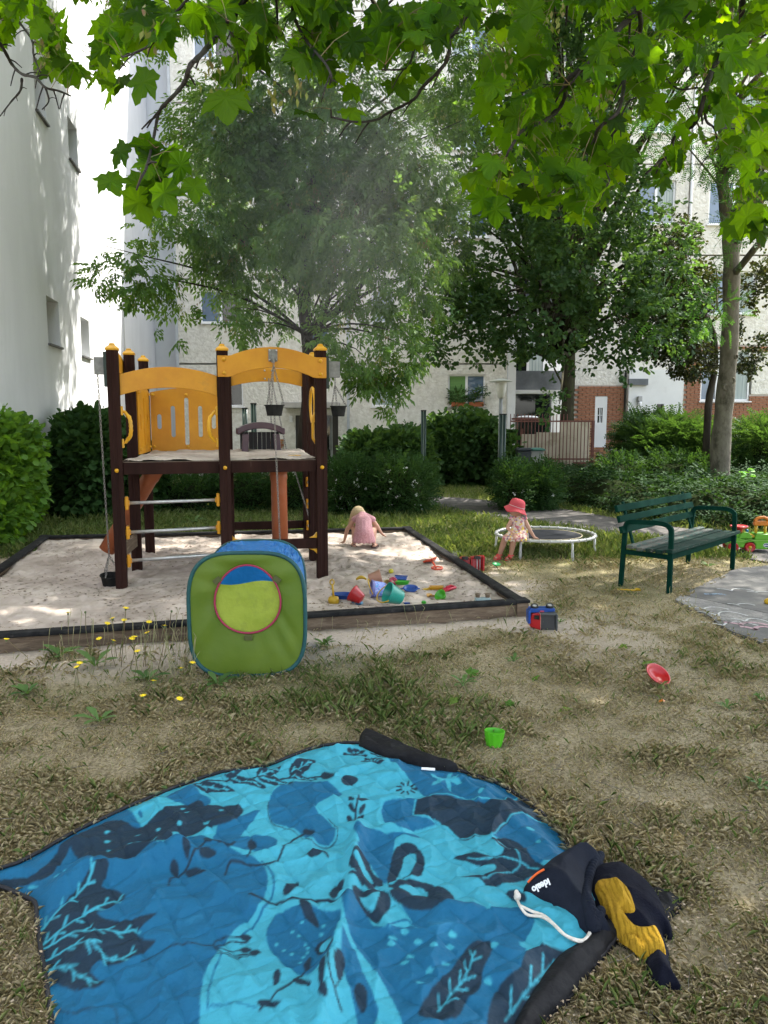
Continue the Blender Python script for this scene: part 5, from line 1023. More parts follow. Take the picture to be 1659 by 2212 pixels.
bw_ = nt.nodes.new('ShaderNodeBump'); bw_.inputs['Strength'].default_value = 0.8; bw_.inputs['Distance'].default_value = 0.006; nt.links.new(wv.outputs['Fac'], bw_.inputs['Height']); ob_ = [n_ for n_ in nt.nodes if n_.type == 'BUMP' and n_ != bw_][0]; nt.links.new(ob_.outputs[0], bw_.inputs['Normal']); nt.links.new(bw_.outputs[0], nt.nodes['Principled BSDF'].inputs['Normal'])
gB = G(*ZB(650, 800)); bag = empty('drawstring_bag', (gB.x, gB.y, 0), 'dark navy cotton drawstring bag lying open on the blanket corner', 'bag')
def sh(p, dy): return [(x, y + dy) for x, y in p]
bgp = [(352, 790), (400, 700), (520, 590), (640, 500), (740, 465), (880, 470), (960, 520), (985, 580), (905, 620), (870, 700), (895, 830), (950, 930), (1040, 1050), (880, 1075), (720, 1000), (570, 900), (400, 830)]
_, hbag = lump('bag_body', bgp, 0.115, 0.14, navy, bag, 0.02, 0.022, 8, step=0.005, seed=2, conv=ZB, power=0.6)
def onbag(x, y, lift=0.004, hf=None):
    z = 0.08
    for _ in range(6): p = G(*ZB(x, y), z); z = float((hf or hbag)(p.x, p.y)[0])
    return Vector((p.x, p.y, z + lift))
rimp = [onbag(*p, 0.0) for p in ((935, 470), (880, 540), (845, 600), (838, 680), (858, 760), (900, 850), (935, 905))]
rp_ = smooth_loop(rimp, 6, False); gath = MB()
for i, p in enumerate(rp_): gath.ball(p + Vector((0.003, 0, -0.008)), (0.019, 0.010, 0.024), 8)
obj('gathered_hem', gath.tube([p + Vector((0, 0, -0.010)) for p in rp_], 0.02, 8), navy, bag, smooth=True)
corem = pm('cream cotton cord', (0.55, 0.50, 0.42), (0.68, 0.64, 0.56), 60, 0.9, 0.8, 200)
def cordpath(pp): return [onbag(x, y, l) for x, y, l in pp]
flat_ = lambda x, y: blanket_z(np.atleast_1d(np.float64(x)), np.atleast_1d(np.float64(y))) + 0.004
c1 = [onbag(x, y, 0.006, flat_) for x, y in ((345, 745), (370, 800), (420, 850), (520, 870), (600, 920), (680, 1000), (780, 1040), (840, 1030), (885, 950), (905, 870), (912, 850))]
c2 = [onbag(x, y, 0.006, flat_) for x, y in ((370, 790), (450, 830), (540, 850), (620, 930), (700, 1010), (800, 1052), (860, 1010), (900, 930), (935, 890), (925, 850))]
for c_ in (c1, c2): obj('drawstring', MB().tube([p + Vector((0, 0, 0.004)) for p in smooth_loop(c_, 5, False)], 0.0048, 6), corem, bag, smooth=True)
c3_ = [onbag(x, y, 0.006, flat_) for x, y in ((870, 1040), (840, 1075), (800, 1110), (780, 1120))]; obj('drawstring', MB().tube([p + Vector((0, 0, 0.004)) for p in smooth_loop(c3_, 5, False)], 0.0045, 6), corem, bag, smooth=True)
obj('cord_knot', MB().ball(onbag(345, 735, .012, flat_), (0.012, 0.010, 0.016)).ball(onbag(338, 715, .02, flat_), (0.008, 0.007, 0.01)), corem, bag, smooth=True)
ta, tb_ = onbag(572, 525, 0.006), onbag(462, 655, 0.006); tmid = onbag(517, 590, 0.010); up_ = onbag(560, 630, 0.010) - tmid
text_mesh('bag_lettering', 'idealo', (tb_ - ta).length * 0.47, pm('white print', (0.7, 0.7, 0.7), rough=0.7), bag, tmid + Vector((0, 0, 0.003)), tb_ - ta, up_, bold=0.0012)
l0, l1 = onbag(540, 520, 0.008), onbag(420, 645, 0.008); obj('orange_stripe', MB().tube([l0.lerp(l1, t) + Vector((0, 0, 0.006 * math.sin(t * 3.14))) for t in np.linspace(0, 1, 8)], 0.0035, 5), pm('orange print', (0.62, 0.10, 0.015), rough=0.7), bag)
lump('bag_opening', [(900, 640), (980, 600), (1050, 640), (1050, 800), (980, 900), (930, 880), (880, 760)], 0.03, 0.05, pm('bag cavity shade', (0.003, 0.003, 0.004), rough=1), bag, 0.02, 0.005, seed=4, conv=ZB)  # black mound: shade inside the open bag put into its colour
jk = lump('dark_jacket', [(838, 600), (900, 545), (980, 525), (1110, 525), (1260, 620), (1365, 740), (1420, 860), (1468, 975), (1455, 1020), (1400, 1010), (1440, 1130), (1462, 1270), (1540, 1420), (1450, 1412), (1350, 1430), (1275, 1280), (1258, 1180), (1200, 1110), (1080, 1060), (920, 940), (842, 770)], 0.075, 0.12, navy2, None, 0.012, 0.020, 8, step=0.006, seed=6, conv=ZB, power=0.6)
tag(jk[0], 'near black knitted jacket spilling out of the drawstring bag onto the ground', 'jacket')
def jbase(x, y): return jk[1](x, y) * 0.75
kn = lump('yellow_sweater', [(900, 760), (950, 745), (1020, 770), (1090, 800), (1160, 860), (1200, 990), (1150, 1000), (1110, 985), (1190, 1050), (1290, 1085), (1362, 1105), (1420, 1225), (1330, 1235), (1240, 1200), (1140, 1120), (1040, 1010), (940, 880)], 0.034, 0.03, ylk, None, 0.010, 0.034, 11, step=0.0045, seed=1, conv=ZB, basef=jbase)
tag(kn[0], 'mustard yellow knitted sweater trailing from the bag opening', 'sweater')

# ================================================================ toys
def dirM(px, py, up=0.0): return Vector((px, py, up)).normalized().to_track_quat('Z', 'Y').to_matrix()
def toybucket(z2, label, mat, r0, r1, h, ax, lift=0.0, rimmat=None, handle=None, name='toy_bucket', cat='toy bucket', band=None, hrot=0.0, embed=0.012):
    """an open bucket lying with its axis along ax (base towards mouth); z2 is where its middle shows in the photograph"""
    ax = Vector(ax).normalized(); M_ = ax.to_track_quat('Z', 'Y').to_matrix(); hz = max(r0, r1) * math.sqrt(max(0, 1 - ax.z ** 2)) * 0.9 + h / 2 * abs(ax.z) - embed + lift
    c = S_(*z2, hz); b = c - ax * h / 2; e = empty(name, (c.x, c.y, c.z - hz), label, cat, 'sand toys in the sandpit'); th = 0.004
    o = obj('bucket_body', MB().lathe([(r0 * 0.9, 0), (r0, 0.006), (r1 * 0.985, h * 0.86), (r1 * 1.0, h * 0.87), (r1 * 1.07, h * 0.9), (r1 * 1.09, h), (r1 * 0.98, h), (r0 - th, 0.01), (0.0004, 0.01)], b, M_, n=28), mat, e, smooth=False, bevel=0.0015)
    o.data.polygons.foreach_set('use_smooth', [True] * len(o.data.polygons))
    if band: obj('printed_band', MB().lathe([(r0 + (r1 - r0) * 0.15 + 0.001, h * 0.15), (r0 + (r1 - r0) * 0.8 + 0.001, h * 0.8)], b, M_, n=28), band, e)
    if handle:
        m = b + ax * h * 0.93; s = M_ @ Vector((math.cos(hrot), math.sin(hrot), 0)); t_ = M_ @ Vector((-math.sin(hrot), math.cos(hrot), 0)); lean = (ax * 0.5 + t_ * 0.86).normalized()
        obj('handle', MB().tube([m + s * r1 * 1.12 * math.cos(q) + lean * r1 * 1.25 * math.sin(q) for q in np.linspace(0, math.pi, 15)], 0.0055, 6), handle, e, smooth=True)
    return e
peach = plastic('peach plastic', (0.62, 0.32, 0.22)); turq = plastic('turquoise plastic', (0.02, 0.42, 0.33)); viol = plastic('violet translucent plastic', (0.22, 0.22, 0.55)); pinkp = plastic('pink plastic', (0.70, 0.10, 0.16))
vband = pm('printed violet band', (0.10, 0.14, 0.55), (0.42, 0.48, 0.78), 60, 0.4, c3=(0.05, 0.35, 0.6), s3=40, t3=(0.55, 0.6))
toybucket(Z2(460, 628), 'peach and white toy bucket lying behind the violet one', peach, 0.052, 0.068, 0.115, (0.95, 0.1, 0.22), band=None)
vb = toybucket(Z2(482, 685), 'violet toy bucket with printed pattern and yellow handle, lying on its side', viol, 0.058, 0.072, 0.13, (-0.97, -0.15, 0.1), handle=ylw, band=vband, hrot=-0.4)
toybucket(Z2(586, 735), 'turquoise toy bucket tipped over with its base to the right', turq, 0.056, 0.083, 0.135, (-0.78, -0.25, 0.36), handle=ylw, hrot=2.6, lift=0.02)
toybucket(Z2(342, 728), 'red toy bucket tilted on its side beside the blue dish', redp, 0.045, 0.068, 0.10, (-0.62, 0.25, 0.35), lift=0.01)
tb2 = G(985, 1178); 
tt = obj('plastic_tub', MB().lathe([(0.055, 0), (0.06, 0.05), (0.064, 0.052), (0.064, 0.06), (0.056, 0.06), (0.05, 0.01), (0.0004, 0.01)], G(*Z2(985, 488)) + Vector((0, 0, 0.0)), n=24), whitep); tag(tt, 'small white plastic tub on the grass behind the overturned red truck', 'tub')
def toy(name, z2, label, cat='sand toy', h=0.0, group='sand toys in the sandpit'):
    c = S_(*Z2(*z2), h); return empty(name, c[:], label, cat, group), c
def ribbon_dish(c, rx, ry, h, M_=None, th=0.004, n=24, mouth=1.0, base=0.6):
    return MB().lathe([(rx * base, 0), (rx * 0.95, h * 0.85), (rx * 1.05, h * 0.88), (rx * 1.05, h), (rx * 0.9, h), (rx * base * 0.9, th), (0.0004, th)], c, M_, n=n, sy=ry / rx)
e, c = toy('toy_boat', (260, 760), 'blue boat-shaped dish beside the yellow shovel', 'toy dish'); obj('hull', ribbon_dish(c - Vector((0, 0, 0.005)), 0.105, 0.045, 0.05, Euler((0.12, 0, -0.08)).to_matrix()), blup, e)
def shovel(name, z2, label, mat, yaw, pitch=0.0, ln=0.16, blade=0.05, ring=False, roll=0.0, dz=0.012, group='sand toys in the sandpit', cat='toy shovel', p=None):
    c = p if p is not None else S_(*Z2(*z2)); e = empty(name, c[:], label, cat, group); M_ = Euler((roll, -pitch, yaw), 'XYZ').to_matrix(); c = c + Vector((0, 0, dz))
    def q(a, b, z): return c + M_ @ Vector((a, b, z))
    obj('shaft', MB().tube([q(-0.02, 0, 0.006), q(ln * 0.5, 0, 0.008), q(ln, 0, 0.004)], [0.009, 0.0075, 0.009], 8), mat, e, smooth=True)
    if ring: obj('grip', MB().tube([q(ln + 0.032 + 0.034 * math.cos(t), 0.030 * math.sin(t), 0.004) for t in np.linspace(0, 6.283, 17)[:-1]], 0.008, 6, closed=True), mat, e, smooth=True)
    else: obj('grip', MB().tube([q(ln, -0.022, 0.004), q(ln, 0.022, 0.004)], 0.009, 8), mat, e, smooth=True)
    T = []; vs = []; nx, ny = 9, 7
    for i in range(nx):
        for j in range(ny): u_ = i / (nx - 1); v_ = j / (ny - 1) * 2 - 1; w = blade * (0.75 + 0.25 * math.sin(u_ * 3.1)); vs.append(q(-0.015 - u_ * blade * 1.6, v_ * w, 0.018 * v_ * v_ + 0.004 * math.sin(u_ * 3)))
    n0 = len(vs); vs += [v + M_ @ Vector((0, 0, -0.003)) for v in vs]
    fs = [(i * ny + j, i * ny + j + 1, (i + 1) * ny + j + 1, (i + 1) * ny + j) for i in range(nx - 1) for j in range(ny - 1)]; fs += [tuple(n0 + k for k in reversed(f)) for f in fs]
    obj('blade', MB().add(vs, fs), mat, e, smooth=True); return e
e, c = toy('toy_shovel', (190, 775), 'yellow shovel standing upright in a yellow mould left of the blue dish', 'toy shovel')
obj('mould', MB().lathe([(0.045, -0.01), (0.048, 0.02), (0.04, 0.045), (0.015, 0.05)], c, n=20), ylw, e, smooth=True); obj('shaft', MB().tube([c + Vector((0, 0, 0.04)), c + Vector((-0.012, 0.02, 0.15))], 0.009, 8), ylw, e, smooth=True)
hc_ = c + Vector((-0.014, 0.022, 0.165)); obj('grip', MB().tube([hc_ + Vector((0.017 * math.cos(t), 0, 0.022 * math.sin(t))) for t in np.linspace(0, 6.283, 13)[:-1]], 0.006, 6, closed=True), ylw, e, smooth=True)
e, c = toy('sand_mould', (348, 785), 'small light blue fish-shaped sand mould in front of the red bucket', 'sand mould'); teal_p = plastic('light teal plastic', (0.01, 0.22, 0.42))
obj('mould_body', MB().lathe([(0.02, 0), (0.035, 0.02), (0.038, 0.03), (0.02, 0.035), (0.0004, 0.036)], c, Euler((0.5, 0.3, 0.4)).to_matrix(), n=14, sy=0.7).prism([c + Vector((-0.03, 0, 0.005)), c + Vector((-0.055, -0.015, 0.02)), c + Vector((-0.05, 0.015, 0.03))], (0, 0.02, 0.005)), teal_p, e, bevel=0.004)
e, c = toy('sand_mould', (397, 832), 'small coral red fish mould near the front board', 'sand mould'); obj('mould_body', MB().ball(c + Vector((0, 0, 0.008)), (0.032, 0.013, 0.012), M=Euler((0, 0, -0.25)).to_matrix()).prism([c + Vector((-0.028, 0, 0.006)), c + Vector((-0.048, 0.012, 0.004)), c + Vector((-0.048, -0.006, 0.018))], (0, 0, 0.008)), plastic('coral plastic', (0.75, 0.10, 0.06)), e, smooth=True)
e, c = toy('toy_scoop', (372, 648), 'curved yellow scoop left of the peach bucket', 'sand toy'); obj('scoop', MB().tube([c + Vector((-0.05 + 0.012 * i, 0.0, 0.02 + 0.022 * math.sin(i / 8 * 3.14))) for i in range(9)], [0.008, 0.012, 0.015, 0.017, 0.017, 0.015, 0.012, 0.01, 0.008], 10), ylw, e, smooth=True)
e, c = toy('sand_mould', (577, 655), 'round pink flower mould leaning behind the turquoise bucket', 'sand mould'); 
fl_ = MB(); M_ = dirM(0.3, -0.6, 0.6)
for i in range(6): a = i * 1.047; fl_.ball(c + Vector((0, 0, 0.035)) + M_ @ Vector((0.026 * math.cos(a), 0.026 * math.sin(a), 0)), (0.017, 0.017, 0.017), 8)
obj('petals', fl_, pinkp, e, smooth=True); obj('ring', MB().tube([c + Vector((0, 0, 0.035)) + M_ @ Vector((0.03 * math.cos(a), 0.03 * math.sin(a), 0.016)) for a in np.linspace(0, 6.283, 17)[:-1]], 0.006, 6, closed=True), pinkp, e, smooth=True)
tag(obj('sand_mould', MB().lathe([(0.03, 0), (0.04, 0.035), (0.043, 0.04), (0.036, 0.04), (0.026, 0.005), (0.0004, 0.005)], S_(*Z2(540, 655)), Euler((0.7, 0.3, 0)).to_matrix(), n=16), plastic('cream yellow plastic', (0.7, 0.5, 0.18))), 'cream yellow cup mould between violet bucket and pink flower mould', 'sand mould', 'sand toys in the sandpit')
def carmould(z2, label, mat, yaw, tilt):
    c = S_(*Z2(*z2)); e = empty('sand_mould', c[:], label, 'sand mould', 'sand toys in the sandpit'); M_ = Euler((tilt, 0, yaw)).to_matrix()
    obj('mould_body', MB().prism([c + M_ @ Vector(q) for q in ((-0.055, -0.02, 0.005), (0.055, -0.02, 0.005), (0.06, 0.02, 0.005), (-0.05, 0.02, 0.005))], M_ @ Vector((0, 0, 0.028))), mat, e, bevel=0.005, fixn=True)
    obj('rim', MB().tube([c + M_ @ Vector(q) for q in ((-0.06, -0.024, 0.033), (0.062, -0.024, 0.033), (0.066, 0.025, 0.033), (-0.056, 0.025, 0.033))], 0.005, 6, closed=True), mat, e)
carmould((627, 640), 'dark blue oblong sand mould resting on the green one', blup, -0.25, 0.5); carmould((637, 670), 'green oblong sand mould under the dark blue one', grn, -0.15, 0.1)
e, c = toy('toy_sieve', (692, 708), 'round dark blue sieve with side lug', 'toy sieve'); M_ = Euler((0.25, 0, 0)).to_matrix()
obj('bowl', MB().lathe([(0.045, 0.002), (0.058, 0.022), (0.066, 0.024), (0.066, 0.03), (0.055, 0.03), (0.04, 0.012), (0.0004, 0.01)], c, M_, n=24), blup, e); obj('lug', MB().box(c + Vector((-0.075, 0, 0.02)), (0.03, 0.02, 0.008)).box(c + Vector((0.073, 0.0, 0.02)), (0.02, 0.02, 0.008)), blup, e, bevel=0.003)
e, c = toy('toy_sieve', (858, 698), 'yellow-orange sieve shovel with long handle', 'toy shovel'); oy = plastic('amber plastic', (0.75, 0.36, 0.01))
obj('tray', MB().prism([c + Vector(q) for q in ((-0.06, -0.03, 0), (0.06, -0.02, 0), (0.065, 0.035, 0), (-0.05, 0.03, 0))], (0, 0, 0.022)), oy, e, bevel=0.006, fixn=True); obj('rim', MB().tube([c + Vector(q) for q in ((-0.066, -0.034, 0.022), (0.066, -0.024, 0.022), (0.071, 0.04, 0.022), (-0.056, 0.036, 0.022))], 0.005, 6, closed=True), oy, e); obj('shaft', MB().tube([c + Vector((-0.05, -0.01, 0.012)), c + Vector((-0.11, -0.045, 0.008)), c + Vector((-0.16, -0.08, 0.004))], [0.01, 0.011, 0.009], 8), ylw, e, smooth=True)
e, c = toy('toy_scoop', (932, 715), 'pinkish red grooved scoop pointing to the back right', 'sand toy'); M_ = Euler((0, -0.18, 0.55)).to_matrix(); rs_ = plastic('crimson plastic', (0.72, 0.03, 0.07))
mb = MB()
for j in (-1, 0, 1): mb.tube([c + M_ @ Vector((-0.09, j * 0.016, 0.016)), c + M_ @ Vector((0.0, j * 0.02, 0.026)), c + M_ @ Vector((0.085, j * 0.018, 0.022))], [0.009, 0.014, 0.012], 8)
obj('scoop', mb, rs_, e, smooth=True); obj('guard', MB().box(c + M_ @ Vector((0.02, 0, 0.042)), (0.05, 0.012, 0.022), M=M_).box(c + M_ @ Vector((0.06, 0, 0.035)), (0.012, 0.05, 0.02), M=M_), rs_, e, bevel=0.003)
e, c = toy('toy_bowl', (885, 768), 'lime green half-ball bowl open to the left', 'toy bowl'); M_ = dirM(-0.55, -0.55, 0.62)
obj('bowl', MB().lathe([(0.0004, -0.052), (0.022, -0.046), (0.04, -0.03), (0.05, 0), (0.053, 0.004), (0.048, 0.004), (0.038, -0.024), (0.02, -0.04), (0.0004, -0.046)], c + Vector((0, 0, 0.045)), M_, n=24), plastic('bright green plastic', (0.1, 0.55, 0.03)), e, smooth=True)
shovel('toy_shovel', (850, 752), 'pale orange shovel half buried behind the green bowl', plastic('pale orange plastic', (0.8, 0.42, 0.08)), 0.5, -0.1, 0.08, 0.035, dz=-0.004)
tag(obj('toy_ball', MB().ball(S_(*Z2(565, 577), 0.014), 0.026, 14), plastic('lemon plastic', (0.75, 0.65, 0.04)), smooth=True), 'small lemon yellow ball half sunk in the sand', 'ball', 'sand toys in the sandpit')
tag(obj('sand_mould', MB().lathe([(0.02, 0), (0.022, 0.014), (0.012, 0.022), (0.0004, 0.023)], S_(*Z2(778, 790)), n=7), grn), 'tiny light green star mould near the front board', 'sand mould', 'sand toys in the sandpit')
tag(obj('sand_mould', MB().prism([S_(*Z2(665, 785)) + Vector(q) for q in ((-0.03, 0, 0.0), (-0.01, -0.01, 0), (0.03, 0.0, 0), (0, 0.012, 0))], (0, 0, 0.014)), blup, fixn=True), 'blue tip of a toy buried in sand right of the turquoise bucket', 'sand mould', 'sand toys in the sandpit')
e, c = toy('toy_rake', (845, 535), 'orange-red sand rake with ring handle at the right side of the sandpit', 'toy rake'); cor = plastic('orange red plastic', (0.80, 0.09, 0.03))
def sp(x, y, h=0.02): return S_(*Z2(x, y), h)
obj('shaft', MB().tube([sp(825, 505), sp(842, 530, 0.03), sp(858, 556)], 0.010, 8), cor, e, smooth=True)
obj('rake_head', MB().tube([sp(775, 520, 0.02), sp(800, 512, 0.035), sp(828, 508, 0.04), sp(852, 498, 0.035), sp(858, 492, 0.03)], [0.01, 0.015, 0.016, 0.014, 0.01], 8).prism([sp(775, 525, 0.0), sp(830, 520, 0.0), sp(830, 512, 0.03), sp(780, 516, 0.025)], (0, 0.02, 0)), cor, e, smooth=False)
rcn = sp(865, 566, 0.018); obj('grip', MB().tube([rcn + Vector((0.052 * math.cos(t), 0.036 * math.sin(t), 0.006 * math.sin(t))) for t in np.linspace(0, 6.283, 21)[:-1]], 0.009, 8, closed=True), cor, e, smooth=True)
# little stove block with two pots beside the front board
e, c = toy('toy_stove', (1162, 800), 'pale grey-blue plastic block with two brown pots behind the front board', 'toy stove'); pb = plastic('pale blue plastic', (0.42, 0.55, 0.56)); bp_ = plastic('brown plastic', (0.22, 0.15, 0.09))
obj('block', MB().box(c + Vector((0, 0, 0.03)), (0.125, 0.06, 0.06), rz=0.1), pb, e, bevel=0.006); obj('front_step', MB().box(c + Vector((0.005, -0.035, 0.024)), (0.05, 0.04, 0.045), rz=0.1), pb, e, bevel=0.005)
for q in (-0.038, 0.042): obj('pot', MB().lathe([(0.018, 0), (0.02, 0.02), (0.024, 0.024), (0.022, 0.032), (0.0004, 0.034)], c + Vector((q, 0.01, 0.06)), n=14), bp_, e)
# things lying in the grass
gp_ = 'toys lying outside the sandpit'
shovel('toy_shovel', None, 'yellow toy shovel lying in the grass beneath the bench', ylw, 3.05, 0.02, 0.14, 0.03, dz=0.02, group=gp_, p=G(1368, 1281))
e = empty('toy_mould', G(1072, 1226)[:], 'small green sand mould in the grass in front of the seated child', 'sand mould', gp_); c = G(1072, 1226); obj('mould_body', MB().lathe([(0.03, 0), (0.04, 0.012), (0.046, 0.016), (0.046, 0.02), (0.03, 0.02), (0.0004, 0.012)], c + Vector((0, 0, 0.022)), Euler((0.2, 0.1, 0)).to_matrix(), n=14), plastic('emerald plastic', (0.01, 0.28, 0.08)), e)
c = G(1418, 1480); e = empty('toy_dish', c[:], 'round red plastic dish tipped up in the dry grass', 'toy dish', gp_); M_ = dirM(0.28, -0.45, 0.72)
obj('dish', MB().lathe([(0.040, -0.016), (0.062, 0.0), (0.073, 0.012), (0.078, 0.015), (0.078, 0.019), (0.071, 0.017), (0.060, 0.003), (0.039, -0.010), (0.0004, -0.014)], c + Vector((0, 0, 0.06)), M_, n=32), plastic('deep red plastic', (0.62, 0.01, 0.015), 0.3), e, smooth=True)
c = G(1067, 1612); e = empty('toy_cup', c[:], 'bright green ribbed cup mould standing in the dry grass', 'toy cup', gp_); mb = MB(); prof = [(0.034, 0), (0.036, 0.004), (0.048, 0.066), (0.050, 0.07), (0.051, 0.078), (0.046, 0.078), (0.033, 0.006), (0.0004, 0.006)]; n_ = 40; M_ = Euler((-0.12, 0.05, 0)).to_matrix(); vs = []
for r, z in prof: vs += [M_ @ Vector(((r + (0.0022 if k % 4 < 2 and 0.003 < z < 0.068 and r > 0.034 else 0)) * math.cos(k * 2 * math.pi / n_), (r + (0.0022 if k % 4 < 2 and 0.003 < z < 0.068 and r > 0.034 else 0)) * math.sin(k * 2 * math.pi / n_), z)) + c for k in range(n_)]
mb.add(vs, [(i * n_ + k, i * n_ + (k + 1) % n_, (i + 1) * n_ + (k + 1) % n_, (i + 1) * n_ + k) for i in range(len(prof) - 1) for k in range(n_)]); obj('cup', mb, plastic('neon green plastic', (0.12, 0.62, 0.02), 0.3), e)
c = G(1662, 1308); tag(obj('toy_duck', MB().ball(c + Vector((0, 0, 0.035)), (0.05, 0.035, 0.03)).ball(c + Vector((0.03, 0, 0.07)), 0.022), ylw, smooth=True), 'yellow plastic toy at the right edge of the paved pad', 'toy', gp_)
tag(obj('wrapper', MB().add([G(1430, 1521) + Vector(q) for q in ((-0.02, 0, 0.01), (0, -0.01, 0.02), (0.025, 0, 0.012), (0.01, 0.015, 0.025), (-0.012, 0.012, 0.018))], [(0, 1, 3, 4), (1, 2, 3)]), orp), 'scrap of orange wrapper below the red dish', 'wrapper')
def tyre(c, ax, r, w, parent, hubmat):
    M_ = Vector(ax).normalized().to_track_quat('Z', 'Y').to_matrix(); mb = MB(); n_ = 28; prof = [(r * 0.6, -w / 2), (r * 0.92, -w / 2), (r, -w * 0.35), (r, w * 0.35), (r * 0.92, w / 2), (r * 0.6, w / 2)]; vs = []
    for ri, (rr, z) in enumerate(prof): vs += [M_ @ Vector(((rr - (0.08 * r if k % 2 and ri in (2, 3) else 0)) * math.cos(k * 2 * math.pi / n_), (rr - (0.08 * r if k % 2 and ri in (2, 3) else 0)) * math.sin(k * 2 * math.pi / n_), z)) + c for k in range(n_)]
    mb.add(vs, [(i * n_ + k, i * n_ + (k + 1) % n_, (i + 1) * n_ + (k + 1) % n_, (i + 1) * n_ + k) for i in range(5) for k in range(n_)]); w_ = obj('wheel', mb, blk_p, parent)
    obj('hub', MB().lathe([(r * 0.6, -w * 0.4), (r * 0.3, -w * 0.3), (r * 0.3, w * 0.3), (r * 0.6, w * 0.4)], c, M_, n=14), hubmat, w_)
# red tipper truck on its side by the right board (underside towards us)
def T3(x, y, h): return G(1600 / 1.823 + x * 650 / 1659 / 1.823, 2150 / 1.823 + y * 650 / 1659 / 1.823, h)
o = T3(690, 262, 0); e = empty('toy_truck', o[:], 'red toy tipper truck lying on its side beyond the right board of the sandpit', 'toy truck', gp_)
def tp(a, b, c_): return o + Vector((a, b, c_))
obj('tipper_bed', MB().prism([tp(-0.03, 0.0, 0.02), tp(0.085, 0.02, 0.01), tp(0.085, 0.03, 0.155), tp(-0.03, 0.02, 0.145)], (0.01, 0.12, 0.0)), redp, e, bevel=0.006, fixn=True)
obj('side_wall', MB().prism([tp(0.075, -0.03, 0.01), tp(0.095, -0.03, 0.01), tp(0.10, -0.02, 0.165), tp(0.078, -0.02, 0.165)], (0.0, 0.1, 0)).prism([tp(-0.045, -0.02, 0.01), tp(-0.03, -0.02, 0.01), tp(-0.03, -0.01, 0.155), tp(-0.045, -0.01, 0.155)], (0, 0.08, 0)), redp, e, bevel=0.003, fixn=True)
obj('cab', MB().prism([tp(-0.165, 0.03, 0.03), tp(-0.05, 0.0, 0.03), tp(-0.05, 0.02, 0.14), tp(-0.12, 0.03, 0.15), tp(-0.165, 0.04, 0.12)], (0, 0.1, 0)), redp, e, bevel=0.008, fixn=True)
for q in ((-0.105, 0.0, 0.148), (0.02, -0.01, 0.155), (0.02, -0.03, 0.012), (-0.10, -0.01, 0.015)): tyre(tp(*q), (0.05, 0.1, 1), 0.036, 0.03, e, redp)
obj('axle', MB().tube([tp(0.02, -0.02, 0.02), tp(0.02, 0.0, 0.15)], 0.005, 6).tube([tp(0.05, -0.015, 0.02), tp(0.05, -0.005, 0.15)], 0.004, 6), steel, e)
# blue / red / black truck standing on its nose side near the sandbox corner
o = T3(1310, 850, 0); o = Vector((o.x, o.y, 0)); e = empty('toy_truck', o[:], 'toy dump truck tipped on its side with blue chassis, red cab and black bed', 'toy truck', gp_)
obj('bed', MB().prism([tp(0.035, 0.0, 0.0), tp(0.145, 0.0, 0.0), tp(0.145, 0.02, 0.125), tp(0.035, 0.02, 0.13)], (0, 0.012, 0)), blk_p, e, bevel=0.003, fixn=True)
obj('bed_side', MB().prism([tp(0.028, -0.02, 0.125), tp(0.15, -0.02, 0.12), tp(0.152, 0.1, 0.125), tp(0.03, 0.1, 0.135)], (0, 0, 0.012)).prism([tp(0.142, -0.02, 0), tp(0.154, -0.02, 0), tp(0.154, 0.1, 0), tp(0.142, 0.1, 0)], (0, 0, 0.125)), pm('dark grey plastic', (0.06, 0.065, 0.065), rough=0.4), e, bevel=0.003, fixn=True)
obj('cab', MB().prism([tp(-0.045, 0.02, 0.02), tp(0.03, 0.0, 0.0), tp(0.03, 0.0, 0.125), tp(0.01, 0.0, 0.135), tp(-0.035, 0.01, 0.125), tp(-0.05, 0.02, 0.08)], (0, 0.09, 0)), redp, e, bevel=0.008, fixn=True)
obj('cab_window', MB().prism([tp(-0.022, -0.004, 0.09), tp(0.018, -0.006, 0.085), tp(0.018, -0.006, 0.118), tp(-0.018, -0.004, 0.118)], (0, 0.02, 0)), glass, e, fixn=True)
obj('chassis', MB().prism([tp(-0.055, 0.02, 0.13), tp(0.14, 0.02, 0.14), tp(0.14, 0.02, 0.165), tp(-0.05, 0.02, 0.165)], (0, 0.08, 0)).box(tp(-0.055, 0.05, 0.10), (0.02, 0.09, 0.1)), blup, e, bevel=0.005, fixn=True)
for q in ((-0.01, 0.05, 0.172), (0.105, 0.05, 0.176)): tyre(tp(*q), (0.05, -0.35, 1), 0.030, 0.026, e, pm('grey hub', (0.3, 0.3, 0.3)) if q[0] < 0 else bpy.data.materials['grey hub'])
obj('stripe', MB().box(tp(0.04, 0.012, 0.146), (0.03, 0.01, 0.008)), pinkp, e)

# ================================================================ children
skin = pm('fair skin', (0.44, 0.235, 0.165), (0.48, 0.27, 0.19), 6, 0.5, spec=0.35)
hair = pm('blond hair', (0.32, 0.23, 0.12), (0.48, 0.37, 0.21), 40, 0.6, 1.0, 60, stretch=(6, 6, 0.6), bdist=0.006)
dpink = pm('pink checked cotton', (0.38, 0.175, 0.20), (0.50, 0.28, 0.30), 120, 0.9, 0.7, 40, detail=1, bdist=0.01)
dflor, nt, P, out = newmat('floral print cotton'); N = nt.nodes; L = nt.links
tc = N.new('ShaderNodeTexCoord'); vo = N.new('ShaderNodeTexVoronoi'); vo.inputs['Scale'].default_value = 48; L.new(tc.outputs['Object'], vo.inputs[0]); sx = N.new('ShaderNodeSeparateColor'); L.new(vo.outputs['Color'], sx.inputs[0])
cr = N.new('ShaderNodeValToRGB'); cr.color_ramp.interpolation = 'CONSTANT'; e_ = cr.color_ramp.elements
for _ in range(5): e_.new(0.5)
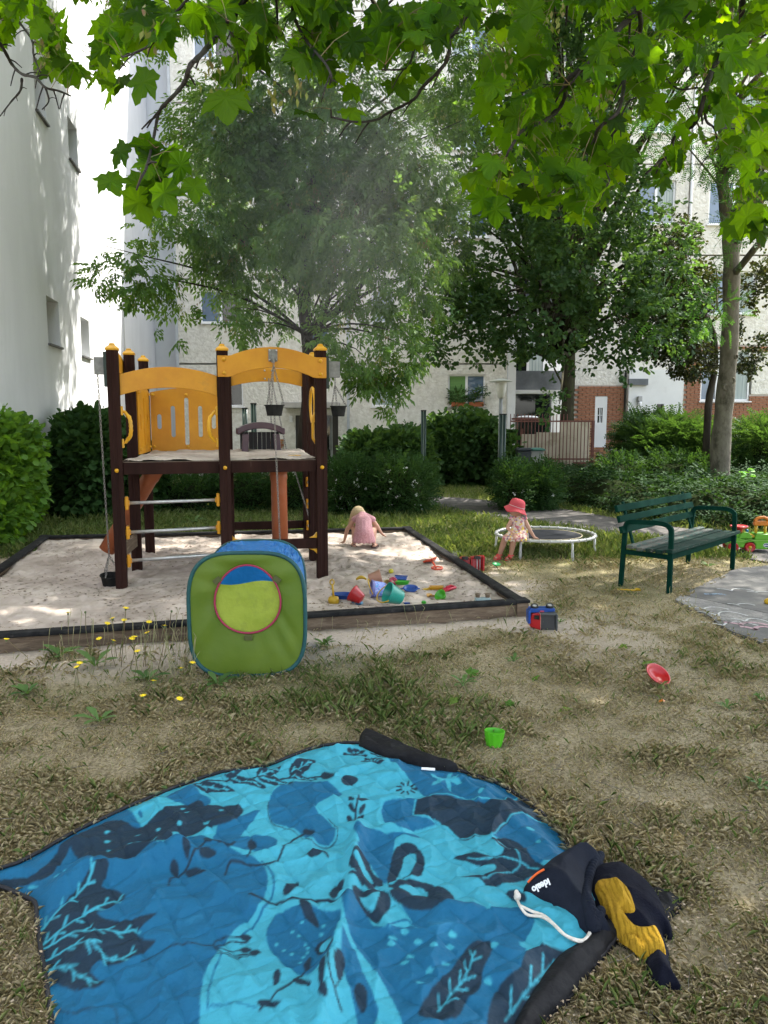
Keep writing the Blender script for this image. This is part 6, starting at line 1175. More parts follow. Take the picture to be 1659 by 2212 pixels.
for i, (p_, c_) in enumerate(((0, (0.6, 0.42, 0.36)), (0.22, (0.48, 0.14, 0.16)), (0.38, (0.62, 0.5, 0.42)), (0.55, (0.65, 0.45, 0.08)), (0.68, (0.25, 0.17, 0.22)), (0.8, (0.66, 0.58, 0.5)), (0.9, (0.5, 0.25, 0.3)))): e_[i].position = p_; e_[i].color = col4(c_)
L.new(sx.outputs[0], cr.inputs[0]); L.new(cr.outputs[0], P.inputs['Base Color']); P.inputs['Roughness'].default_value = 0.9
hatm = pm('coral pink cotton hat', (0.42, 0.045, 0.06), (0.48, 0.065, 0.08), 10, 0.85, 0.5, 30, bdist=0.01); hatband = pm('grey pink hat band', (0.5, 0.33, 0.34), rough=0.8); sandal = pm('red sandal leather', (0.62, 0.04, 0.05), (0.72, 0.08, 0.08), 20, 0.5); sole = pm('dark sole', (0.04, 0.02, 0.02)); eyem = pm('dark eye', (0.02, 0.015, 0.012), rough=0.2); lipm = pm('lips', (0.45, 0.14, 0.12))
def remesh(o, vox, it=4, disp=0):
    r = o.modifiers.new('remesh', 'REMESH'); r.mode = 'VOXEL'; r.voxel_size = vox; r.use_smooth_shade = True
    s = o.modifiers.new('smooth', 'SMOOTH'); s.iterations = it; s.factor = 0.5; return o
def hand(mb, wrist, d, nrm, s=1.0, spread=0.25, curl=0.3):
    """palm, four fingers of unequal length and a thumb off the side of the palm"""
    d = Vector(d).normalized(); n_ = Vector(nrm); n_ = (n_ - d * n_.dot(d)).normalized(); b = d.cross(n_); w = Vector(wrist)
    mb.capsule(w, w + d * 0.018 * s, 0.011 * s, 0.012 * s, 8)
    for k, (off, ln) in enumerate(((-0.013, 0.019), (-0.0045, 0.024), (0.0045, 0.023), (0.013, 0.018))):
        p0 = w + (d * 0.026 + b * off) * s; a = (d + b * off * 18 * spread).normalized(); p1 = p0 + a * ln * 0.5 * s; p2 = p1 + (a - n_ * curl).normalized() * ln * 0.55 * s
        mb.capsule(w + d * 0.010 * s + b * off * 0.7 * s, p0, 0.0075 * s, 0.0058 * s, 6); mb.capsule(p0, p1, 0.0056 * s, 0.005 * s, 6); mb.capsule(p1, p2, 0.005 * s, 0.0042 * s, 6)
    t0 = w + (d * 0.006 - b * 0.011) * s; t1 = t0 + (d * 0.5 - b).normalized() * 0.014 * s; mb.capsule(t0, t1, 0.0065 * s, 0.0055 * s, 6); mb.capsule(t1, t1 + (d - b * 0.35).normalized() * 0.012 * s, 0.0054 * s, 0.0045 * s, 6)
# --- crouching child, seen from behind
K = Vector((-0.235, 8.93, sandat(-0.235, 8.93) - 0.005)); p1c = empty('person', K[:], 'small blond child in a pink dress crouching and digging in the sand', 'person')
def k(x, y, z): return K + Vector((x, y, z))
b = MB(); hd = k(-0.075, 0.245, 0.365)
b.ball(hd, (0.074, 0.082, 0.088), 16); b.capsule(k(-0.035, 0.155, 0.36), hd, 0.035, 0.032)
b.ball(hd + Vector((-0.005, 0.072, -0.05)), (0.02, 0.016, 0.016), 8)         # nose, looking down and away
b.ball(hd + Vector((0.074, 0.0, -0.01)), (0.012, 0.018, 0.022), 8); b.ball(hd + Vector((-0.074, 0.0, -0.01)), (0.012, 0.018, 0.022), 8)
b.capsule(k(0.0, -0.03, 0.17), k(0, 0.06, 0.27), 0.085, 0.08); b.capsule(k(0, 0.06, 0.27), k(-0.02, 0.13, 0.33), 0.08, 0.06)
LH, RH = k(-0.265, 0.20, 0.025), k(0.225, 0.14, 0.125)
b.capsule(k(-0.095, 0.12, 0.335), k(-0.205, 0.16, 0.19), 0.031, 0.025); b.capsule(k(-0.205, 0.16, 0.19), k(-0.24, 0.19, 0.05), 0.025, 0.017); hand(b, k(-0.245, 0.195, 0.035), (-0.8, 0.3, -0.25), (0, 0, 1), 1.25)
b.capsule(k(0.075, 0.12, 0.335), k(0.16, 0.14, 0.225), 0.031, 0.025); b.capsule(k(0.16, 0.14, 0.225), k(0.205, 0.14, 0.15), 0.024, 0.017); hand(b, k(0.21, 0.14, 0.14), (0.75, 0.05, -0.45), (0.4, 0, 0.8), 1.25, curl=0.5)
for s in (-1, 1):
    b.capsule(k(s * 0.06, -0.02, 0.15), k(s * 0.115, 0.15, 0.20), 0.052, 0.042); b.capsule(k(s * 0.115, 0.15, 0.20), k(s * 0.115, 0.01, 0.055), 0.038, 0.025); b.capsule(k(s * 0.115, 0.01, 0.045), k(s * 0.125, 0.02, 0.02), 0.024, 0.024)
    b.capsule(k(s * 0.118, -0.01, 0.022), k(s * 0.14, 0.10, 0.016), 0.024, 0.02)
    for q in range(5): b.capsule(k(s * 0.14 + (q - 2) * 0.009, 0.10, 0.014), k(s * 0.143 + (q - 2) * 0.010, 0.122 - abs(q - 1) * 0.004, 0.012), 0.0065, 0.0055, 6)
remesh(obj('body', b, skin, p1c), 0.0055, 3)
d = MB(); d.capsule(k(0.0, -0.035, 0.185), k(-0.005, 0.05, 0.285), 0.108, 0.098, 14); d.capsule(k(-0.005, 0.05, 0.285), k(-0.02, 0.13, 0.345), 0.098, 0.068, 14)
d.capsule(k(-0.05, 0.12, 0.345), k(-0.115, 0.13, 0.315), 0.045, 0.040); d.capsule(k(0.03, 0.12, 0.345), k(0.10, 0.125, 0.315), 0.045, 0.040)
for i in range(11):
    a = math.pi * (1.02 + 0.96 * i / 10); d.capsule(k(0.06 * math.cos(a), -0.03 + 0.05 * math.sin(a), 0.20), k(0.118 * math.cos(a) + 0.004 * (i % 2), -0.02 + 0.085 * math.sin(a), 0.085 - 0.008 * (i % 2)), 0.050, 0.020, 8)
remesh(obj('dress', d, dpink, p1c), 0.006, 2)
h = MB(); h.ball(hd + Vector((0, -0.012, 0.010)), (0.082, 0.088, 0.092), 16)
rh = random.Random(9)
for i in range(46):
    a = rh.uniform(2.2, 6.6); st = hd + Vector((0.076 * math.cos(a), 0.07 * math.sin(a) * 0.9 - 0.01, 0.03)); 
    if 4.1 < a < 5.4: en = st + Vector((rh.uniform(-.02, .01), 0.0, -0.07 - rh.uniform(0, .04)))
    else: en = st + Vector((-0.035 + rh.uniform(-.03, .02), 0.03, -0.13 - rh.uniform(0, .09))) if a < 4.1 else st + Vector((0.012, 0.04, -0.07 - rh.uniform(0, .03)))
    h.capsule(st, en, 0.011, 0.0045, 6)
remesh(obj('hair', h, hair, p1c), 0.0045, 1)
for s in (-1, 1):
    obj('sandal', MB().prism([k(s * 0.112 - 0.028, -0.045, 0), k(s * 0.112 + 0.028, -0.045, 0), k(s * 0.145 + 0.03, 0.05, 0), k(s * 0.145 + 0.026, 0.13, 0), k(s * 0.145 - 0.026, 0.13, 0), k(s * 0.125 - 0.03, 0.04, 0)], (0, 0, 0.012)).tube([k(s * 0.115 - 0.03, -0.0, 0.012), k(s * 0.115, -0.03, 0.045), k(s * 0.115 + 0.03, 0, 0.012)], 0.006, 6), sole, p1c, fixn=True)
# --- child sitting on the trampoline rim
H0 = Vector((1.52, 8.66, 0.0)); p2c = empty('person', H0[:], 'small child in coral sun hat and floral dress sitting on the trampoline rim', 'person')
def m(x, y, z): return H0 + Vector((x, y, z))
b = MB(); hd = m(-0.02, -0.005, 0.575)
b.ball(hd, (0.076, 0.076, 0.085), 16); b.capsule(m(0.01, 0.0, 0.49), hd, 0.033, 0.032)
fd_ = Vector((-0.88, -0.42, -0.1)).normalized(); sdv = fd_.cross(Vector((0, 0, 1))).normalized()
b.ball(hd + fd_ * 0.04 + Vector((0, 0, -0.035)), (0.045, 0.042, 0.042), 12)     # cheeks and chin
b.capsule(hd + fd_ * 0.074 + Vector((0, 0, 0.0)), hd + fd_ * 0.087 + Vector((0, 0, -0.016)), 0.007, 0.010, 8)
for s in (-1, 1): b.ball(hd + sdv * s * 0.075 + Vector((0, 0, -0.008)), (0.012, 0.016, 0.02), 8)
b.capsule(m(0.01, 0.01, 0.30), m(0.0, 0.0, 0.42), 0.072, 0.062); b.capsule(m(0, 0, 0.42), m(0.0, 0, 0.46), 0.062, 0.045)
for s, kn_, ft in ((-1, (-0.16, -0.13, 0.262), (-0.215, -0.055, 0.045)), (1, (-0.07, -0.165, 0.262), (-0.09, -0.09, 0.045))):
    b.capsule(m(-0.01 - 0.02 * (s < 0) + 0.03 * (s > 0), -0.03, 0.285), m(*kn_), 0.05, 0.037); b.capsule(m(*kn_), m(kn_[0] * 0.6 + ft[0] * 0.4, kn_[1] * 0.6 + ft[1] * 0.4 + .008, 0.165), 0.034, 0.034); b.capsule(m(kn_[0] * 0.6 + ft[0] * 0.4, kn_[1] * 0.6 + ft[1] * 0.4 + .008, 0.165), m(*ft), 0.034, 0.022)
    f_ = Vector((-0.62, -0.78, 0)).normalized(); p_ = m(ft[0], ft[1], 0.028); b.capsule(p_ - f_ * 0.012, p_ + f_ * 0.07, 0.022, 0.018)
b.capsule(m(0.075, -0.005, 0.445), m(0.125, -0.03, 0.345), 0.028, 0.024); b.capsule(m(0.125, -0.03, 0.345), m(0.175, -0.065, 0.262), 0.023, 0.016); hand(b, m(0.18, -0.07, 0.252), (0.75, 0.15, -0.15), (0, 0, 1), 1.15, curl=0.6)
b.capsule(m(-0.07, 0.0, 0.445), m(-0.12, -0.03, 0.36), 0.028, 0.023); b.capsule(m(-0.12, -0.03, 0.36), m(-0.085, -0.10, 0.315), 0.022, 0.016); hand(b, m(-0.08, -0.11, 0.312), (0.5, -0.6, -0.2), (0, -0.2, 1), 1.15)
remesh(obj('body', b, skin, p2c), 0.005, 3)
d = MB(); d.capsule(m(0.01, 0.005, 0.31), m(0.0, 0.0, 0.43), 0.086, 0.074, 14); d.capsule(m(-0.045, 0.0, 0.445), m(0.045, 0, 0.445), 0.042, 0.042)
for x_ in (-0.075, 0.08): d.ball(m(x_, 0, 0.462), (0.030, 0.036, 0.026), 10)
for i in range(14):
    t = i / 13; ex = -0.175 + 0.275 * t; ey = -0.155 - 0.03 * math.sin(t * 3.1) + (0.10 if t > 0.85 else 0); d.capsule(m(-0.05 + 0.12 * t, -0.02, 0.315), m(ex, ey, 0.262 - 0.022 * (i % 2)), 0.052, 0.020, 8)
d.capsule(m(0.03, 0.03, 0.29), m(0.05, 0.07, 0.265), 0.085, 0.05)
remesh(obj('dress', d, dflor, p2c), 0.0055, 2)
for s in (-1, 1):
    obj('eye', MB().ball(hd + fd_ * 0.068 + sdv * s * 0.028 + Vector((0, 0, 0.004)), 0.008, 8), eyem, p2c, smooth=True)
obj('mouth', MB().tube([hd + fd_ * 0.082 + sdv * q + Vector((0, 0, -0.041)) for q in (-0.016, -0.006, 0.006, 0.016)], [0.002, 0.004, 0.004, 0.002], 6), lipm, p2c, smooth=True)
hr = MB()
for i in range(16): a = i * 0.32 - 1.2; st = hd + (sdv * math.cos(a) - fd_ * abs(math.sin(a))) * 0.07; hr.capsule(st, st + Vector((0, 0, -0.085)) - fd_ * 0.008, 0.010, 0.004, 6)
remesh(obj('hair', hr, pm('light brown hair', (0.22, 0.13, 0.06), (0.36, 0.24, 0.12), 50, 0.6, 1, 60, stretch=(6, 6, 0.5)), p2c), 0.0045, 1)
ht = empty('sun_hat', (hd.x, hd.y, hd.z + 0.03)); ht.parent = p2c; ht.location = ht.location - p2c.location
HM = Euler((0.16, 0.26, 0.5)).to_matrix(); hv = []; hf_ = []; n_ = 36; prof = [(0.002, 0.098), (0.045, 0.094), (0.072, 0.078), (0.085, 0.045), (0.089, 0.012), (0.090, 0.0), (0.112, -0.024), (0.134, -0.046), (0.138, -0.052)]
for j, (r_, z_) in enumerate(prof):
    for q in range(n_): a = q * 2 * math.pi / n_; w_ = (0.014 * math.sin(3 * a + 0.6) + 0.006 * math.sin(5 * a)) * max(0, j - 5) / 3; hv.append(hd + Vector((0, 0, 0.018)) + HM @ Vector((r_ * math.cos(a), r_ * math.sin(a), z_ + w_)))
hf_ = [(j * n_ + q, j * n_ + (q + 1) % n_, (j + 1) * n_ + (q + 1) % n_, (j + 1) * n_ + q) for j in range(len(prof) - 1) for q in range(n_)] + [tuple(range(n_))]
C.objects.unlink(ht); bpy.data.objects.remove(ht)
ho = obj('sun_hat', MB().add(hv, hf_), hatm, p2c, smooth=True); sdm = ho.modifiers.new('solid', 'SOLIDIFY'); sdm.thickness = 0.003
obj('hat_band', MB().tube([hd + Vector((0, 0, 0.018)) + HM @ Vector((0.0905 * math.cos(a), 0.0905 * math.sin(a), 0.008)) for a in np.linspace(0, 6.283, 33)[:-1]], 0.0045, 6, closed=True), hatband, ho)
for ft in ((-0.215, -0.055), (-0.09, -0.09)):
    f_ = Vector((-0.62, -0.78, 0)).normalized(); g_ = Vector((-f_.y, f_.x, 0)); p_ = m(ft[0], ft[1], 0)
    sn = obj('sandal', MB().prism([p_ - f_ * 0.04 - g_ * 0.02 + Vector((0, 0, .004)), p_ + f_ * 0.04 - g_ * 0.03 + Vector((0, 0, .004)), p_ + f_ * 0.095 - g_ * 0.018 + Vector((0, 0, .004)), p_ + f_ * 0.1 + g_ * 0.012 + Vector((0, 0, .004)), p_ + f_ * 0.04 + g_ * 0.03 + Vector((0, 0, .004)), p_ - f_ * 0.04 + g_ * 0.02 + Vector((0, 0, .004))], (0, 0, 0.012)), sandal, p2c, bevel=0.003, fixn=True)
    for q, hh in ((0.07, 0.046), (0.045, 0.05), (0.02, 0.054)): obj('strap', MB().tube([p_ + f_ * q + g_ * 0.026 * math.cos(t) + Vector((0, 0, 0.012 + (hh - 0.012) * math.sin(t))) for t in np.linspace(0, math.pi, 9)], 0.0055, 6), sandal, sn, smooth=True)
    obj('strap', MB().tube([p_ - f_ * 0.005 + f_ * 0.028 * math.cos(t) + g_ * 0.028 * math.sin(t) + Vector((0, 0, 0.055 + 0.004 * math.cos(t))) for t in np.linspace(0, 6.283, 13)[:-1]], 0.0075, 6, closed=True), sandal, sn, smooth=True)
    obj('heel_counter', MB().tube([p_ - f_ * 0.03 + Vector((0, 0, 0.01)), p_ - f_ * 0.03 + Vector((0, 0, 0.055))], 0.012, 8), sandal, sn, smooth=True)
# ================================================================ leaves and trees
rg_ = np.random.RandomState(21)
def nrm(a): return a / (np.linalg.norm(a, axis=-1, keepdims=True) + 1e-9)
def place(T, TF, P_, D, Nn, S_c, rnd=None, W_=None):
    """leaf template T (along, across, up) set at points P_ along D, facing Nn"""
    D = nrm(D); Nn = nrm(Nn - D * (Nn * D).sum(1, keepdims=True)); B = np.cross(Nn, D); S_c = np.asarray(S_c).reshape(-1, 1, 1)
    Wd = 1.0 if W_ is None else np.asarray(W_).reshape(-1, 1, 1)
    V = P_[:, None, :] + S_c * (T[None, :, 0:1] * D[:, None, :] + Wd * T[None, :, 1:2] * B[:, None, :] + T[None, :, 2:3] * Nn[:, None, :])
    n, m = len(P_), len(T); F = (TF[None] + (np.arange(n) * m)[:, None, None]).reshape(-1, TF.shape[1])
    r = np.repeat(rg_.rand(n) if rnd is None else rnd, m); return V.reshape(-1, 3), F, r
class Acc:
    def __init__(s): s.V = []; s.F = []; s.r = []; s.o = 0
    def add(s, V, F, r): s.V.append(V); s.F.append(F + s.o); s.r.append(r); s.o += len(V)
    def build(s, name, mat, parent=None): return npmesh(name, np.concatenate(s.V), np.concatenate(s.F), mat, parent, {'rnd': ('FLOAT', np.concatenate(s.r))})
KITE = np.array([(0, 0, 0), (0.45, 0.24, 0.05), (1, 0, -0.06), (0.45, -0.24, 0.05)], float); KF = np.array([(0, 1, 2, 3)])
ROUND = np.array([(0, 0, 0), (0.35, 0.40, 0.07), (0.85, 0.34, 0.02), (1, 0, -0.08), (0.85, -0.34, 0.02), (0.35, -0.40, 0.07)], float); RF = np.array([(0, 1, 2, 3), (0, 3, 4, 5)])
# maple leaf: five pointed lobes, toothed
_h = [(0, 0), (-0.07, 0.13), (-0.02, 0.27), (0.02, 0.47), (0.13, 0.43), (0.20, 0.37), (0.32, 0.45), (0.44, 0.49), (0.67, 0.60), (0.63, 0.45), (0.60, 0.36), (0.56, 0.27), (0.68, 0.27), (0.80, 0.20), (0.90, 0.12), (1.03, 0.0)]
_o = _h + [(a, -b) for a, b in reversed(_h[1:-1])]
MAPLE = np.array([(0.36, 0, 0.03)] + [(a, b, -0.10 * a * a - 0.16 * b * b + (0.05 if i % 2 else 0)) for i, (a, b) in enumerate(_o)]); MAPF = np.array([(0, i + 1, (i + 1) % len(_o) + 1) for i in range(len(_o))])
def spray(kind, r):
    """one small twig with its leaves, in its own frame (x along the twig, z up)"""
    P_, D, Nn, S_c = [], [], [], []
    if kind == 'pinnate':                   # drooping leaves of five to seven leaflets
        for q in range(4):
            a = r.uniform(-1, 1); st = np.array([r.uniform(0, .16), 0, 0]); d = np.array([math.cos(a), math.sin(a), r.uniform(-0.9, 0.0)]); d /= np.linalg.norm(d); sd = np.cross(d, (0, 0, 1)); sd /= np.linalg.norm(sd)
            for t in (0.10, 0.16): 
                for s in (-1, 1): P_.append(st + d * t); D.append(d * 0.7 + sd * s * 0.75 + np.array([0, 0, -0.35])); S_c.append(r.uniform(.06, .10))
            P_.append(st + d * 0.2); D.append(d + np.array([0, 0, -0.3])); S_c.append(r.uniform(.08, .12))
        Nn = [np.array([r.uniform(-.5, .5), r.uniform(-.5, .5), 1]) for _ in P_]; return np.array(P_), np.array(D), np.array(Nn), np.array(S_c), 0.85
    if kind == 'feather':                   # long leaves of many small leaflets
        for q in range(3):
            a = r.uniform(-1.2, 1.2); st = np.array([r.uniform(0, .1), 0, 0]); d = np.array([math.cos(a), math.sin(a), r.uniform(-0.5, 0.25)]); d /= np.linalg.norm(d); sd = np.cross(d, (0, 0, 1)); sd /= np.linalg.norm(sd)
            for t in np.linspace(.05, .26, 8):
                for s in (-1, 1): P_.append(st + d * t + np.array([0, 0, -1.2 * t * t])); D.append(d * 0.45 + sd * s); S_c.append(r.uniform(.04, .055))
        Nn = [np.array([r.uniform(-.3, .3), r.uniform(-.3, .3), 1]) for _ in P_]; return np.array(P_), np.array(D), np.array(Nn), np.array(S_c), 0.9
    if kind == 'round':
        for q in range(13):
            P_.append(np.array([r.uniform(0, .24), r.uniform(-.10, .10), r.uniform(-.05, .05)])); a = r.uniform(-2.2, 2.2); D.append(np.array([math.cos(a), math.sin(a), r.uniform(-0.8, 0.1)])); S_c.append(r.uniform(.055, .09))
        Nn = [np.array([r.uniform(-.7, .7), r.uniform(-.7, .7), 1]) for _ in P_]; return np.array(P_), np.array(D), np.array(Nn), np.array(S_c), 1.0
    if kind == 'shrub':                     # flat tiers of small pointed leaves
        for q in range(15):
            t = r.uniform(0, .28); s = r.choice((-1, 1)); P_.append(np.array([t, s * 0.012, -0.4 * t * t])); D.append(np.array([0.7, s * 0.8, r.uniform(-.3, .1)])); S_c.append(r.uniform(.035, .06))
        Nn = [np.array([r.uniform(-.35, .35), r.uniform(-.35, .35), 1]) for _ in P_]; return np.array(P_), np.array(D), np.array(Nn), np.array(S_c), 1.2
SPR = {}
for kd in ('pinnate', 'feather', 'round', 'shrub'): _r = np.random.RandomState(5); SPR[kd] = [spray(kd, _r) for _ in range(10)]
def sprays(acc, kind, C_, D, scale, rough_=0.3):
    """many twigs at points C_, pointing along D"""
    n = len(C_); D = nrm(D); up = np.tile((0, 0, 1.0), (n, 1)) + rg_.randn(n, 3) * rough_; B = nrm(np.cross(up, D)); U = np.cross(D, B); which = rg_.randint(0, 10, n)
    for v in range(10):
        k = np.nonzero(which == v)[0]
        if not len(k): continue
        P_, DD, NN, SS, wd = SPR[kind][v]; M_ = np.stack([D[k], B[k], U[k]], 2); s = scale[k]
        p = C_[k][:, None, :] + np.einsum('nij,mj->nmi', M_, P_) * s[:, None, None]; d = np.einsum('nij,mj->nmi', M_, DD); nn = np.einsum('nij,mj->nmi', M_, NN)
        T, TF = (ROUND, RF) if kind == 'round' else (KITE, KF); m = len(P_)
        base = np.repeat(rg_.rand(len(k)), m) * 0.6 + 0.4 * rg_.rand(len(k) * m)
        acc.add(*place(T, TF, p.reshape(-1, 3), d.reshape(-1, 3), nn.reshape(-1, 3), np.tile(SS, len(k)) * np.repeat(s, m), base, np.full(len(k) * m, wd)))
def blob_points(blobs, n, k=0, thr=0.44, freq=1.1, shell=0.35):
    vol = np.array([b[3] * b[4] * b[5] for b in blobs]) ** 0.75; cnt = (vol / vol.sum() * n * 2.2).astype(int) + 1; out = []; cen = []
    for b, c in zip(blobs, cnt):
        d = nrm(rg_.randn(c, 3)); r = rg_.rand(c) ** shell; p = np.array(b[:3]) + d * r[:, None] * np.array(b[3:6]); out.append(p); cen.append(np.tile(b[:3], (c, 1)))
    p = np.concatenate(out); cen = np.concatenate(cen); nz = fbm(p[:, 0] * freq + p[:, 2] * 0.7, p[:, 1] * freq * 0.8 + p[:, 2] * freq, k, 3); keep = nz > thr; p, cen = p[keep], cen[keep]
    i = rg_.permutation(len(p))[:n]; return p[i], cen[i]
def pb(px, py, Y, rx, ry, rd):              # ellipsoid measured in the photograph, at distance Y
    c = W(px, py, Y); return (c.x, c.y, c.z, rx * Y / FL, rd, ry * Y / FL)
def bark(n, c1, c2, c3, sc=9, st=(1, 1, 0.25), b=1.0): return pm(n, c1, c2, sc, 0.95, b, 30, spec=0.1, stretch=st, c3=c3, s3=4, t3=(0.5, 0.65), bdist=0.02)
def limb(a, b, sag=0.15, n=7, seed=0):
    r = random.Random(seed); a = Vector(a); b = Vector(b); o = (b - a).orthogonal().normalized() * (b - a).length * r.uniform(-.08, .08); return [a.lerp(b, t) + Vector((0, 0, sag * math.sin(math.pi * t) * (b - a).length)) + o * math.sin(2 * math.pi * t) * 0.6 + o * math.sin(math.pi * t) for t in np.linspace(0, 1, n)]
def tree(name, label, base, tpts, trad, blobs, kind, n, scale, lmat, bmat, nl=40, droop=-0.3, thr=0.42, k=0, cat='tree', freq=1.1, limb_r=0.03, shell=0.35):
    e = empty(name, base, label, cat); tp = smooth_loop(tpts, 4, False); rr = np.interp(np.linspace(0, len(trad) - 1, len(tp)), range(len(trad)), trad)
    rr = [r_ * (1 + 0.06 * math.sin(i * 1.7)) for i, r_ in enumerate(rr)]
    obj('trunk', MB().tube(tp, rr, 14), bmat, e, smooth=True)
    p, cen = blob_points(blobs, n, k, thr, freq, shell); D = nrm(p - cen) * 0.8 + rg_.randn(len(p), 3) * 0.35 + np.array([0, 0, droop]); acc = Acc(); sprays(acc, kind, p, D, scale * (0.8 + 0.45 * rg_.rand(len(p))))
    cr = acc.build('crown', lmat, e); tag(cr, kind='stuff')
    lm = MB(); idx = rg_.permutation(len(p))[:nl]; tz = np.array([v.z for v in tp])
    for q in idx:
        t = p[q]; zt = t[2] - abs(np.hypot(t[0] - tp[0].x, t[1] - tp[0].y)) * 0.55; j = int(np.argmin(np.abs(tz - max(zt, tz[int(len(tz) * 0.35)])))); a = tp[j]; L_ = (Vector(t) - a).length; r0 = min(rr[j] * 0.45, limb_r * (0.4 + L_ * 0.25))
        lm.tube(limb(a, t, 0.06, 7, int(q)), [r0 * (1 - 0.85 * s) for s in np.linspace(0, 1, 7)], 5)
    obj('branches', lm, bmat, e, smooth=True); return e, p
bk1 = bark('dark ridged bark', (0.022, 0.018, 0.014), (0.05, 0.042, 0.034), (0.06, 0.055, 0.042)); bk2 = bark('grey smooth bark', (0.09, 0.082, 0.066), (0.15, 0.138, 0.112), (0.055, 0.05, 0.038), 5, (1, 1, 0.6), 0.7); bk3 = bark('mossy brown bark', (0.024, 0.022, 0.014), (0.048, 0.044, 0.026), (0.034, 0.044, 0.016), 8, (1, 1, 0.3))
lf1 = leafmat('box elder leaf', [(0.045, 0.10, 0.032), (0.065, 0.135, 0.042), (0.095, 0.175, 0.052), (0.06, 0.125, 0.048), (0.12, 0.19, 0.06)], 0.48, (2.6, 2.4, 0.8))
lf2 = leafmat('round dark leaf', [(0.028, 0.066, 0.032), (0.040, 0.09, 0.040), (0.056, 0.115, 0.05), (0.066, 0.12, 0.038)], 0.42, (2.2, 2.0, 0.6))
lf3 = leafmat('feathery leaf', [(0.03, 0.09, 0.025), (0.05, 0.13, 0.03), (0.045, 0.12, 0.04)], 0.4, (1.8, 1.7, 0.6)); lf4 = leafmat('bronze dark leaf', [(0.022, 0.04, 0.016), (0.032, 0.052, 0.018), (0.042, 0.045, 0.024), (0.025, 0.05, 0.02)], 0.3, (1.8, 1.5, 0.6))
# --- box elder in the middle
gb_ = G(651, 1090); 
def TPt(px, py, Y): w = W(px, py, Y); return (w.x, w.y, w.z)
YB = gb_.y
blB = [pb(*q) for q in ((560, 420, 14.9, 160, 140, 1.5), (720, 300, 14.5, 190, 150, 1.6), (420, 560, 13.5, 130, 95, 1.2), (285, 590, 13.2, 85, 45, .6), (560, 600, 14.4, 130, 85, 1.1), (790, 560, 13.5, 150, 120, 1.3), (860, 400, 14.2, 110, 130, 1.3), (800, 740, 13, 100, 80, 1.0), (455, 690, 13, 100, 38, .8), (600, 725, 14.6, 45, 35, .6), (815, 845, 12.9, 38, 55, .35), (850, 790, 12.9, 30, 50, .35), (560, 230, 14.5, 130, 110, 1.3), (720, 130, 15, 160, 100, 1.5), (480, 300, 14, 110, 90, 1), (400, 470, 13.8, 120, 60, .9), (270, 545, 13.3, 60, 28, .4), (560, 520, 13.4, 170, 60, 1), (700, 480, 13.2, 190, 120, 1.0))]
blB += [pb(*q) for q in ((950, 330, 15.2, 90, 110, 1.0), (930, 520, 14.6, 90, 90, .9), (960, 160, 16, 100, 110, 1.2), (890, 640, 14.2, 60, 60, .7))]
blB += [(-2.0, 15, 11.5, 2.3, 2.2, 1.8), (0.5, 14.5, 11.5, 2.6, 2.4, 1.8), (-0.8, 13.0, 12.2, 2.6, 2.0, 1.6), (-3.6, 14.2, 9.6, 1.4, 1.4, 1.6)]  # high clumps above the frame, put in for their shade
tB, pB = tree('box_elder_tree', 'tall tree with drooping divided leaves and hanging seeds behind the play tower', gb_[:], [(gb_.x, gb_.y, gb_.z - 0.1), TPt(655, 960, YB), TPt(668, 800, YB), TPt(657, 650, YB), TPt(668, 480, YB), TPt(690, 330, YB), TPt(700, 150, YB), (-1.0, 14.2, 10)], [0.15, 0.115, 0.12, 0.12, 0.11, 0.09, 0.07, 0.04], blB, 'pinnate', 8600, 1.12, lf1, bk1, 110, -0.35, 0.45, limb_r=0.026)
obj('fork', MB().tube(limb(TPt(664, 765, YB), TPt(715, 640, YB - 0.3), 0.02), [0.085, .07, .06, .05, .045, .04, .03], 8).tube(limb(TPt(700, 690, YB - 0.2), TPt(905, 430, YB - 0.4), 0.02, 9), [0.05, .05, .045, .045, .05, .045, .04, .03, .02], 8), bk1, tB, smooth=True)
up_p, up_c = blob_points([(-2.5, 16.7, 11.0, 1.6, 1.2, 1.8), (-1.8, 14.6, 11.2, 2.6, 1.9, 1.9), (0.6, 13.8, 11.4, 2.4, 2.2, 2.0), (-0.9, 12.2, 10.6, 2.2, 1.6, 1.6), (-2.9, 13.2, 10.2, 1.5, 1.6, 1.5), (0.8, 11.2, 9.8, 1.8, 1.5, 1.2)], 2300, 2, 0.45, 1.3); acc = Acc(); sprays(acc, 'pinnate', up_p, rg_.randn(len(up_p), 3), np.full(len(up_p), 1.7)); tag(acc.build('shade_crown', lf1, tB), kind='stuff')  # unseen crown added above the frame to shade the gable wall
sd_ = leafmat('hanging seed', [(0.16, 0.19, 0.05), (0.24, 0.26, 0.08), (0.20, 0.13, 0.08)], 0.35, (1.5, 1.5, 0.7)); sp_ = pB[(pB[:, 2] < 8)][rg_.permutation((pB[:, 2] < 8).sum())[:420]]
q_ = np.repeat(sp_, 14, 0) + rg_.randn(len(sp_) * 14, 3) * np.array([.035, .035, .085]) - np.array([0, 0, 0.12]); acc = Acc(); acc.add(*place(KITE, KF, q_, np.tile((0, 0, -1.0), (len(q_), 1)) + rg_.randn(len(q_), 3) * .2, rg_.randn(len(q_), 3), 0.045 + 0.02 * rg_.rand(len(q_)), np.repeat(rg_.rand(len(sp_)), 14))); tag(acc.build('seed_tassels', sd_, tB), kind='stuff')
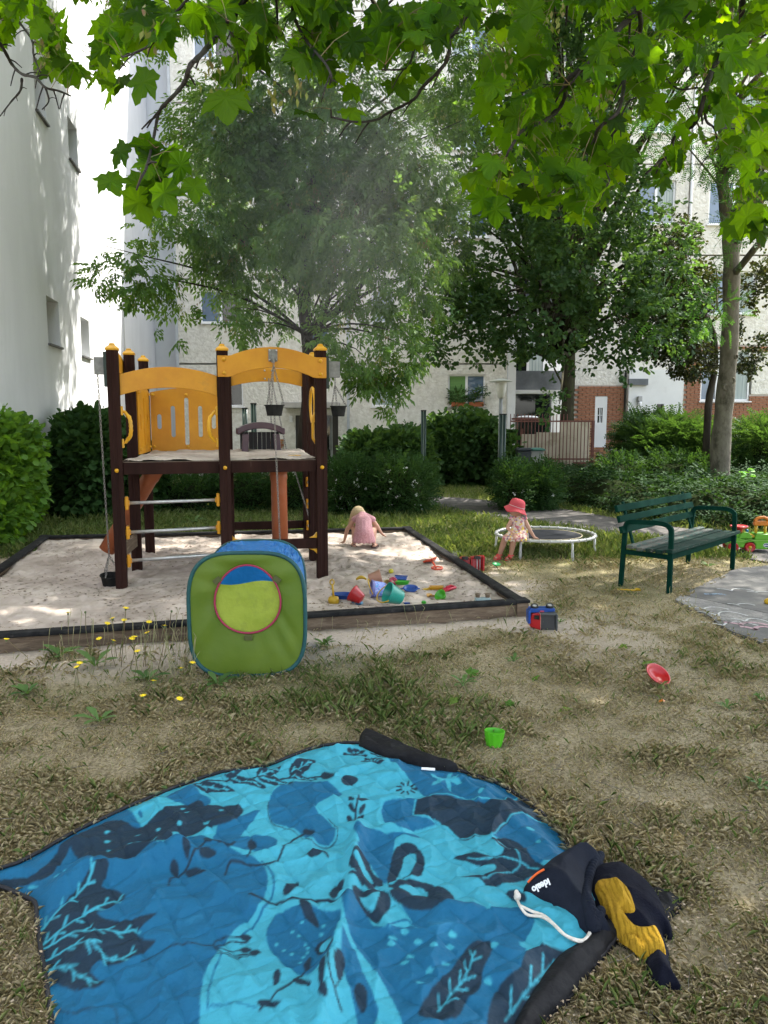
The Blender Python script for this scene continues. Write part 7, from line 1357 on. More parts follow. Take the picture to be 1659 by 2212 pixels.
# --- round-leaved tree right of the middle
g2 = G(1222, 1034); YC = g2.y
blC = [pb(*q) for q in ((1100, 560, 16.2, 105, 95, 1.3), (1220, 470, 17, 140, 110, 1.8), (1320, 600, 16.4, 95, 100, 1.4), (1185, 720, 16, 120, 60, 1.2), (1060, 700, 16, 95, 75, 1.0), (990, 640, 15.8, 80, 75, .9), (1380, 700, 16, 75, 75, 1.0), (1310, 770, 16, 80, 40, .9), (1010, 740, 15.6, 60, 45, .7), (930, 735, 15.4, 40, 42, .6), (1080, 390, 17, 110, 90, 1.5), (1210, 330, 17.5, 130, 100, 1.6), (1060, 250, 17.5, 110, 110, 1.4), (1340, 430, 17, 90, 80, 1.3), (1160, 640, 15.6, 150, 60, 0.8), (1250, 560, 15.6, 110, 90, .9), (1190, 870, 16.5, 28, 45, .35), (1175, 940, 16.5, 30, 22, .3), (1250, 200, 18, 150, 120, 2), (1430, 560, 16.5, 80, 60, 1), (1400, 480, 17, 80, 60, 1), (1460, 690, 16.5, 60, 70, .8), (1000, 560, 16, 80, 80, 1))]
blC += [(3.5, 16.5, 11.5, 3.2, 2.6, 2.2), (5.5, 18, 11, 2.2, 2.2, 2), (7.4, 18, 10.6, 2.2, 1.8, 1.5)]  # high clumps, added to shade the lawn and this tree
tC, pC = tree('round_leaved_tree', 'dark green tree with rounded leaves and a thick mossy trunk behind the trampoline', g2[:], [(g2.x, g2.y, g2.z - 0.2), TPt(1224, 930, YC), TPt(1228, 830, YC), TPt(1232, 700, YC), TPt(1234, 560, YC), TPt(1236, 420, YC), TPt(1230, 250, YC), (4.6, YC, 10.5)], [0.26, 0.215, 0.20, 0.19, 0.16, 0.13, 0.10, 0.05], blC, 'round', 5000, 1.1, lf2, bk3, 130, -0.25, 0.44, 3, limb_r=0.035)
obj('fork', MB().tube(limb(TPt(1222, 800, YC), TPt(1140, 560, YC - 0.6), 0.03, 9), [0.10, .09, .08, .07, .06, .05, .05, .04, .03], 8).tube(limb(TPt(1232, 740, YC), TPt(1180, 640, YC - .8), .05), [.08, .07, .06, .05, .045, .04, .03], 8).tube(limb(TPt(1240, 720, YC), TPt(1330, 600, YC - .3), .03), [.07, .06, .055, .05, .045, .04, .03], 8).tube(limb(TPt(1230, 640, YC), TPt(1110, 480, YC), .05), [.08, .07, .06, .05, .045, .04, .03], 8).tube(limb(TPt(1220, 860, YC), TPt(1195, 790, YC - .2), .05), [.05, .045, .04, .035, .03, .03, .02], 8), bk3, tC, smooth=True)
# --- grey trunked tree at the right
g3 = G(1558, 1092); YD = g3.y
blD = [pb(*q) for q in ((1475, 610, 13.2, 75, 38, .6), (1430, 650, 13.1, 40, 35, .4), (1545, 680, 13.2, 40, 35, .5), (1500, 560, 13.3, 50, 30, .5), (1620, 330, 13.8, 60, 80, .8), (1590, 500, 13.2, 40, 60, .5), (1640, 440, 13.2, 30, 50, .5), (1560, 640, 13, 50, 30, .4), (1400, 230, 14, 70, 70, .8), (1540, 280, 14, 90, 90, 1.0), (1460, 340, 14, 50, 40, .6))]
blD += [(6.0, 12.5, 10.5, 2.6, 2.4, 2.0), (8.2, 12, 9.0, 2.0, 2.2, 2.0), (4.2, 12, 11.5, 2.2, 2.2, 1.6), (8, 10, 8, 1.6, 1.6, 1.6)]  # clumps out of view, set there to shade the ground
tD, pD = tree('grey_barked_tree', 'tree with smooth grey scarred trunk and feathery leaves at the right behind the bench', g3[:], [(g3.x, g3.y, g3.z - 0.2), TPt(1556, 980, YD), TPt(1566, 860, YD), TPt(1576, 740, YD), TPt(1580, 600, YD), TPt(1578, 520, YD), TPt(1566, 430, YD), TPt(1560, 330, YD), (6.2, YD, 9.5)], [0.215, 0.18, 0.165, 0.155, 0.15, 0.145, 0.11, 0.10, 0.05], blD, 'feather', 2300, 1.0, lf3, bk2, 50, -0.1, 0.38, 1, limb_r=0.03)
obj('fork', MB().tube(limb(TPt(1578, 560, YD), TPt(1622, 300, YD), -0.02, 9), [0.12, .11, .10, .095, .09, .085, .08, .07, .06], 10).tube(limb(TPt(1585, 480, YD), TPt(1650, 390, YD), .1), [.05, .045, .04, .035, .03, .03, .02], 6), bk2, tD, smooth=True)
kn_ = MB()
for px, py, r_ in ((1581, 822, .075), (1568, 836, .07), (1590, 770, .05), (1572, 935, .04), (1553, 985, .03), (1569, 870, .025)): c = Vector(TPt(px, py, YD - 0.15)); kn_.lathe([(r_, 0), (r_ * .95, .03), (r_ * .6, .045), (r_ * .5, .03), (0.0005, .02)], c + Vector((0, 0.03, 0)), Vector((0, -1, 0)).to_track_quat('Z', 'Y').to_matrix(), n=14)
obj('branch_scars', kn_, bk2, tD, smooth=True)
# --- slender dark tree behind it
g4 = W(1528, 955, 18.5); gzz = float(gz(g4.x, g4.y))
blE = [pb(*q) for q in ((1430, 520, 18, 70, 45, 1.0), (1480, 640, 18, 55, 70, 1.0), (1410, 610, 18, 50, 60, .9), (1450, 730, 17.8, 60, 45, .9), (1630, 680, 17.5, 40, 90, .9), (1640, 620, 17.5, 40, 60, .9), (1500, 780, 17.8, 45, 40, .7), (1610, 770, 17.3, 22, 40, .5), (1385, 640, 17.5, 50, 70, .8))]
tree('slender_dark_tree', 'thin dark tree with bronze green leaves between the grey trunk and the brick wall', (g4.x, g4.y, gzz), [(g4.x, g4.y, gzz - 0.1), TPt(1530, 880, 18.5), TPt(1543, 800, 18.5), TPt(1540, 720, 18.5), TPt(1500, 640, 18.5), TPt(1470, 560, 18.5), TPt(1460, 480, 18.5)], [0.10, 0.085, 0.075, 0.07, 0.05, 0.035, 0.02], blE, 'round', 1500, 0.85, lf4, bk1, 60, -0.2, 0.40, 5, limb_r=0.022)

# ================================================================ maple overhead
mf = leafmat('maple leaf', [(0.008, 0.024, 0.003), (0.016, 0.050, 0.005), (0.032, 0.084, 0.007), (0.015, 0.045, 0.005), (0.046, 0.105, 0.009)], 0.62, (9.5, 6.8, 0.45), 0.55, 0.15)
mtree = empty('maple_tree', (3.6, -3.2, 0), 'maple whose leafy boughs hang into the top of the picture', 'tree')
obj('trunk', MB().tube([(3.6, -3.2, -0.2), (3.5, -3.1, 2), (3.2, -2.6, 4), (2.6, -1.6, 6), (2, 0, 8)], [0.3, 0.26, 0.23, 0.18, 0.1], 14), bk1, mtree, smooth=True)
def z1p(x, y): return (x * .3637, y * .3637)
def z2p(x, y): return (493.7 + x * .3637, y * .3637)
def z3p(x, y): return (1042.2 + x * .3717, y * .3717)
BR = [(z1p, 3.0, .009, [(1520, -90), (1455, 0), (1390, 90), (1290, 210), (1200, 320), (1130, 390), (1100, 480), (1040, 560), (960, 640), (935, 700), (910, 830), (880, 960), (860, 1020)]), (z1p, 3.2, .006, [(1150, -80), (1110, 0), (1050, 70), (975, 140), (950, 200), (890, 270), (760, 330), (720, 335)]),
      (z1p, 3.6, .007, [(-60, 180), (20, 290), (70, 380), (130, 440), (210, 460), (270, 520), (350, 540), (420, 570)]), (z1p, 3.6, .005, [(130, 470), (120, 540), (70, 600), (0, 690)]), (z1p, 3.7, .006, [(20, -60), (60, 60), (120, 140), (190, 240), (200, 330), (240, 430)]), (z1p, 3.6, .004, [(270, 520), (290, 600), (250, 650)]),
      (z2p, 3.4, .008, [(1500, -60), (1480, 0), (1440, 60), (1340, 200), (1310, 230), (1310, 310), (1270, 400), (1150, 520), (1100, 590), (950, 670), (880, 710), (760, 725), (610, 695)]), (z2p, 3.4, .006, [(1310, 225), (1240, 250), (1120, 270), (1080, 370), (1040, 410), (910, 415)]), (z2p, 3.0, .006, [(370, -60), (385, 80), (430, 190), (500, 290), (570, 370), (610, 450), (600, 500)]),
      (z2p, 3.1, .006, [(820, -50), (900, 70), (960, 110), (1000, 160)]), (z2p, 3.0, .005, [(-10, 120), (20, 200), (50, 260), (60, 380)]), (z2p, 3.2, .005, [(280, -40), (290, 120), (285, 240)]),
      (z3p, 3.6, .013, [(950, -60), (935, 0), (900, 60), (790, 170), (740, 250), (660, 340), (580, 400), (490, 470), (480, 560), (430, 650), (340, 710), (230, 760), (170, 850)]), (z3p, 3.7, .009, [(910, 60), (920, 150), (890, 300), (830, 430), (815, 550), (780, 660), (670, 750), (650, 860), (600, 980), (590, 1100), (600, 1250)]), (z3p, 3.7, .006, [(780, 660), (800, 720), (730, 820), (710, 950), (740, 1050)]),
      (z3p, 3.9, .012, [(1520, -60), (1515, 0), (1490, 200), (1400, 310), (1340, 400), (1300, 520), (1240, 710), (1120, 790), (1090, 900), (1040, 930), (950, 1010)]), (z3p, 3.9, .006, [(1290, 570), (1300, 700), (1350, 750), (1360, 860), (1310, 910)]), (z3p, 3.9, .004, [(1350, 750), (1440, 745), (1600, 770)]), (z3p, 3.5, .006, [(495, -50), (485, 150)]), (z3p, 3.8, .006, [(1280, -60), (1200, 80), (1100, 150)]), (z3p, 3.8, .004, [(490, 500), (440, 490), (350, 490)]), (z3p, 3.9, .004, [(1250, 510), (1150, 520), (1090, 480), (1060, 430)]), (z3p, 4.2, .006, [(1720, 150), (1560, 270), (1480, 420)]), (z3p, 3.6, .004, [(800, 690), (850, 590), (900, 570)])]
brm = pm('dark maple twig', (0.012, 0.009, 0.007), (0.024, 0.018, 0.014), 60, 0.8, 0.6, 90)
rr_ = random.Random(3); anchors = []
for cv, Yd, r_, pl in BR:
    P_ = [W(*cv(*p), Yd + 0.25 * math.sin(i * 0.9)) for i, p in enumerate(pl)]; Q = smooth_loop(P_, 5, False); n_ = len(Q)
    r_ *= 1.3; mb = MB().tube(Q, [r_ * (1 - 0.62 * i / n_) * (1 + 0.12 * math.sin(i * 2.1)) for i in range(n_)], 7)
    for i in range(4, n_, 4):                # short side twigs and buds
        a = Q[i]; t = (Q[i] - Q[i - 1]).normalized(); s = t.orthogonal().normalized() * rr_.choice((-1, 1)); b_ = a + (t * 0.6 + s * 0.7 + Vector((0, 0, -0.3))) * rr_.uniform(.03, .10); mb.tube([a, a.lerp(b_, 0.5) + Vector((0, 0, 0.006)), b_], [r_ * .4, r_ * .33, r_ * .25], 5); anchors.append(b_)
    obj('bough', mb, brm, mtree, smooth=True); anchors += Q[::3]
anch = np.array([tuple(a) for a in anchors])
regs = [([(-40, -40), (200, -40), (330, -30), (330, 90), (262, 120), (238, 190), (180, 170), (165, 200), (120, 170), (60, 165), (10, 150), (-40, 160)], 3.3, 4.6, 190, .080, .115),
        ([(330, -40), (730, -40), (700, 90), (640, 190), (560, 225), (500, 245), (455, 190), (400, 150), (300, 100)], 2.9, 4.3, 170, .09, .13),
        ([(560, -40), (1040, -40), (1020, 60), (925, 140), (885, 190), (850, 185), (780, 190), (740, 250), (700, 240), (640, 200)], 3.0, 4.4, 240, .085, .125),
        ([(1040, 60), (1060, -40), (1700, -40), (1700, 400), (1640, 470), (1590, 470), (1610, 380), (1500, 290), (1440, 400), (1370, 400), (1310, 480), (1230, 480), (1180, 470), (1100, 420), (1050, 440), (985, 420), (1000, 370), (1060, 330), (1030, 250), (1040, 150)], 3.3, 5.4, 900, .085, .125),
        ([(310, 330), (345, 320), (405, 360), (435, 400), (420, 440), (380, 430), (330, 440), (285, 440), (290, 400)], 2.95, 3.15, 11, .10, .13),
        ([(1580, 440), (1700, 380), (1700, 500), (1620, 500), (1570, 500)], 3.6, 4.6, 14, .11, .14)]
extra = [(240, 392, 3.0, .12), (258, 330, 3.0, .10), (320, 318, 3.0, .12), (322, 360, 2.95, .09), (237, 198, 3.1, .11), (262, 178, 3.1, .10), (308, 180, 3.0, .13), (235, 60, 3.2, .12), (300, 25, 3.0, .13), (355, 420, 2.95, .12), (300, 440, 3.0, .13), (335, 410, 3.0, .12), (420, 405, 3.0, .11), (390, 360, 2.95, .12), (860, 185, 3.3, .12), (760, 242, 3.3, .10), (487, 215, 2.9, .14), (665, 245, 3.0, .12), (1040, 430, 3.4, .12), (1070, 455, 3.4, .13), (220, 110, 3.2, .09), (245, 95, 3.2, .1), (1615, 470, 3.7, .13), (1640, 500, 3.7, .13), (1640, 455, 3.9, .12)]
LP_, LS = [], []
for poly, y0, y1, n_, s0, s1_ in regs:
    a = np.array(poly); c_ = 0
    while c_ < n_:
        x, y = rr_.uniform(a[:, 0].min(), a[:, 0].max()), rr_.uniform(a[:, 1].min(), a[:, 1].max())
        if inpoly(np.array([x]), np.array([y]), poly)[0] and vnoise(np.float64(x / 55), np.float64(y / 55), 2) > (0.30 if x > 1100 else 0.42): LP_.append(tuple(W(x, y, rr_.uniform(y0, y1)))); LS.append(rr_.uniform(s0, s1_)); c_ += 1
for x, y, Yd, s in extra: LP_.append(tuple(W(x, y, Yd))); LS.append(s)
LP_ = np.array(LP_); LS = np.array(LS); n = len(LP_)
az = rg_.rand(n) * 6.283; dn = 0.35 + 0.75 * rg_.rand(n); D = np.stack([np.cos(az) * (1.25 - dn * .7), np.sin(az) * (1.25 - dn * .7) - 0.15, -dn], 1); D = nrm(D); Nn = np.stack([rg_.randn(n) * .5, -0.45 + rg_.randn(n) * .5, 0.7 + 0.5 * rg_.rand(n)], 1)
P0 = LP_ - D * LS[:, None] * 0.4
idx = np.argsort(LP_[:, 1] - 10 * LS); first = idx[:300]; rest = idx[300:]
lm_ = []                                      # six shapes of leaf, shared
for v in range(6):
    me = bpy.data.meshes.new('leaf'); T = MAPLE.copy(); T[:, 1] *= 0.9 + 0.05 * v; T[:, 2] += (0.05 * math.sin(v * 2) * T[:, 1]) - (0.05 + 0.05 * v) * T[:, 0] ** 2 + 0.03 * np.sin(T[:, 0] * 9 + v); T[1:, :2] += np.random.RandomState(v).uniform(-.018, .018, (len(T) - 1, 2))
    me.from_pydata([tuple(p) for p in T], [], [tuple(int(q) for q in f) for f in MAPF]); a_ = me.attributes.new('rnd', 'FLOAT', 'POINT'); a_.data.foreach_set('value', [((v * 0.37) % 1) * .95 + .02] * len(T)); me.materials.append(mf); lm_.append(me)
o0 = org(mtree)
for i in first:
    d = Vector(D[i]); nn_ = Vector(Nn[i]); nn_ = (nn_ - d * nn_.dot(d)).normalized(); b_ = nn_.cross(d); M_ = Matrix((d, b_, nn_)).transposed().to_4x4(); s = float(LS[i]); M_ = Matrix.Translation(Vector(P0[i]) - o0) @ M_ @ Matrix.Scale(s, 4)
    o = bpy.data.objects.new('leaf', lm_[int(i) % 6]); C.objects.link(o); o.parent = mtree; o.matrix_local = M_
acc = Acc(); acc.add(*place(MAPLE, MAPF, P0[rest], D[rest], Nn[rest], LS[rest])); tag(acc.build('leaves', mf, mtree), kind='stuff')
pt = MB()                                     # leaf stalks reaching up to the nearest twig
for i in range(n):
    a = Vector(P0[i]); k_ = int(np.argmin(((anch - P0[i]) ** 2).sum(1))); t = Vector(anch[k_]); 
    if (t - a).length > 0.16: t = a + (t - a).normalized() * 0.10 + Vector((0, 0, 0.05))
    pt.tube([a, a.lerp(t, 0.5) + Vector((0, 0, 0.012)), t], [0.0011, 0.0012, 0.0014], 3, caps=False)
obj('leaf_stalks', pt, pm('green stalk', (0.10, 0.12, 0.04), (0.18, 0.10, 0.05), 20, 0.6), mtree)
sq = []                                       # bunches of winged seeds
for px, py, Yd in ((640, 175, 3.0), (320, 62, 3.0), (590, 195, 3.2), (455, 150, 3.3), (700, 10, 3.2), (925, 60, 3.2), (120, 75, 3.7), (100, 95, 3.7), (1090, 120, 3.5), (1520, 165, 3.9), (1560, 30, 3.9), (1305, 210, 3.7), (1125, 250, 3.6), (1205, 30, 3.6), (585, 60, 3.2)): sq += [tuple(W(px, py, Yd) + Vector((rr_.gauss(0, .018), rr_.gauss(0, .02), rr_.gauss(0, .04)))) for _ in range(16)]
sq = np.array(sq); acc = Acc(); acc.add(*place(KITE, KF, sq, np.tile((0, 0, -1.0), (len(sq), 1)) + rg_.randn(len(sq), 3) * .35, rg_.randn(len(sq), 3), np.full(len(sq), .035))); tag(acc.build('winged_seeds', sd_, mtree), kind='stuff')
# unseen crown above the frame, shaped along the sun path to shade lawn and sandpit
NC = 17000; cx0 = rg_.uniform(-2.2, 11, NC * 3); cy0 = rg_.uniform(2.2, 13, NC * 3); cz0 = np.maximum(1.6 + 0.60 * np.maximum(cy0, 0) + 0.9, 4.6) + rg_.rand(NC * 3) ** 1.5 * 3.4; kp = (fbm(cx0 * .55, cy0 * .55 + cz0 * .2, 3) > 0.34) & (((cx0 - 2) / 9.5) ** 2 + ((cy0 - 3.5) / 9.5) ** 2 < 1) & (cy0 > 2.2) & ((cx0 > 0.3) | (cy0 < 7)); cp = np.stack([cx0, cy0, cz0], 1)[kp][:NC]
acc = Acc(); acc.add(*place(MAPLE, MAPF, cp, rg_.randn(len(cp), 3) * np.array([1, 1, .5]) - np.array([0, 0, .5]), rg_.randn(len(cp), 3) * .5 + np.array([0, 0, 1]), 0.19 + 0.07 * rg_.rand(len(cp)))); tag(acc.build('shade_crown', mf, mtree), kind='stuff')

# ================================================================ hedges and shrubs
def foliage(acc, C_, D, kind, scale): sprays(acc, kind, C_, D, scale, 0.4)
def hedge(name, label, parts, n, lmat, scale=1.0, cat='hedge', stems=14, kind='shrub', flowers=0, core=True, jag=0.12, k=0, top=None):
    """parts: boxes-with-rounded-ends (cx, cy, z0, rx, ry, height)"""
    e = empty(name, (parts[0][0], parts[0][1], parts[0][2]), label, cat); acc = Acc(); cm = MB(); tot = sum(p[3] * p[5] for p in parts); fl = []
    for (cx, cy, z0, rx, ry, h) in parts:
        m = int(n * rx * h / tot); d = nrm(rg_.randn(m, 3) * np.array([1, 1, 0.9])); p4 = (np.abs(d) ** 3.0).sum(1) ** (-1 / 3.0); q = d * p4[:, None]; jg = 0.97 + jag * 1.2 * (fbm(q[:, 0] * 4 * rx + cx, q[:, 2] * 4 + q[:, 1] * 3, k, 3) - 0.5) + rg_.randn(m) * 0.03 - 0.12 * rg_.rand(m) ** 3
        P_ = np.stack([cx + q[:, 0] * rx * jg, cy + q[:, 1] * ry * jg, z0 + h / 2 + q[:, 2] * h / 2 * jg], 1); kp = P_[:, 2] > z0 + 0.02; foliage(acc, P_[kp], q[kp] * 0.7 + rg_.randn(kp.sum(), 3) * .45 + np.array([0, 0, .25]), kind, scale * (0.8 + 0.4 * rg_.rand(kp.sum())))
        if flowers: f_ = P_[kp & (q[:, 1] < 0)]; fl.append(f_[rg_.permutation(len(f_))[:flowers]] - np.array([0, .04, 0]))
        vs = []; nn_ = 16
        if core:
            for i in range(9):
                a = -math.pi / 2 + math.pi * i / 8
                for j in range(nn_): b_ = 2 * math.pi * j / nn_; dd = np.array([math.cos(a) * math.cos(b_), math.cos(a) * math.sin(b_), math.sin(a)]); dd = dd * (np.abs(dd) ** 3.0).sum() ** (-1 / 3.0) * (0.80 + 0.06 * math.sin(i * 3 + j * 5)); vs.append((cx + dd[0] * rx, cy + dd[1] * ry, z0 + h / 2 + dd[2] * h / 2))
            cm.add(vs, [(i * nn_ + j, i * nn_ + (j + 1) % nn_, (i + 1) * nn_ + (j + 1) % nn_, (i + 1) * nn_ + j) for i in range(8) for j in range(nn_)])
    for (cx, cy, z0, rx, ry, h) in parts:    # stray shoots standing out of the top and sides
        m = int(10 + rx * 16); px_ = cx + rg_.uniform(-.95, .95, m) * rx; b0_ = np.stack([px_, cy + rg_.uniform(-.9, .5, m) * ry, z0 + h * rg_.uniform(.82, 1.0, m)], 1); dr = np.stack([rg_.randn(m) * .45, rg_.randn(m) * .3 - .1, np.ones(m)], 1); ln = rg_.uniform(.05, .26, m) * (1 + jag)
        for t_ in (0.4, 0.8): foliage(acc, b0_ + nrm(dr) * (ln * t_)[:, None], dr, kind, np.full(m, scale * .7))
    tag(acc.build('foliage', lmat, e), kind='stuff')
    if core: obj('inner_shade', cm, pm('painted foliage shade', (0.012, 0.018, 0.008), (0.02, 0.026, 0.012), 12, 1.0, spec=0.0) if 'painted foliage shade' not in bpy.data.materials else bpy.data.materials['painted foliage shade'], e)  # solid dark core: shade between the leaves put into its colour
    st = MB()
    for i in range(stems): p = parts[i % len(parts)]; x = p[0] + rr_.uniform(-.8, .8) * p[3]; y = p[1] - p[4] * rr_.uniform(.1, .7); st.tube([(x, y, p[2] - 0.1), (x + rr_.uniform(-.1, .1), y, p[2] + p[5] * .5), (x + rr_.uniform(-.25, .25), y, p[2] + p[5] * rr_.uniform(.8, 1.0))], [0.012, .009, .004], 5)
    obj('stems', st, bk1, e)
    if fl: fl = np.concatenate(fl); acc = Acc(); acc.add(*place(ROUND, RF, np.repeat(fl, 3, 0) + rg_.randn(len(fl) * 3, 3) * .01, rg_.randn(len(fl) * 3, 3), rg_.randn(len(fl) * 3, 3) + np.array([0, -1.5, 1]), np.full(len(fl) * 3, .045))); tag(acc.build('white_flowers', pm('white petals', (0.7, 0.7, 0.68)), e), kind='stuff')
    return e
hl1 = leafmat('privet leaf', [(0.018, 0.046, 0.014), (0.030, 0.072, 0.022), (0.046, 0.098, 0.03)], 0.3, (1.9, 1.7, .6), 0.65, 0.1); hl2 = leafmat('fresh shrub leaf', [(0.028, 0.070, 0.020), (0.042, 0.095, 0.027), (0.064, 0.125, 0.036)], 0.33, (1.8, 1.6, .6)); hl3 = leafmat('spirea leaf', [(0.012, 0.034, 0.012), (0.02, 0.05, 0.016), (0.032, 0.07, 0.022)], 0.25, (1.8, 1.6, .6), 0.7, 0.08); hl4 = leafmat('ivy leaf', [(0.07, 0.17, 0.025), (0.12, 0.24, 0.04), (0.045, 0.11, 0.025)], 0.45, (2.0, 1.8, .5), 0.4)
def hp_(px0, px1, pyb, pyt, Y, ry): a = W(px0, 1000, Y); b_ = W(px1, 1000, Y); z0 = float(gz(0, Y)); return ((a.x + b_.x) / 2, Y, z0, (b_.x - a.x) / 2 - 0.13, ry, (W(800, pyt, Y).z - z0) - 0.26)
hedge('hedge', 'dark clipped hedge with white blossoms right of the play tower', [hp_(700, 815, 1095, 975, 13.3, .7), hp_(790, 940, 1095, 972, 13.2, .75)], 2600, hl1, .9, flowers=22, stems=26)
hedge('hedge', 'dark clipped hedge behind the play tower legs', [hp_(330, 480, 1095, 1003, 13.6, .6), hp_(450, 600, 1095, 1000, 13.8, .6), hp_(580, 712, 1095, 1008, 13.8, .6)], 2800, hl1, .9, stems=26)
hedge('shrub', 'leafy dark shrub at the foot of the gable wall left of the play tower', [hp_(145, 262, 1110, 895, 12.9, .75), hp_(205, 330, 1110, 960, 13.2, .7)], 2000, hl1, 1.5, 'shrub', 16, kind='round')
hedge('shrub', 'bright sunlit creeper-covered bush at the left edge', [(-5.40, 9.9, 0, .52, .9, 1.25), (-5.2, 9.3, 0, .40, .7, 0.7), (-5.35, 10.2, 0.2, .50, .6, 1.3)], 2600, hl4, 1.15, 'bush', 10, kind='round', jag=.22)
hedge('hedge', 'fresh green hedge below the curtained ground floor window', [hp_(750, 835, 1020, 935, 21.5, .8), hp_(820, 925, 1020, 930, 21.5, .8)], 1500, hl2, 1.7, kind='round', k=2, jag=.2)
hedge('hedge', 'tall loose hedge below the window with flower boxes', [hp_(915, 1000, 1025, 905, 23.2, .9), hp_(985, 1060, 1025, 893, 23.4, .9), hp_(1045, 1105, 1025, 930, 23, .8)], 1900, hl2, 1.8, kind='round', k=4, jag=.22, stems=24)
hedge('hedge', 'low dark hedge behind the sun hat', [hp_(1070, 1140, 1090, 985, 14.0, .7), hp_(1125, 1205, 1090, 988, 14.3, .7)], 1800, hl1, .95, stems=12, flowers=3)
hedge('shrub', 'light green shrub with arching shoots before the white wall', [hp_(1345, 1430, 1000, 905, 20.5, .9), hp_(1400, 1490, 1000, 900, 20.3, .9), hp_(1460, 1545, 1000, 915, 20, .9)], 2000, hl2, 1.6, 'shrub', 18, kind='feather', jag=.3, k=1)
hedge('shrub', 'dense green shrub right of the grey trunk', [hp_(1590, 1690, 1000, 905, 18, 1.0), hp_(1660, 1800, 1000, 890, 18, 1.0)], 1500, hl2, 1.5, 'shrub', 12, kind='feather', jag=.25, k=3)
hedge('hedge', 'long low hedge beneath the bicycle', [hp_(1285, 1400, 1040, 975, 18.6, .6), hp_(1380, 1520, 1040, 972, 18.3, .6), hp_(1500, 1640, 1040, 970, 18, .6)], 1500, hl1, 1.2)
# bed of low shrubs
BED = [xy(G(*p)) for p in ((1068, 1068), (1120, 1076), (1215, 1090), (1300, 1108), (1400, 1128), (1500, 1138), (1700, 1152), (1900, 1160), (1900, 1010), (1640, 1003), (1240, 1010), (1130, 1024))]
a = np.array(BED); m = 7500; bx_ = rg_.uniform(a[:, 0].min(), a[:, 0].max(), m * 4); by_ = a[:, 1].min() + (a[:, 1].max() - a[:, 1].min()) * rg_.rand(m * 4) ** 1.5; kp = inpoly(bx_, by_, BED); bx_, by_ = bx_[kp][:m], by_[kp][:m]
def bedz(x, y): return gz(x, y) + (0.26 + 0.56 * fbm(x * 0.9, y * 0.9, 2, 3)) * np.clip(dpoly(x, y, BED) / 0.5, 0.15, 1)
acc = Acc(); pz_ = bedz(bx_, by_) - 0.12 * rg_.rand(len(bx_)) ** 2; aa = rg_.rand(len(bx_)) * 6.283; foliage(acc, np.stack([bx_, by_, pz_], 1), np.stack([np.cos(aa), np.sin(aa) - 0.5, 0.25 * rg_.randn(len(bx_)) + .1], 1), 'shrub', 1.1 + .5 * rg_.rand(len(bx_)))
fx = bx_[by_ < 99]; ed = dpoly(bx_, by_, BED) < 0.35; k_ = np.nonzero(ed)[0]; kk = np.repeat(k_, 3); foliage(acc, np.stack([bx_[kk], by_[kk], gz(bx_[kk], by_[kk]) + rg_.rand(len(kk)) * .3], 1), np.stack([rg_.randn(len(kk)) * .5, -1 + 0 * kk, rg_.randn(len(kk)) * .3], 1), 'shrub', np.full(len(kk), 1.1))
sbd = tag(acc.build('shrub_bed', hl3), 'broad bed of low dark green shrubs behind path and bench', 'shrubs', kind='stuff')
X, Y, F = grid(np.arange(a[:, 0].min(), a[:, 0].max(), .2), np.arange(a[:, 1].min(), a[:, 1].max(), .2)); ins = inpoly(X, Y, BED); Z = np.where(ins, bedz(X, Y) - 0.16, gz(X, Y) - .05); tag(npmesh('shrub_bed_shade', np.stack([X, Y, Z], 1), F[ins[F].any(1)], bpy.data.materials['painted foliage shade'], smooth=True), 'dark sheet painted as the shade inside the low shrub bed', 'shrubs', kind='stuff')  # dark sheet: shade under the leaves put into its colour
# light green sapling in the bed
def leafy_plant(name, label, pos, h, n_, mat, s, cat, template=ROUND, tf=RF, group=None):
    e = empty(name, pos, label, cat, group); pos = Vector(pos); top = pos + Vector((rr_.uniform(-.05, .05), 0, h)); obj('stem', MB().tube([pos, pos.lerp(top, .5) + Vector((.02, 0, 0)), top], [.006, .004, .002], 5), bpy.data.materials['green stalk'], e)
    t = rg_.rand(n_); P_ = np.array(pos)[None] + np.array(top - pos)[None] * (0.35 + .65 * t)[:, None]; a_ = rg_.rand(n_) * 6.283; D_ = np.stack([np.cos(a_), np.sin(a_), -.2 + .5 * rg_.rand(n_)], 1); acc = Acc(); acc.add(*place(template, tf, P_ + D_ * .04, D_, np.tile((0, -.3, 1.0), (n_, 1)) + rg_.randn(n_, 3) * .3, s * (.7 + .6 * rg_.rand(n_)))); acc.build('leaves', mat, e); return e
bl_ = leafmat('bright sapling leaf', [(0.08, 0.22, 0.04), (0.13, 0.30, 0.06)], .35)
gp5 = G(1605, 1108); leafy_plant('sapling', 'bright light green seedling standing out of the low shrubs behind the bench', (gp5.x, gp5.y, float(gz(gp5.x, gp5.y))), .75, 42, bl_, .12, 'seedling')
for i, (a_, b_) in enumerate(FBX):
    acc = Acc(); n_ = 26; P_ = np.stack([rg_.uniform(a_ + .05, b_ - .05, n_), FY - .08 + rg_.randn(n_) * .05, zs0 + .12 + .5 * rg_.rand(n_) * (1 if i else .7)], 1); sprays(acc, 'pinnate', P_, rg_.randn(n_, 3) * .6 + np.array([0, -.3, .6]), np.full(n_, 1.1)); e = empty('window_plant', (a_, FY - .08, zs0 + .12), 'feathery green plants growing from the %s flower box' % ('left' if i == 0 else 'right'), 'plant', 'plants in the window boxes'); acc.build('foliage', hl2, e); obj('stems', MB().tube([(a_ + .2, FY - .08, zs0 + .1), (a_ + .22, FY - .08, zs0 + .5)], .006, 5).tube([(b_ - .2, FY - .08, zs0 + .1), (b_ - .15, FY - .08, zs0 + .45)], .006, 5), bpy.data.materials['green stalk'], e)

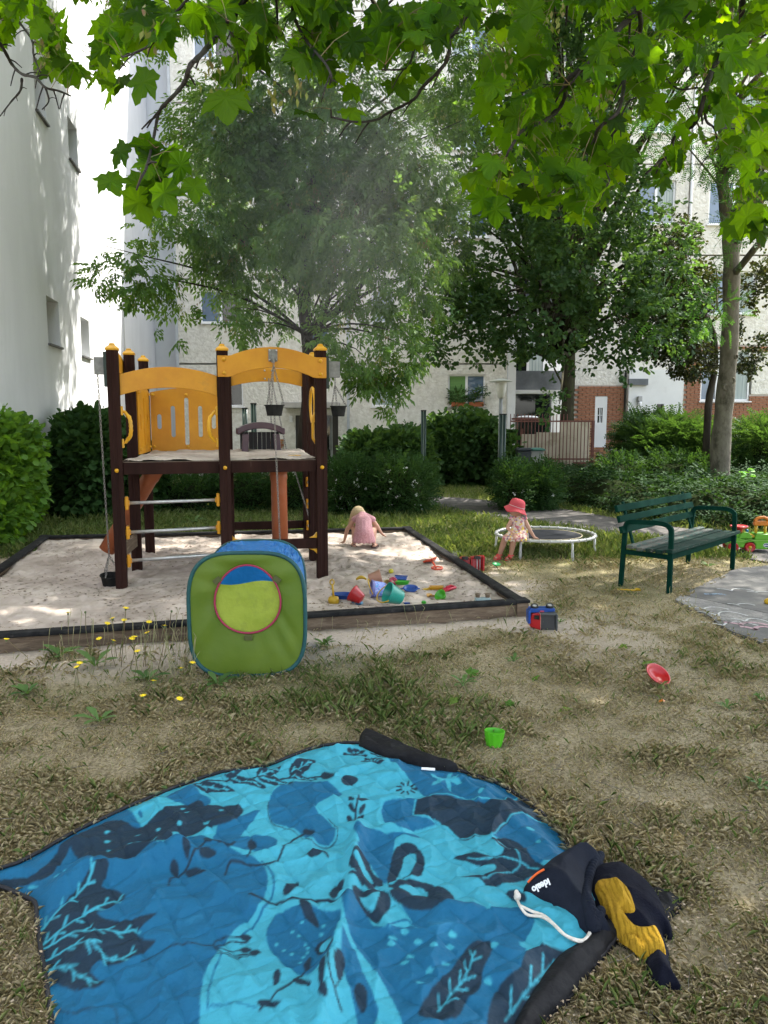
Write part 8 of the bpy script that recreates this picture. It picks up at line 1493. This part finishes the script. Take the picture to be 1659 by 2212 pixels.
# ================================================================ grass and litter
straw = leafmat('dry straw', [(0.42, 0.35, 0.20), (0.58, 0.49, 0.30), (0.50, 0.42, 0.24), (0.66, 0.57, 0.38), (0.36, 0.31, 0.17)], 0.35, (1, 1, .8), 0.8, 0.15); grn_ = leafmat('green blade', [(0.08, 0.13, 0.035), (0.12, 0.18, 0.05), (0.17, 0.22, 0.075), (0.24, 0.26, 0.11)], 0.3, (1.7, 1.6, .6), 0.6, .2)
TRI3 = np.array([(0, 1, 4), (1, 2, 4), (2, 3, 4)])
def blades(x, y, h, w, lean, zfun=gz):
    n = len(x); a = rg_.rand(n) * 6.283; b = rg_.rand(n) * 6.283; z = zfun(x, y) + 0.004; dx, dy = np.cos(a), np.sin(a); wx_, wy_ = np.cos(b) * w / 2, np.sin(b) * w / 2
    up1 = h * 0.6 * np.cos(lean * .6); o1 = h * 0.6 * np.sin(lean * .6); up2 = up1 + h * .4 * np.cos(np.minimum(lean * 1.5, 1.75)); o2 = o1 + h * .4 * np.sin(np.minimum(lean * 1.5, 1.75)); up2 = np.maximum(up2, 0.003)
    V = np.stack([np.stack([x - wx_, y - wy_, z], 1), np.stack([x - wx_ * .7 + dx * o1, y - wy_ * .7 + dy * o1, z + up1], 1), np.stack([x + dx * o2, y + dy * o2, z + up2], 1), np.stack([x + wx_ * .7 + dx * o1, y + wy_ * .7 + dy * o1, z + up1], 1), np.stack([x + wx_, y + wy_, z], 1)], 1)
    F = (TRI3[None] + (np.arange(n) * 5)[:, None, None]).reshape(-1, 3); return V.reshape(-1, 3), F
def free(x, y, m_=0.0): return ~inpoly(x, y, SBX) & ~(inpoly(x, y, PATH) & (dpoly(x, y, PATH) > .06)) & ~(inpoly(x, y, PAD) & (dpoly(x, y, PAD) > .05)) & ~inpoly(x, y, BP2) & ~inpoly(x, y, BED) & (x > -3.5 - .165 * y)
def field(n, y0, y1, pw=2.0):
    u = rg_.rand(n); y = (y0 ** (1 - pw) + u * (y1 ** (1 - pw) - y0 ** (1 - pw))) ** (1 / (1 - pw)) if pw != 1 else y0 * (y1 / y0) ** u; x = (rg_.rand(n) * 2 - 1) * (0.56 * y + .5); return x, y
x, y = field(520000, 1.45, 9.5, 1.2); k_ = free(x, y); x, y = x[k_], y[k_]; S = sandiness(x, y); tuft = fbm(x * 3.2, y * 3.2, 1, 3); cl = fbm(x * 10, y * 10, 5, 2); k_ = rg_.rand(len(x)) < (1 - 0.93 * S) * np.clip((tuft - 0.34) * 3 + .35, .25, 1) * np.clip((cl - .3) * 3, .35, 1); x, y = x[k_], y[k_]; g = greenness(x, y); tf_ = fbm(x * 3.2, y * 3.2, 1, 3)
isg = rg_.rand(len(x)) < g * 0.5; hh = (0.018 + 0.045 * rg_.rand(len(x)) ** 2.2) * (0.65 + 0.9 * np.clip(tf_ - .4, 0, .4) * 1.5) * (1 + .5 * g); ww = 0.0011 + 0.0006 * y ** 0.5 * (0.28 + .4 * rg_.rand(len(x)))
V, F = blades(x[~isg], y[~isg], hh[~isg], ww[~isg], 0.85 + 0.7 * rg_.rand((~isg).sum())); tag(npmesh('dry_grass', V, F, straw, None, {'rnd': ('FLOAT', np.repeat(rg_.rand((~isg).sum()), 5))}), 'short dry straw-coloured grass over the lawn', 'grass', kind='stuff')
V1, F1 = blades(x[isg], y[isg], hh[isg] * 1.25, ww[isg] * 1.15, 0.2 + .8 * rg_.rand(isg.sum())); r1 = np.repeat(rg_.rand(isg.sum()), 5)
x, y = field(130000, 8.6, 26, 1.5); k_ = free(x, y) & (rg_.rand(len(x)) < .35 + fbm(x * .9, y * .9, 3)); x, y = x[k_], y[k_]; V2, F2 = blades(x, y, (.05 + .10 * rg_.rand(len(x)) ** 2) * (0.6 + .9 * fbm(x * 1.1, y * 1.1, 6)), .005 + .0005 * y, .2 + .7 * rg_.rand(len(x))); tag(npmesh('grass', np.concatenate([V1, V2]), np.concatenate([F1, F2 + len(V1)]), grn_, None, {'rnd': ('FLOAT', np.concatenate([r1, np.repeat(rg_.rand(len(x)), 5)]))}), 'green grass thickening towards the hedges', 'grass', kind='stuff')
x, y = field(15000, 1.45, 9, 1.4); k_ = free(x, y) & (rg_.rand(len(x)) < .9 - .55 * sandiness(x, y)); x, y = x[k_], y[k_]; litm = leafmat('dry leaf bits', [(0.10, 0.07, 0.045), (0.30, 0.22, 0.14), (0.36, 0.28, 0.19), (0.2, 0.14, 0.09), (0.40, 0.33, 0.24)], 0); nprng = np.random.RandomState(5); litter('lawn_litter', np.stack([x, y], 1), 0.012 + 0.012 * rg_.rand(len(x)), .0055, litm, 'bits of dry leaf and bark lying between the grass', 'litter')
tw_ = MB()
for i in range(260):
    yy = rr_.uniform(1.6, 7.5); xx = rr_.uniform(-.55, .55) * yy
    if free(np.array([xx]), np.array([yy]))[0]: a_ = rr_.uniform(0, 6.3); L_ = rr_.uniform(.04, .13); p = Vector((xx, yy, .022)); q_ = p + Vector((math.cos(a_), math.sin(a_), rr_.uniform(0, .12))) * L_; tw_.tube([p, p.lerp(q_, .5) + Vector((rr_.uniform(-.01, .01), rr_.uniform(-.01, .01), 0)), q_], [.0016, .0014, .0008], 4)
tag(obj('twigs', tw_, bk2), 'thin dry twigs scattered over the lawn', 'twigs', kind='stuff')
# fallen green leaves, broad weeds, yellow flowers
frl = leafmat('fallen green leaf', [(0.06, 0.14, 0.02), (0.10, 0.20, 0.03), (0.16, 0.20, 0.04)], .3)
for px, py, wh in ((980, 1520, 'above the green cup to its left'), (1645, 1502, 'nearest the right picture edge'), (1100, 1525, 'just above the green cup'), (848, 1470, 'right of the play cube'), (1010, 1455, 'in the sandy grass below the front board'), (1230, 1530, 'between the green cup and the red dish'), (1395, 1430, 'above the red dish'), (1515, 1440, 'below the paved pad'), (1160, 1460, 'below the tipped dump truck'), (1340, 1395, 'between dump truck and paved pad')):
    c = G(px, py, .02); me = lm_[rr_.randrange(6)]; o = bpy.data.objects.new('fallen_leaf', me.copy()); o.data.materials.clear(); o.data.materials.append(frl); C.objects.link(o); o.location = c; o.scale = (rr_.uniform(.05, .08),) * 3; o.rotation_euler = (rr_.uniform(-.6, .6), rr_.uniform(-.7, .3), rr_.uniform(0, 6.3)); tag(o, 'green fallen leaf ' + wh, 'leaf', 'fallen leaves on the lawn')
WEEDS = {(215, 1560): 'broad-leaved weed rosette above the blanket, farthest from the sandbox board at left', (130, 1420): 'broad-leaved weed between the left picture edge and the wildflowers', (205, 1440): 'large weed rosette at the foot of the wildflowers', (320, 1470): 'weed rosette left of the play cube among tall stalks', (470, 1480): 'weed rosette under the lower left corner of the play cube', (700, 1395): 'small weed right of the play cube below the sandbox board', (1350, 1195): 'grassy weed tuft under the far left end of the bench', (1570, 1530): 'small weed right of the red dish near the picture edge', (1000, 1480): 'small weed in the lawn midway between play cube and red dish', (1210, 1345): 'small weed just right of the tipped dump truck', (60, 1500): 'weed rosette nearest the left picture edge', (1530, 1225): 'weed by the right front bench leg', (420, 1130): 'weed at the rear board of the sandpit seen under the tower', (830, 1105): 'weed at the foot of the blossoming hedge', (1640, 1700): 'tiny weed in the lawn at the right picture edge', (1110, 1430): 'tiny weed in the sandy lawn below the dump truck'}
wm = leafmat('weed rosette leaf', [(0.05, 0.11, 0.03), (0.09, 0.17, 0.045), (0.12, 0.2, 0.07)], .3); LONG = np.array([(0, 0, 0), (0.3, 0.08, 0.10), (0.6, 0.15, 0.13), (0.85, 0.11, 0.05), (1, 0, -.02), (0.85, -0.11, 0.05), (0.6, -0.15, 0.13), (0.3, -0.08, 0.10)]); LFc = np.array([(0, 1, 6, 7), (1, 2, 5, 6), (2, 3, 4, 5)])
for px, py, s in ((215, 1560, .13), (130, 1420, .14), (205, 1440, .15), (320, 1470, .12), (470, 1480, .12), (700, 1395, .09), (1350, 1195, .14), (1570, 1530, .07), (1000, 1480, .09), (1210, 1345, .07), (60, 1500, .1), (1530, 1225, .10), (420, 1130, .2), (830, 1105, .12), (1640, 1700, .06), (1110, 1850 - 420, .07)):
    c = G(px, py, .008); n_ = rr_.randrange(6, 11); a_ = np.linspace(0, 6.283, n_, endpoint=False) + rg_.rand(n_) * .5; e = tag(empty('weed', c[:]), WEEDS[(px, py)], 'weed', 'weed rosettes in the lawn'); acc = Acc(); acc.add(*place(LONG, LFc, np.tile(np.array(c), (n_, 1)), np.stack([np.cos(a_), np.sin(a_), .2 + .5 * rg_.rand(n_)], 1), np.tile((0, 0, 1.0), (n_, 1)), s * (.7 + .5 * rg_.rand(n_)))); acc.build('leaves', wm, e)
flm = pm('yellow florets', (0.80, 0.56, 0.01), (0.85, 0.65, 0.03), 300, .8); budm = pm('green bud', (0.10, 0.14, 0.05))
FLW = ((147, 1324, 150, 1425), (272, 1314, 262, 1440), (268, 1340, 258, 1430), (243, 1336, 252, 1420), (232, 1347, 225, 1440), (322, 1344, 310, 1440), (356, 1352, 340, 1450), (318, 1367, 315, 1440), (214, 1380, 210, 1440), (290, 1376, 280, 1450), (285, 1380, 300, 1460), (245, 1384, 250, 1440), (297, 1407, 290, 1470), (14, 1381, 60, 1420), (172, 1433, 160, 1500), (166, 1441, 175, 1500), (416, 1432, 410, 1490), (391, 1444, 385, 1480), (331, 1471, 330, 1500), (309, 1503, 300, 1530), (388, 1510, 380, 1540), (185, 1320, 200, 1430), (370, 1318, 350, 1440), (410, 1330, 395, 1460))
ORDW = ['leftmost', 'second', 'third', 'fourth', 'fifth', 'sixth', 'seventh', 'eighth', 'ninth', 'tenth', 'eleventh', 'twelfth', '13th', '14th', '15th', '16th', '17th', '18th', '19th', '20th', '21st', '22nd', '23rd', 'rightmost']
RK = sorted(range(len(FLW)), key=lambda i: FLW[i][0])
for fi, (fx_, fy_, bx__, by__) in enumerate(FLW):
    b_ = G(bx__, by__); t = W(fx_, fy_, b_.y + rr_.uniform(-.05, .05)); e = tag(empty('yellow_wildflower', b_[:]), ('closed wildflower bud on a thin stem, %s stem from the left of the clump' if fy_ in (1320, 1318, 1330) else 'yellow wildflower on a thin stem, %s stem from the left of the clump') % ORDW[RK.index(fi)], 'wildflower', 'yellow wildflowers by the sandpit'); md = b_.lerp(t, .5) + Vector((rr_.uniform(-.02, .02), 0, .01))
    obj('stem', MB().tube(smooth_loop([b_, md, t], 4, False), .0022, 5), bpy.data.materials['green stalk'], e, smooth=True); M_ = Euler((rr_.uniform(-.5, .3), rr_.uniform(-.4, .4), 0)).to_matrix(); bd = obj('bud', MB().lathe([(.003, -.016), (.006, -.010), (.007, -.002)], t, M_, n=8), budm, e)
    if fy_ not in (1320, 1318, 1330):
        pm_ = MB()
        for i in range(16): a_ = i * .3927; r_ = .017 + .003 * (i % 2); q_ = [M_ @ Vector((.003 * math.cos(a_ - .3), .003 * math.sin(a_ - .3), 0)) + t, M_ @ Vector((r_ * math.cos(a_ - .16), r_ * math.sin(a_ - .16), .004)) + t, M_ @ Vector((r_ * math.cos(a_ + .16), r_ * math.sin(a_ + .16), .004)) + t, M_ @ Vector((.003 * math.cos(a_ + .3), .003 * math.sin(a_ + .3), 0)) + t]; pm_.add(q_, [(0, 1, 2, 3)])
        pm_.lathe([(.008, 0.001), (.006, .006), (.0004, .008)], t, M_, n=8); obj('petals', pm_, flm, e)
sg_ = MB()                                    # thin bare stalks and seed heads
for i in range(150):
    px = rr_.choice((rr_.uniform(90, 420), rr_.uniform(330, 560), rr_.uniform(680, 1150), rr_.uniform(1250, 1500))); b_ = G(px, rr_.uniform(1385, 1475) if px < 600 else rr_.uniform(1310, 1400))
    if free(np.array([b_.x]), np.array([b_.y]))[0]: t = b_ + Vector((rr_.uniform(-.07, .07), rr_.uniform(-.05, .05), rr_.uniform(.10, .34 if px < 600 else .17))); sg_.tube([b_, b_.lerp(t, .6) + Vector((rr_.uniform(-.01, .01), 0, .01)), t, t + Vector((rr_.uniform(-.02, .02), 0, .02))], [.0013, .0012, .002, .001], 4)
tag(obj('grass_stalks', sg_, pm('pale stalk', (0.22, 0.24, 0.10), (0.35, 0.30, 0.16), 10, .8)), 'tall thin grass stalks in front of the sandbox boards', 'grass', kind='stuff')

# ================================================================ things at the back
grs = pm('dark green steel post', (0.012, 0.035, 0.03), (0.02, 0.05, 0.04), 8, 0.35); gstrip = pm('pale post strip', (0.25, 0.30, 0.29), rough=.3)
def gpost(x, Y, topz, label, w=.13, lab2=None):
    z0 = float(gz(x, Y)); e = empty('steel_post', (x, Y, z0), label, 'post', 'dark green steel posts'); obj('shaft', MB().tube([(x - w * .28, Y, z0 - .1), (x - w * .28, Y, topz)], w * .24, 12).tube([(x + w * .28, Y, z0 - .1), (x + w * .28, Y, topz)], w * .24, 12), grs, e, smooth=True); obj('web', MB().box((x, Y, (z0 + topz) / 2), (w * .14, w * .2, topz - z0 - .02)), gstrip, e); obj('top_cap', MB().box((x, Y, topz + .012), (w * 1.1, w * .6, .03)), blk_p, e, bevel=.004)
gpost(W(915, 900, 20).x, 20, W(915, 888, 20).z, 'dark green steel post between the two pale green hedges')
gpost(W(1086, 900, 19.6).x, 19.6, W(1086, 896, 19.6).z, 'dark green steel post beneath the mushroom lamp', .17)
gpost(W(529, 900, 19).x, 19, W(529, 883, 19).z, 'shorter dark green post seen above the tower deck, left of the pair', .13); gpost(W(548, 900, 18.6).x, 18.6, W(548, 873, 18.6).z, 'taller dark green post seen above the tower deck, right of the pair', .13)
lx_ = W(1082, 850, 19.9).x; YL = 19.9; z0 = float(gz(lx_, YL)); la = empty('lamp_post', (lx_, YL, z0), 'mushroom lamp with flat white hat and frosted glass behind the right hedge', 'lamp')
zb, zt = W(1082, 861, YL).z, W(1082, 825, YL).z; obj('pole', MB().tube([(lx_, YL, z0 - .1), (lx_, YL, zb)], .045, 12), pm('grey pole', (.25, .27, .28), rough=.5), la, smooth=True)
obj('glass', MB().lathe([(.06, zb), (.095, zb + .04), (.16, zt), (.15, zt + .01), (.0005, zt + .012)], (lx_, YL, 0), n=24), pm('frosted lamp glass', (.62, .62, .58), rough=.35), la, smooth=True); obj('hat', MB().lathe([(.29, zt + .0), (.295, zt + .012), (.2, zt + .05), (.07, zt + .085), (.0005, zt + .09)], (lx_, YL, 0), n=32), pm('lamp hat', (.5, .52, .46), rough=.5), la, smooth=True)
# rusty fence with gate, sheets behind
rust = pm('rust red steel', (.10, .035, .025), (.16, .06, .04), 10, .7, .3, 40); YFc = 23.6; f0, f1 = W(1103, 900, YFc).x, W(1282, 900, YFc).x; fz0 = float(gz(0, YFc)); fzr = W(1200, 910, YFc).z; fe = empty('steel_fence', (f0, YFc, fz0), 'rust red steel bar fence before the dark passage', 'fence')
x = f0; i = 0
while x < f1: obj('bar', MB().box((x, YFc, (fz0 + fzr + (.22 if x < W(1230, 900, YFc).x else 0)) / 2), (.022, .022, fzr - fz0 + (.22 if x < W(1230, 900, YFc).x else 0))), rust, fe); x += .108; i += 1
for z in (fzr, fz0 + .75): obj('rail', MB().box(((f0 + f1) / 2, YFc + .001, z), (f1 - f0, .034, .045)), rust, fe)
obj('gate_panel', MB().box((W(1262, 900, YFc).x, YFc - .03, fz0 + .33), (.6, .02, .66)), rust, fe); obj('gate_post', MB().box((f1, YFc, (fz0 + fzr) / 2), (.08, .08, fzr - fz0 + .05)), rust, fe)
beige = pm('beige sheet', (.42, .37, .26), (.50, .45, .33), 1.5, .8, c3=(.34, .3, .2), s3=2)
for a_, b_, t_, nm in ((1128, 1158, 938, 'left'), (1160, 1210, 934, 'middle'), (1212, 1275, 912, 'right')): tag(obj('board_sheet', MB().box(((W(a_, 900, 24.1).x + W(b_, 900, 24.1).x) / 2, 24.1, (fz0 + W(1200, t_, 24.1).z) / 2), (W(b_, 900, 24.1).x - W(a_, 900, 24.1).x, .03, W(1200, t_, 24.1).z - fz0)), beige), 'beige board leaning behind the rusty fence, %s of the three' % nm, 'board', 'boards behind the fence')
sh_ = empty('shelter_roof', (W(1140, 908, 24.6).x, 24.6, fz0), 'low brown shelf roof with pale sheet behind the fence bars', 'shelter'); obj('roof_plate', MB().box((W(1143, 904, 24.6).x, 24.6, W(1143, 905, 24.6).z), (1.0, .7, .06)), rust, sh_); obj('post', MB().box((W(1128, 904, 24.6).x, 24.6, .4), (.08, .08, 1.7)), rust, sh_); obj('sheet', MB().ball((W(1138, 904, 24.6).x, 24.5, W(1143, 901, 24.6).z), (.35, .25, .05), 12), whitef, sh_, smooth=True)
def bin_(px, lid, body, label, w=.46):
    Yb = 21.9; x = W(px, 900, Yb).x; z0 = float(gz(x, Yb)); zt = W(px, 969, Yb).z; e = empty('wheelie_bin', (x, Yb, z0), label, 'bin', 'wheelie bins'); h_ = zt - z0
    obj('body', MB().prism([(x - w * .42, Yb - .2, z0), (x + w * .42, Yb - .2, z0), (x + w * .42, Yb + .2, z0), (x - w * .42, Yb + .2, z0)], (0, 0, h_ - .06)), body, e, bevel=.02, fixn=True); obj('lid', MB().box((x, Yb - .02, zt - .025), (w, .5, .05)).box((x, Yb - .02, zt + .005), (w * .8, .4, .03)), lid, e, bevel=.015); obj('sticker', MB().box((x + .06, Yb - .215, z0 + h_ * .55), (.14, .01, .07)), plastic('sticker red', (.5, .05, .04)) if 'Red' in label or px < 1140 else whitep, e)
bin_(1132, pm('dark bin lid', (.03, .035, .04), rough=.5), pm('dark bin body', (.035, .04, .045), rough=.5), 'dark grey wheelie bin with a red sticker, left of the pair'); bin_(1160, pm('green bin lid', (.06, .17, .13), rough=.5), pm('grey bin body', (.3, .3, .28), rough=.5), 'pale grey wheelie bin with green lid, right of the pair', .42)
# bicycle
cxb, YB_ = W(1310, 975, 20.2).x, 20.2; zb0 = float(gz(cxb, YB_)); bi = empty('bicycle', (cxb, YB_, zb0), 'dark bicycle with black saddle parked by the brick wall', 'bicycle')
def bq(a, z): return Vector((cxb + a * .52, YB_ + a * .25, zb0 + z))
for a_ in (-.95, .95):
    w_ = obj('wheel', MB().tube([bq(a_ + .62 * math.cos(t), .34 + .33 * math.sin(t)) for t in np.linspace(0, 6.283, 33)[:-1]], .018, 6, closed=True), blk_p, bi, smooth=True); sm = MB()
    for t in np.linspace(0, 3.14, 9)[:-1]: sm.tube([bq(a_ + .60 * math.cos(t), .34 + .32 * math.sin(t)), bq(a_ - .60 * math.cos(t), .34 - .32 * math.sin(t))], .003, 3)
    obj('spokes', sm, steel, w_)
fr = MB()
for p, q in (((-.95, .34), (-.25, .32)), ((-.25, .32), (-.35, .85)), ((-.35, .80), (.62, .86)), ((-.25, .32), (.65, .78)), ((-.95, .34), (-.34, .78)), ((.95, .34), (.62, .95))): fr.tube([bq(*p), bq(*q)], .018, 8)
obj('frame', fr, pm('black bike frame', (.02, .02, .025), rough=.3), bi, smooth=True)
frz = W(1325, 958, YB_); obj('handlebar', MB().tube([bq(.62, .95), bq(.58, 1.05), bq(.45, 1.08) + Vector((0, -.2, 0)), bq(.30, 1.04) + Vector((0, -.26, 0))], .013, 8).tube([bq(.58, 1.05), bq(.45, 1.08) + Vector((0, .2, 0)), bq(.3, 1.04) + Vector((0, .26, 0))], .013, 8), steel, bi, smooth=True); obj('saddle', MB().ball(bq(-.37, .92), (.13, .07, .035), 10), blk_p, bi, smooth=True)
bpy.data.objects['bicycle'].rotation_euler = (0, 0, 0)

# ================================================================ drifting smoke in front of the tree
sm_c = W(705, 375, 10.6); smm = bpy.data.materials.new('thin white smoke'); smm.use_nodes = True; nt = smm.node_tree; nt.nodes.clear(); N = nt.nodes; L = nt.links
out = N.new('ShaderNodeOutputMaterial'); pv = N.new('ShaderNodeVolumePrincipled'); pv.inputs['Color'].default_value = (.92, .95, .97, 1); pv.inputs['Anisotropy'].default_value = 0.0; L.new(pv.outputs[0], out.inputs['Volume'])
tc = N.new('ShaderNodeTexCoord'); gr = N.new('ShaderNodeTexGradient'); gr.gradient_type = 'SPHERICAL'; L.new(tc.outputs['Object'], gr.inputs[0]); nz = N.new('ShaderNodeTexNoise'); nz.inputs['Scale'].default_value = 1.6; nz.inputs['Detail'].default_value = 2; L.new(tc.outputs['Object'], nz.inputs[0])
m1 = N.new('ShaderNodeMath'); m1.operation = 'MULTIPLY'; L.new(gr.outputs['Fac'], m1.inputs[0]); L.new(nz.outputs[0], m1.inputs[1]); m2 = N.new('ShaderNodeMath'); m2.operation = 'MULTIPLY'; m2.inputs[1].default_value = 0.24; L.new(m1.outputs[0], m2.inputs[0]); L.new(m2.outputs[0], pv.inputs['Density'])
smo = obj('smoke', MB().ball((0, 0, 0), 1.0, 20), smm); smo.location = sm_c; smo.scale = (2.3, 1.5, 2.9); smo.rotation_euler = (0, 0.12, 0); tag(smo, 'thin white smoke drifting in front of the tree behind the play tower', 'smoke', kind='stuff')
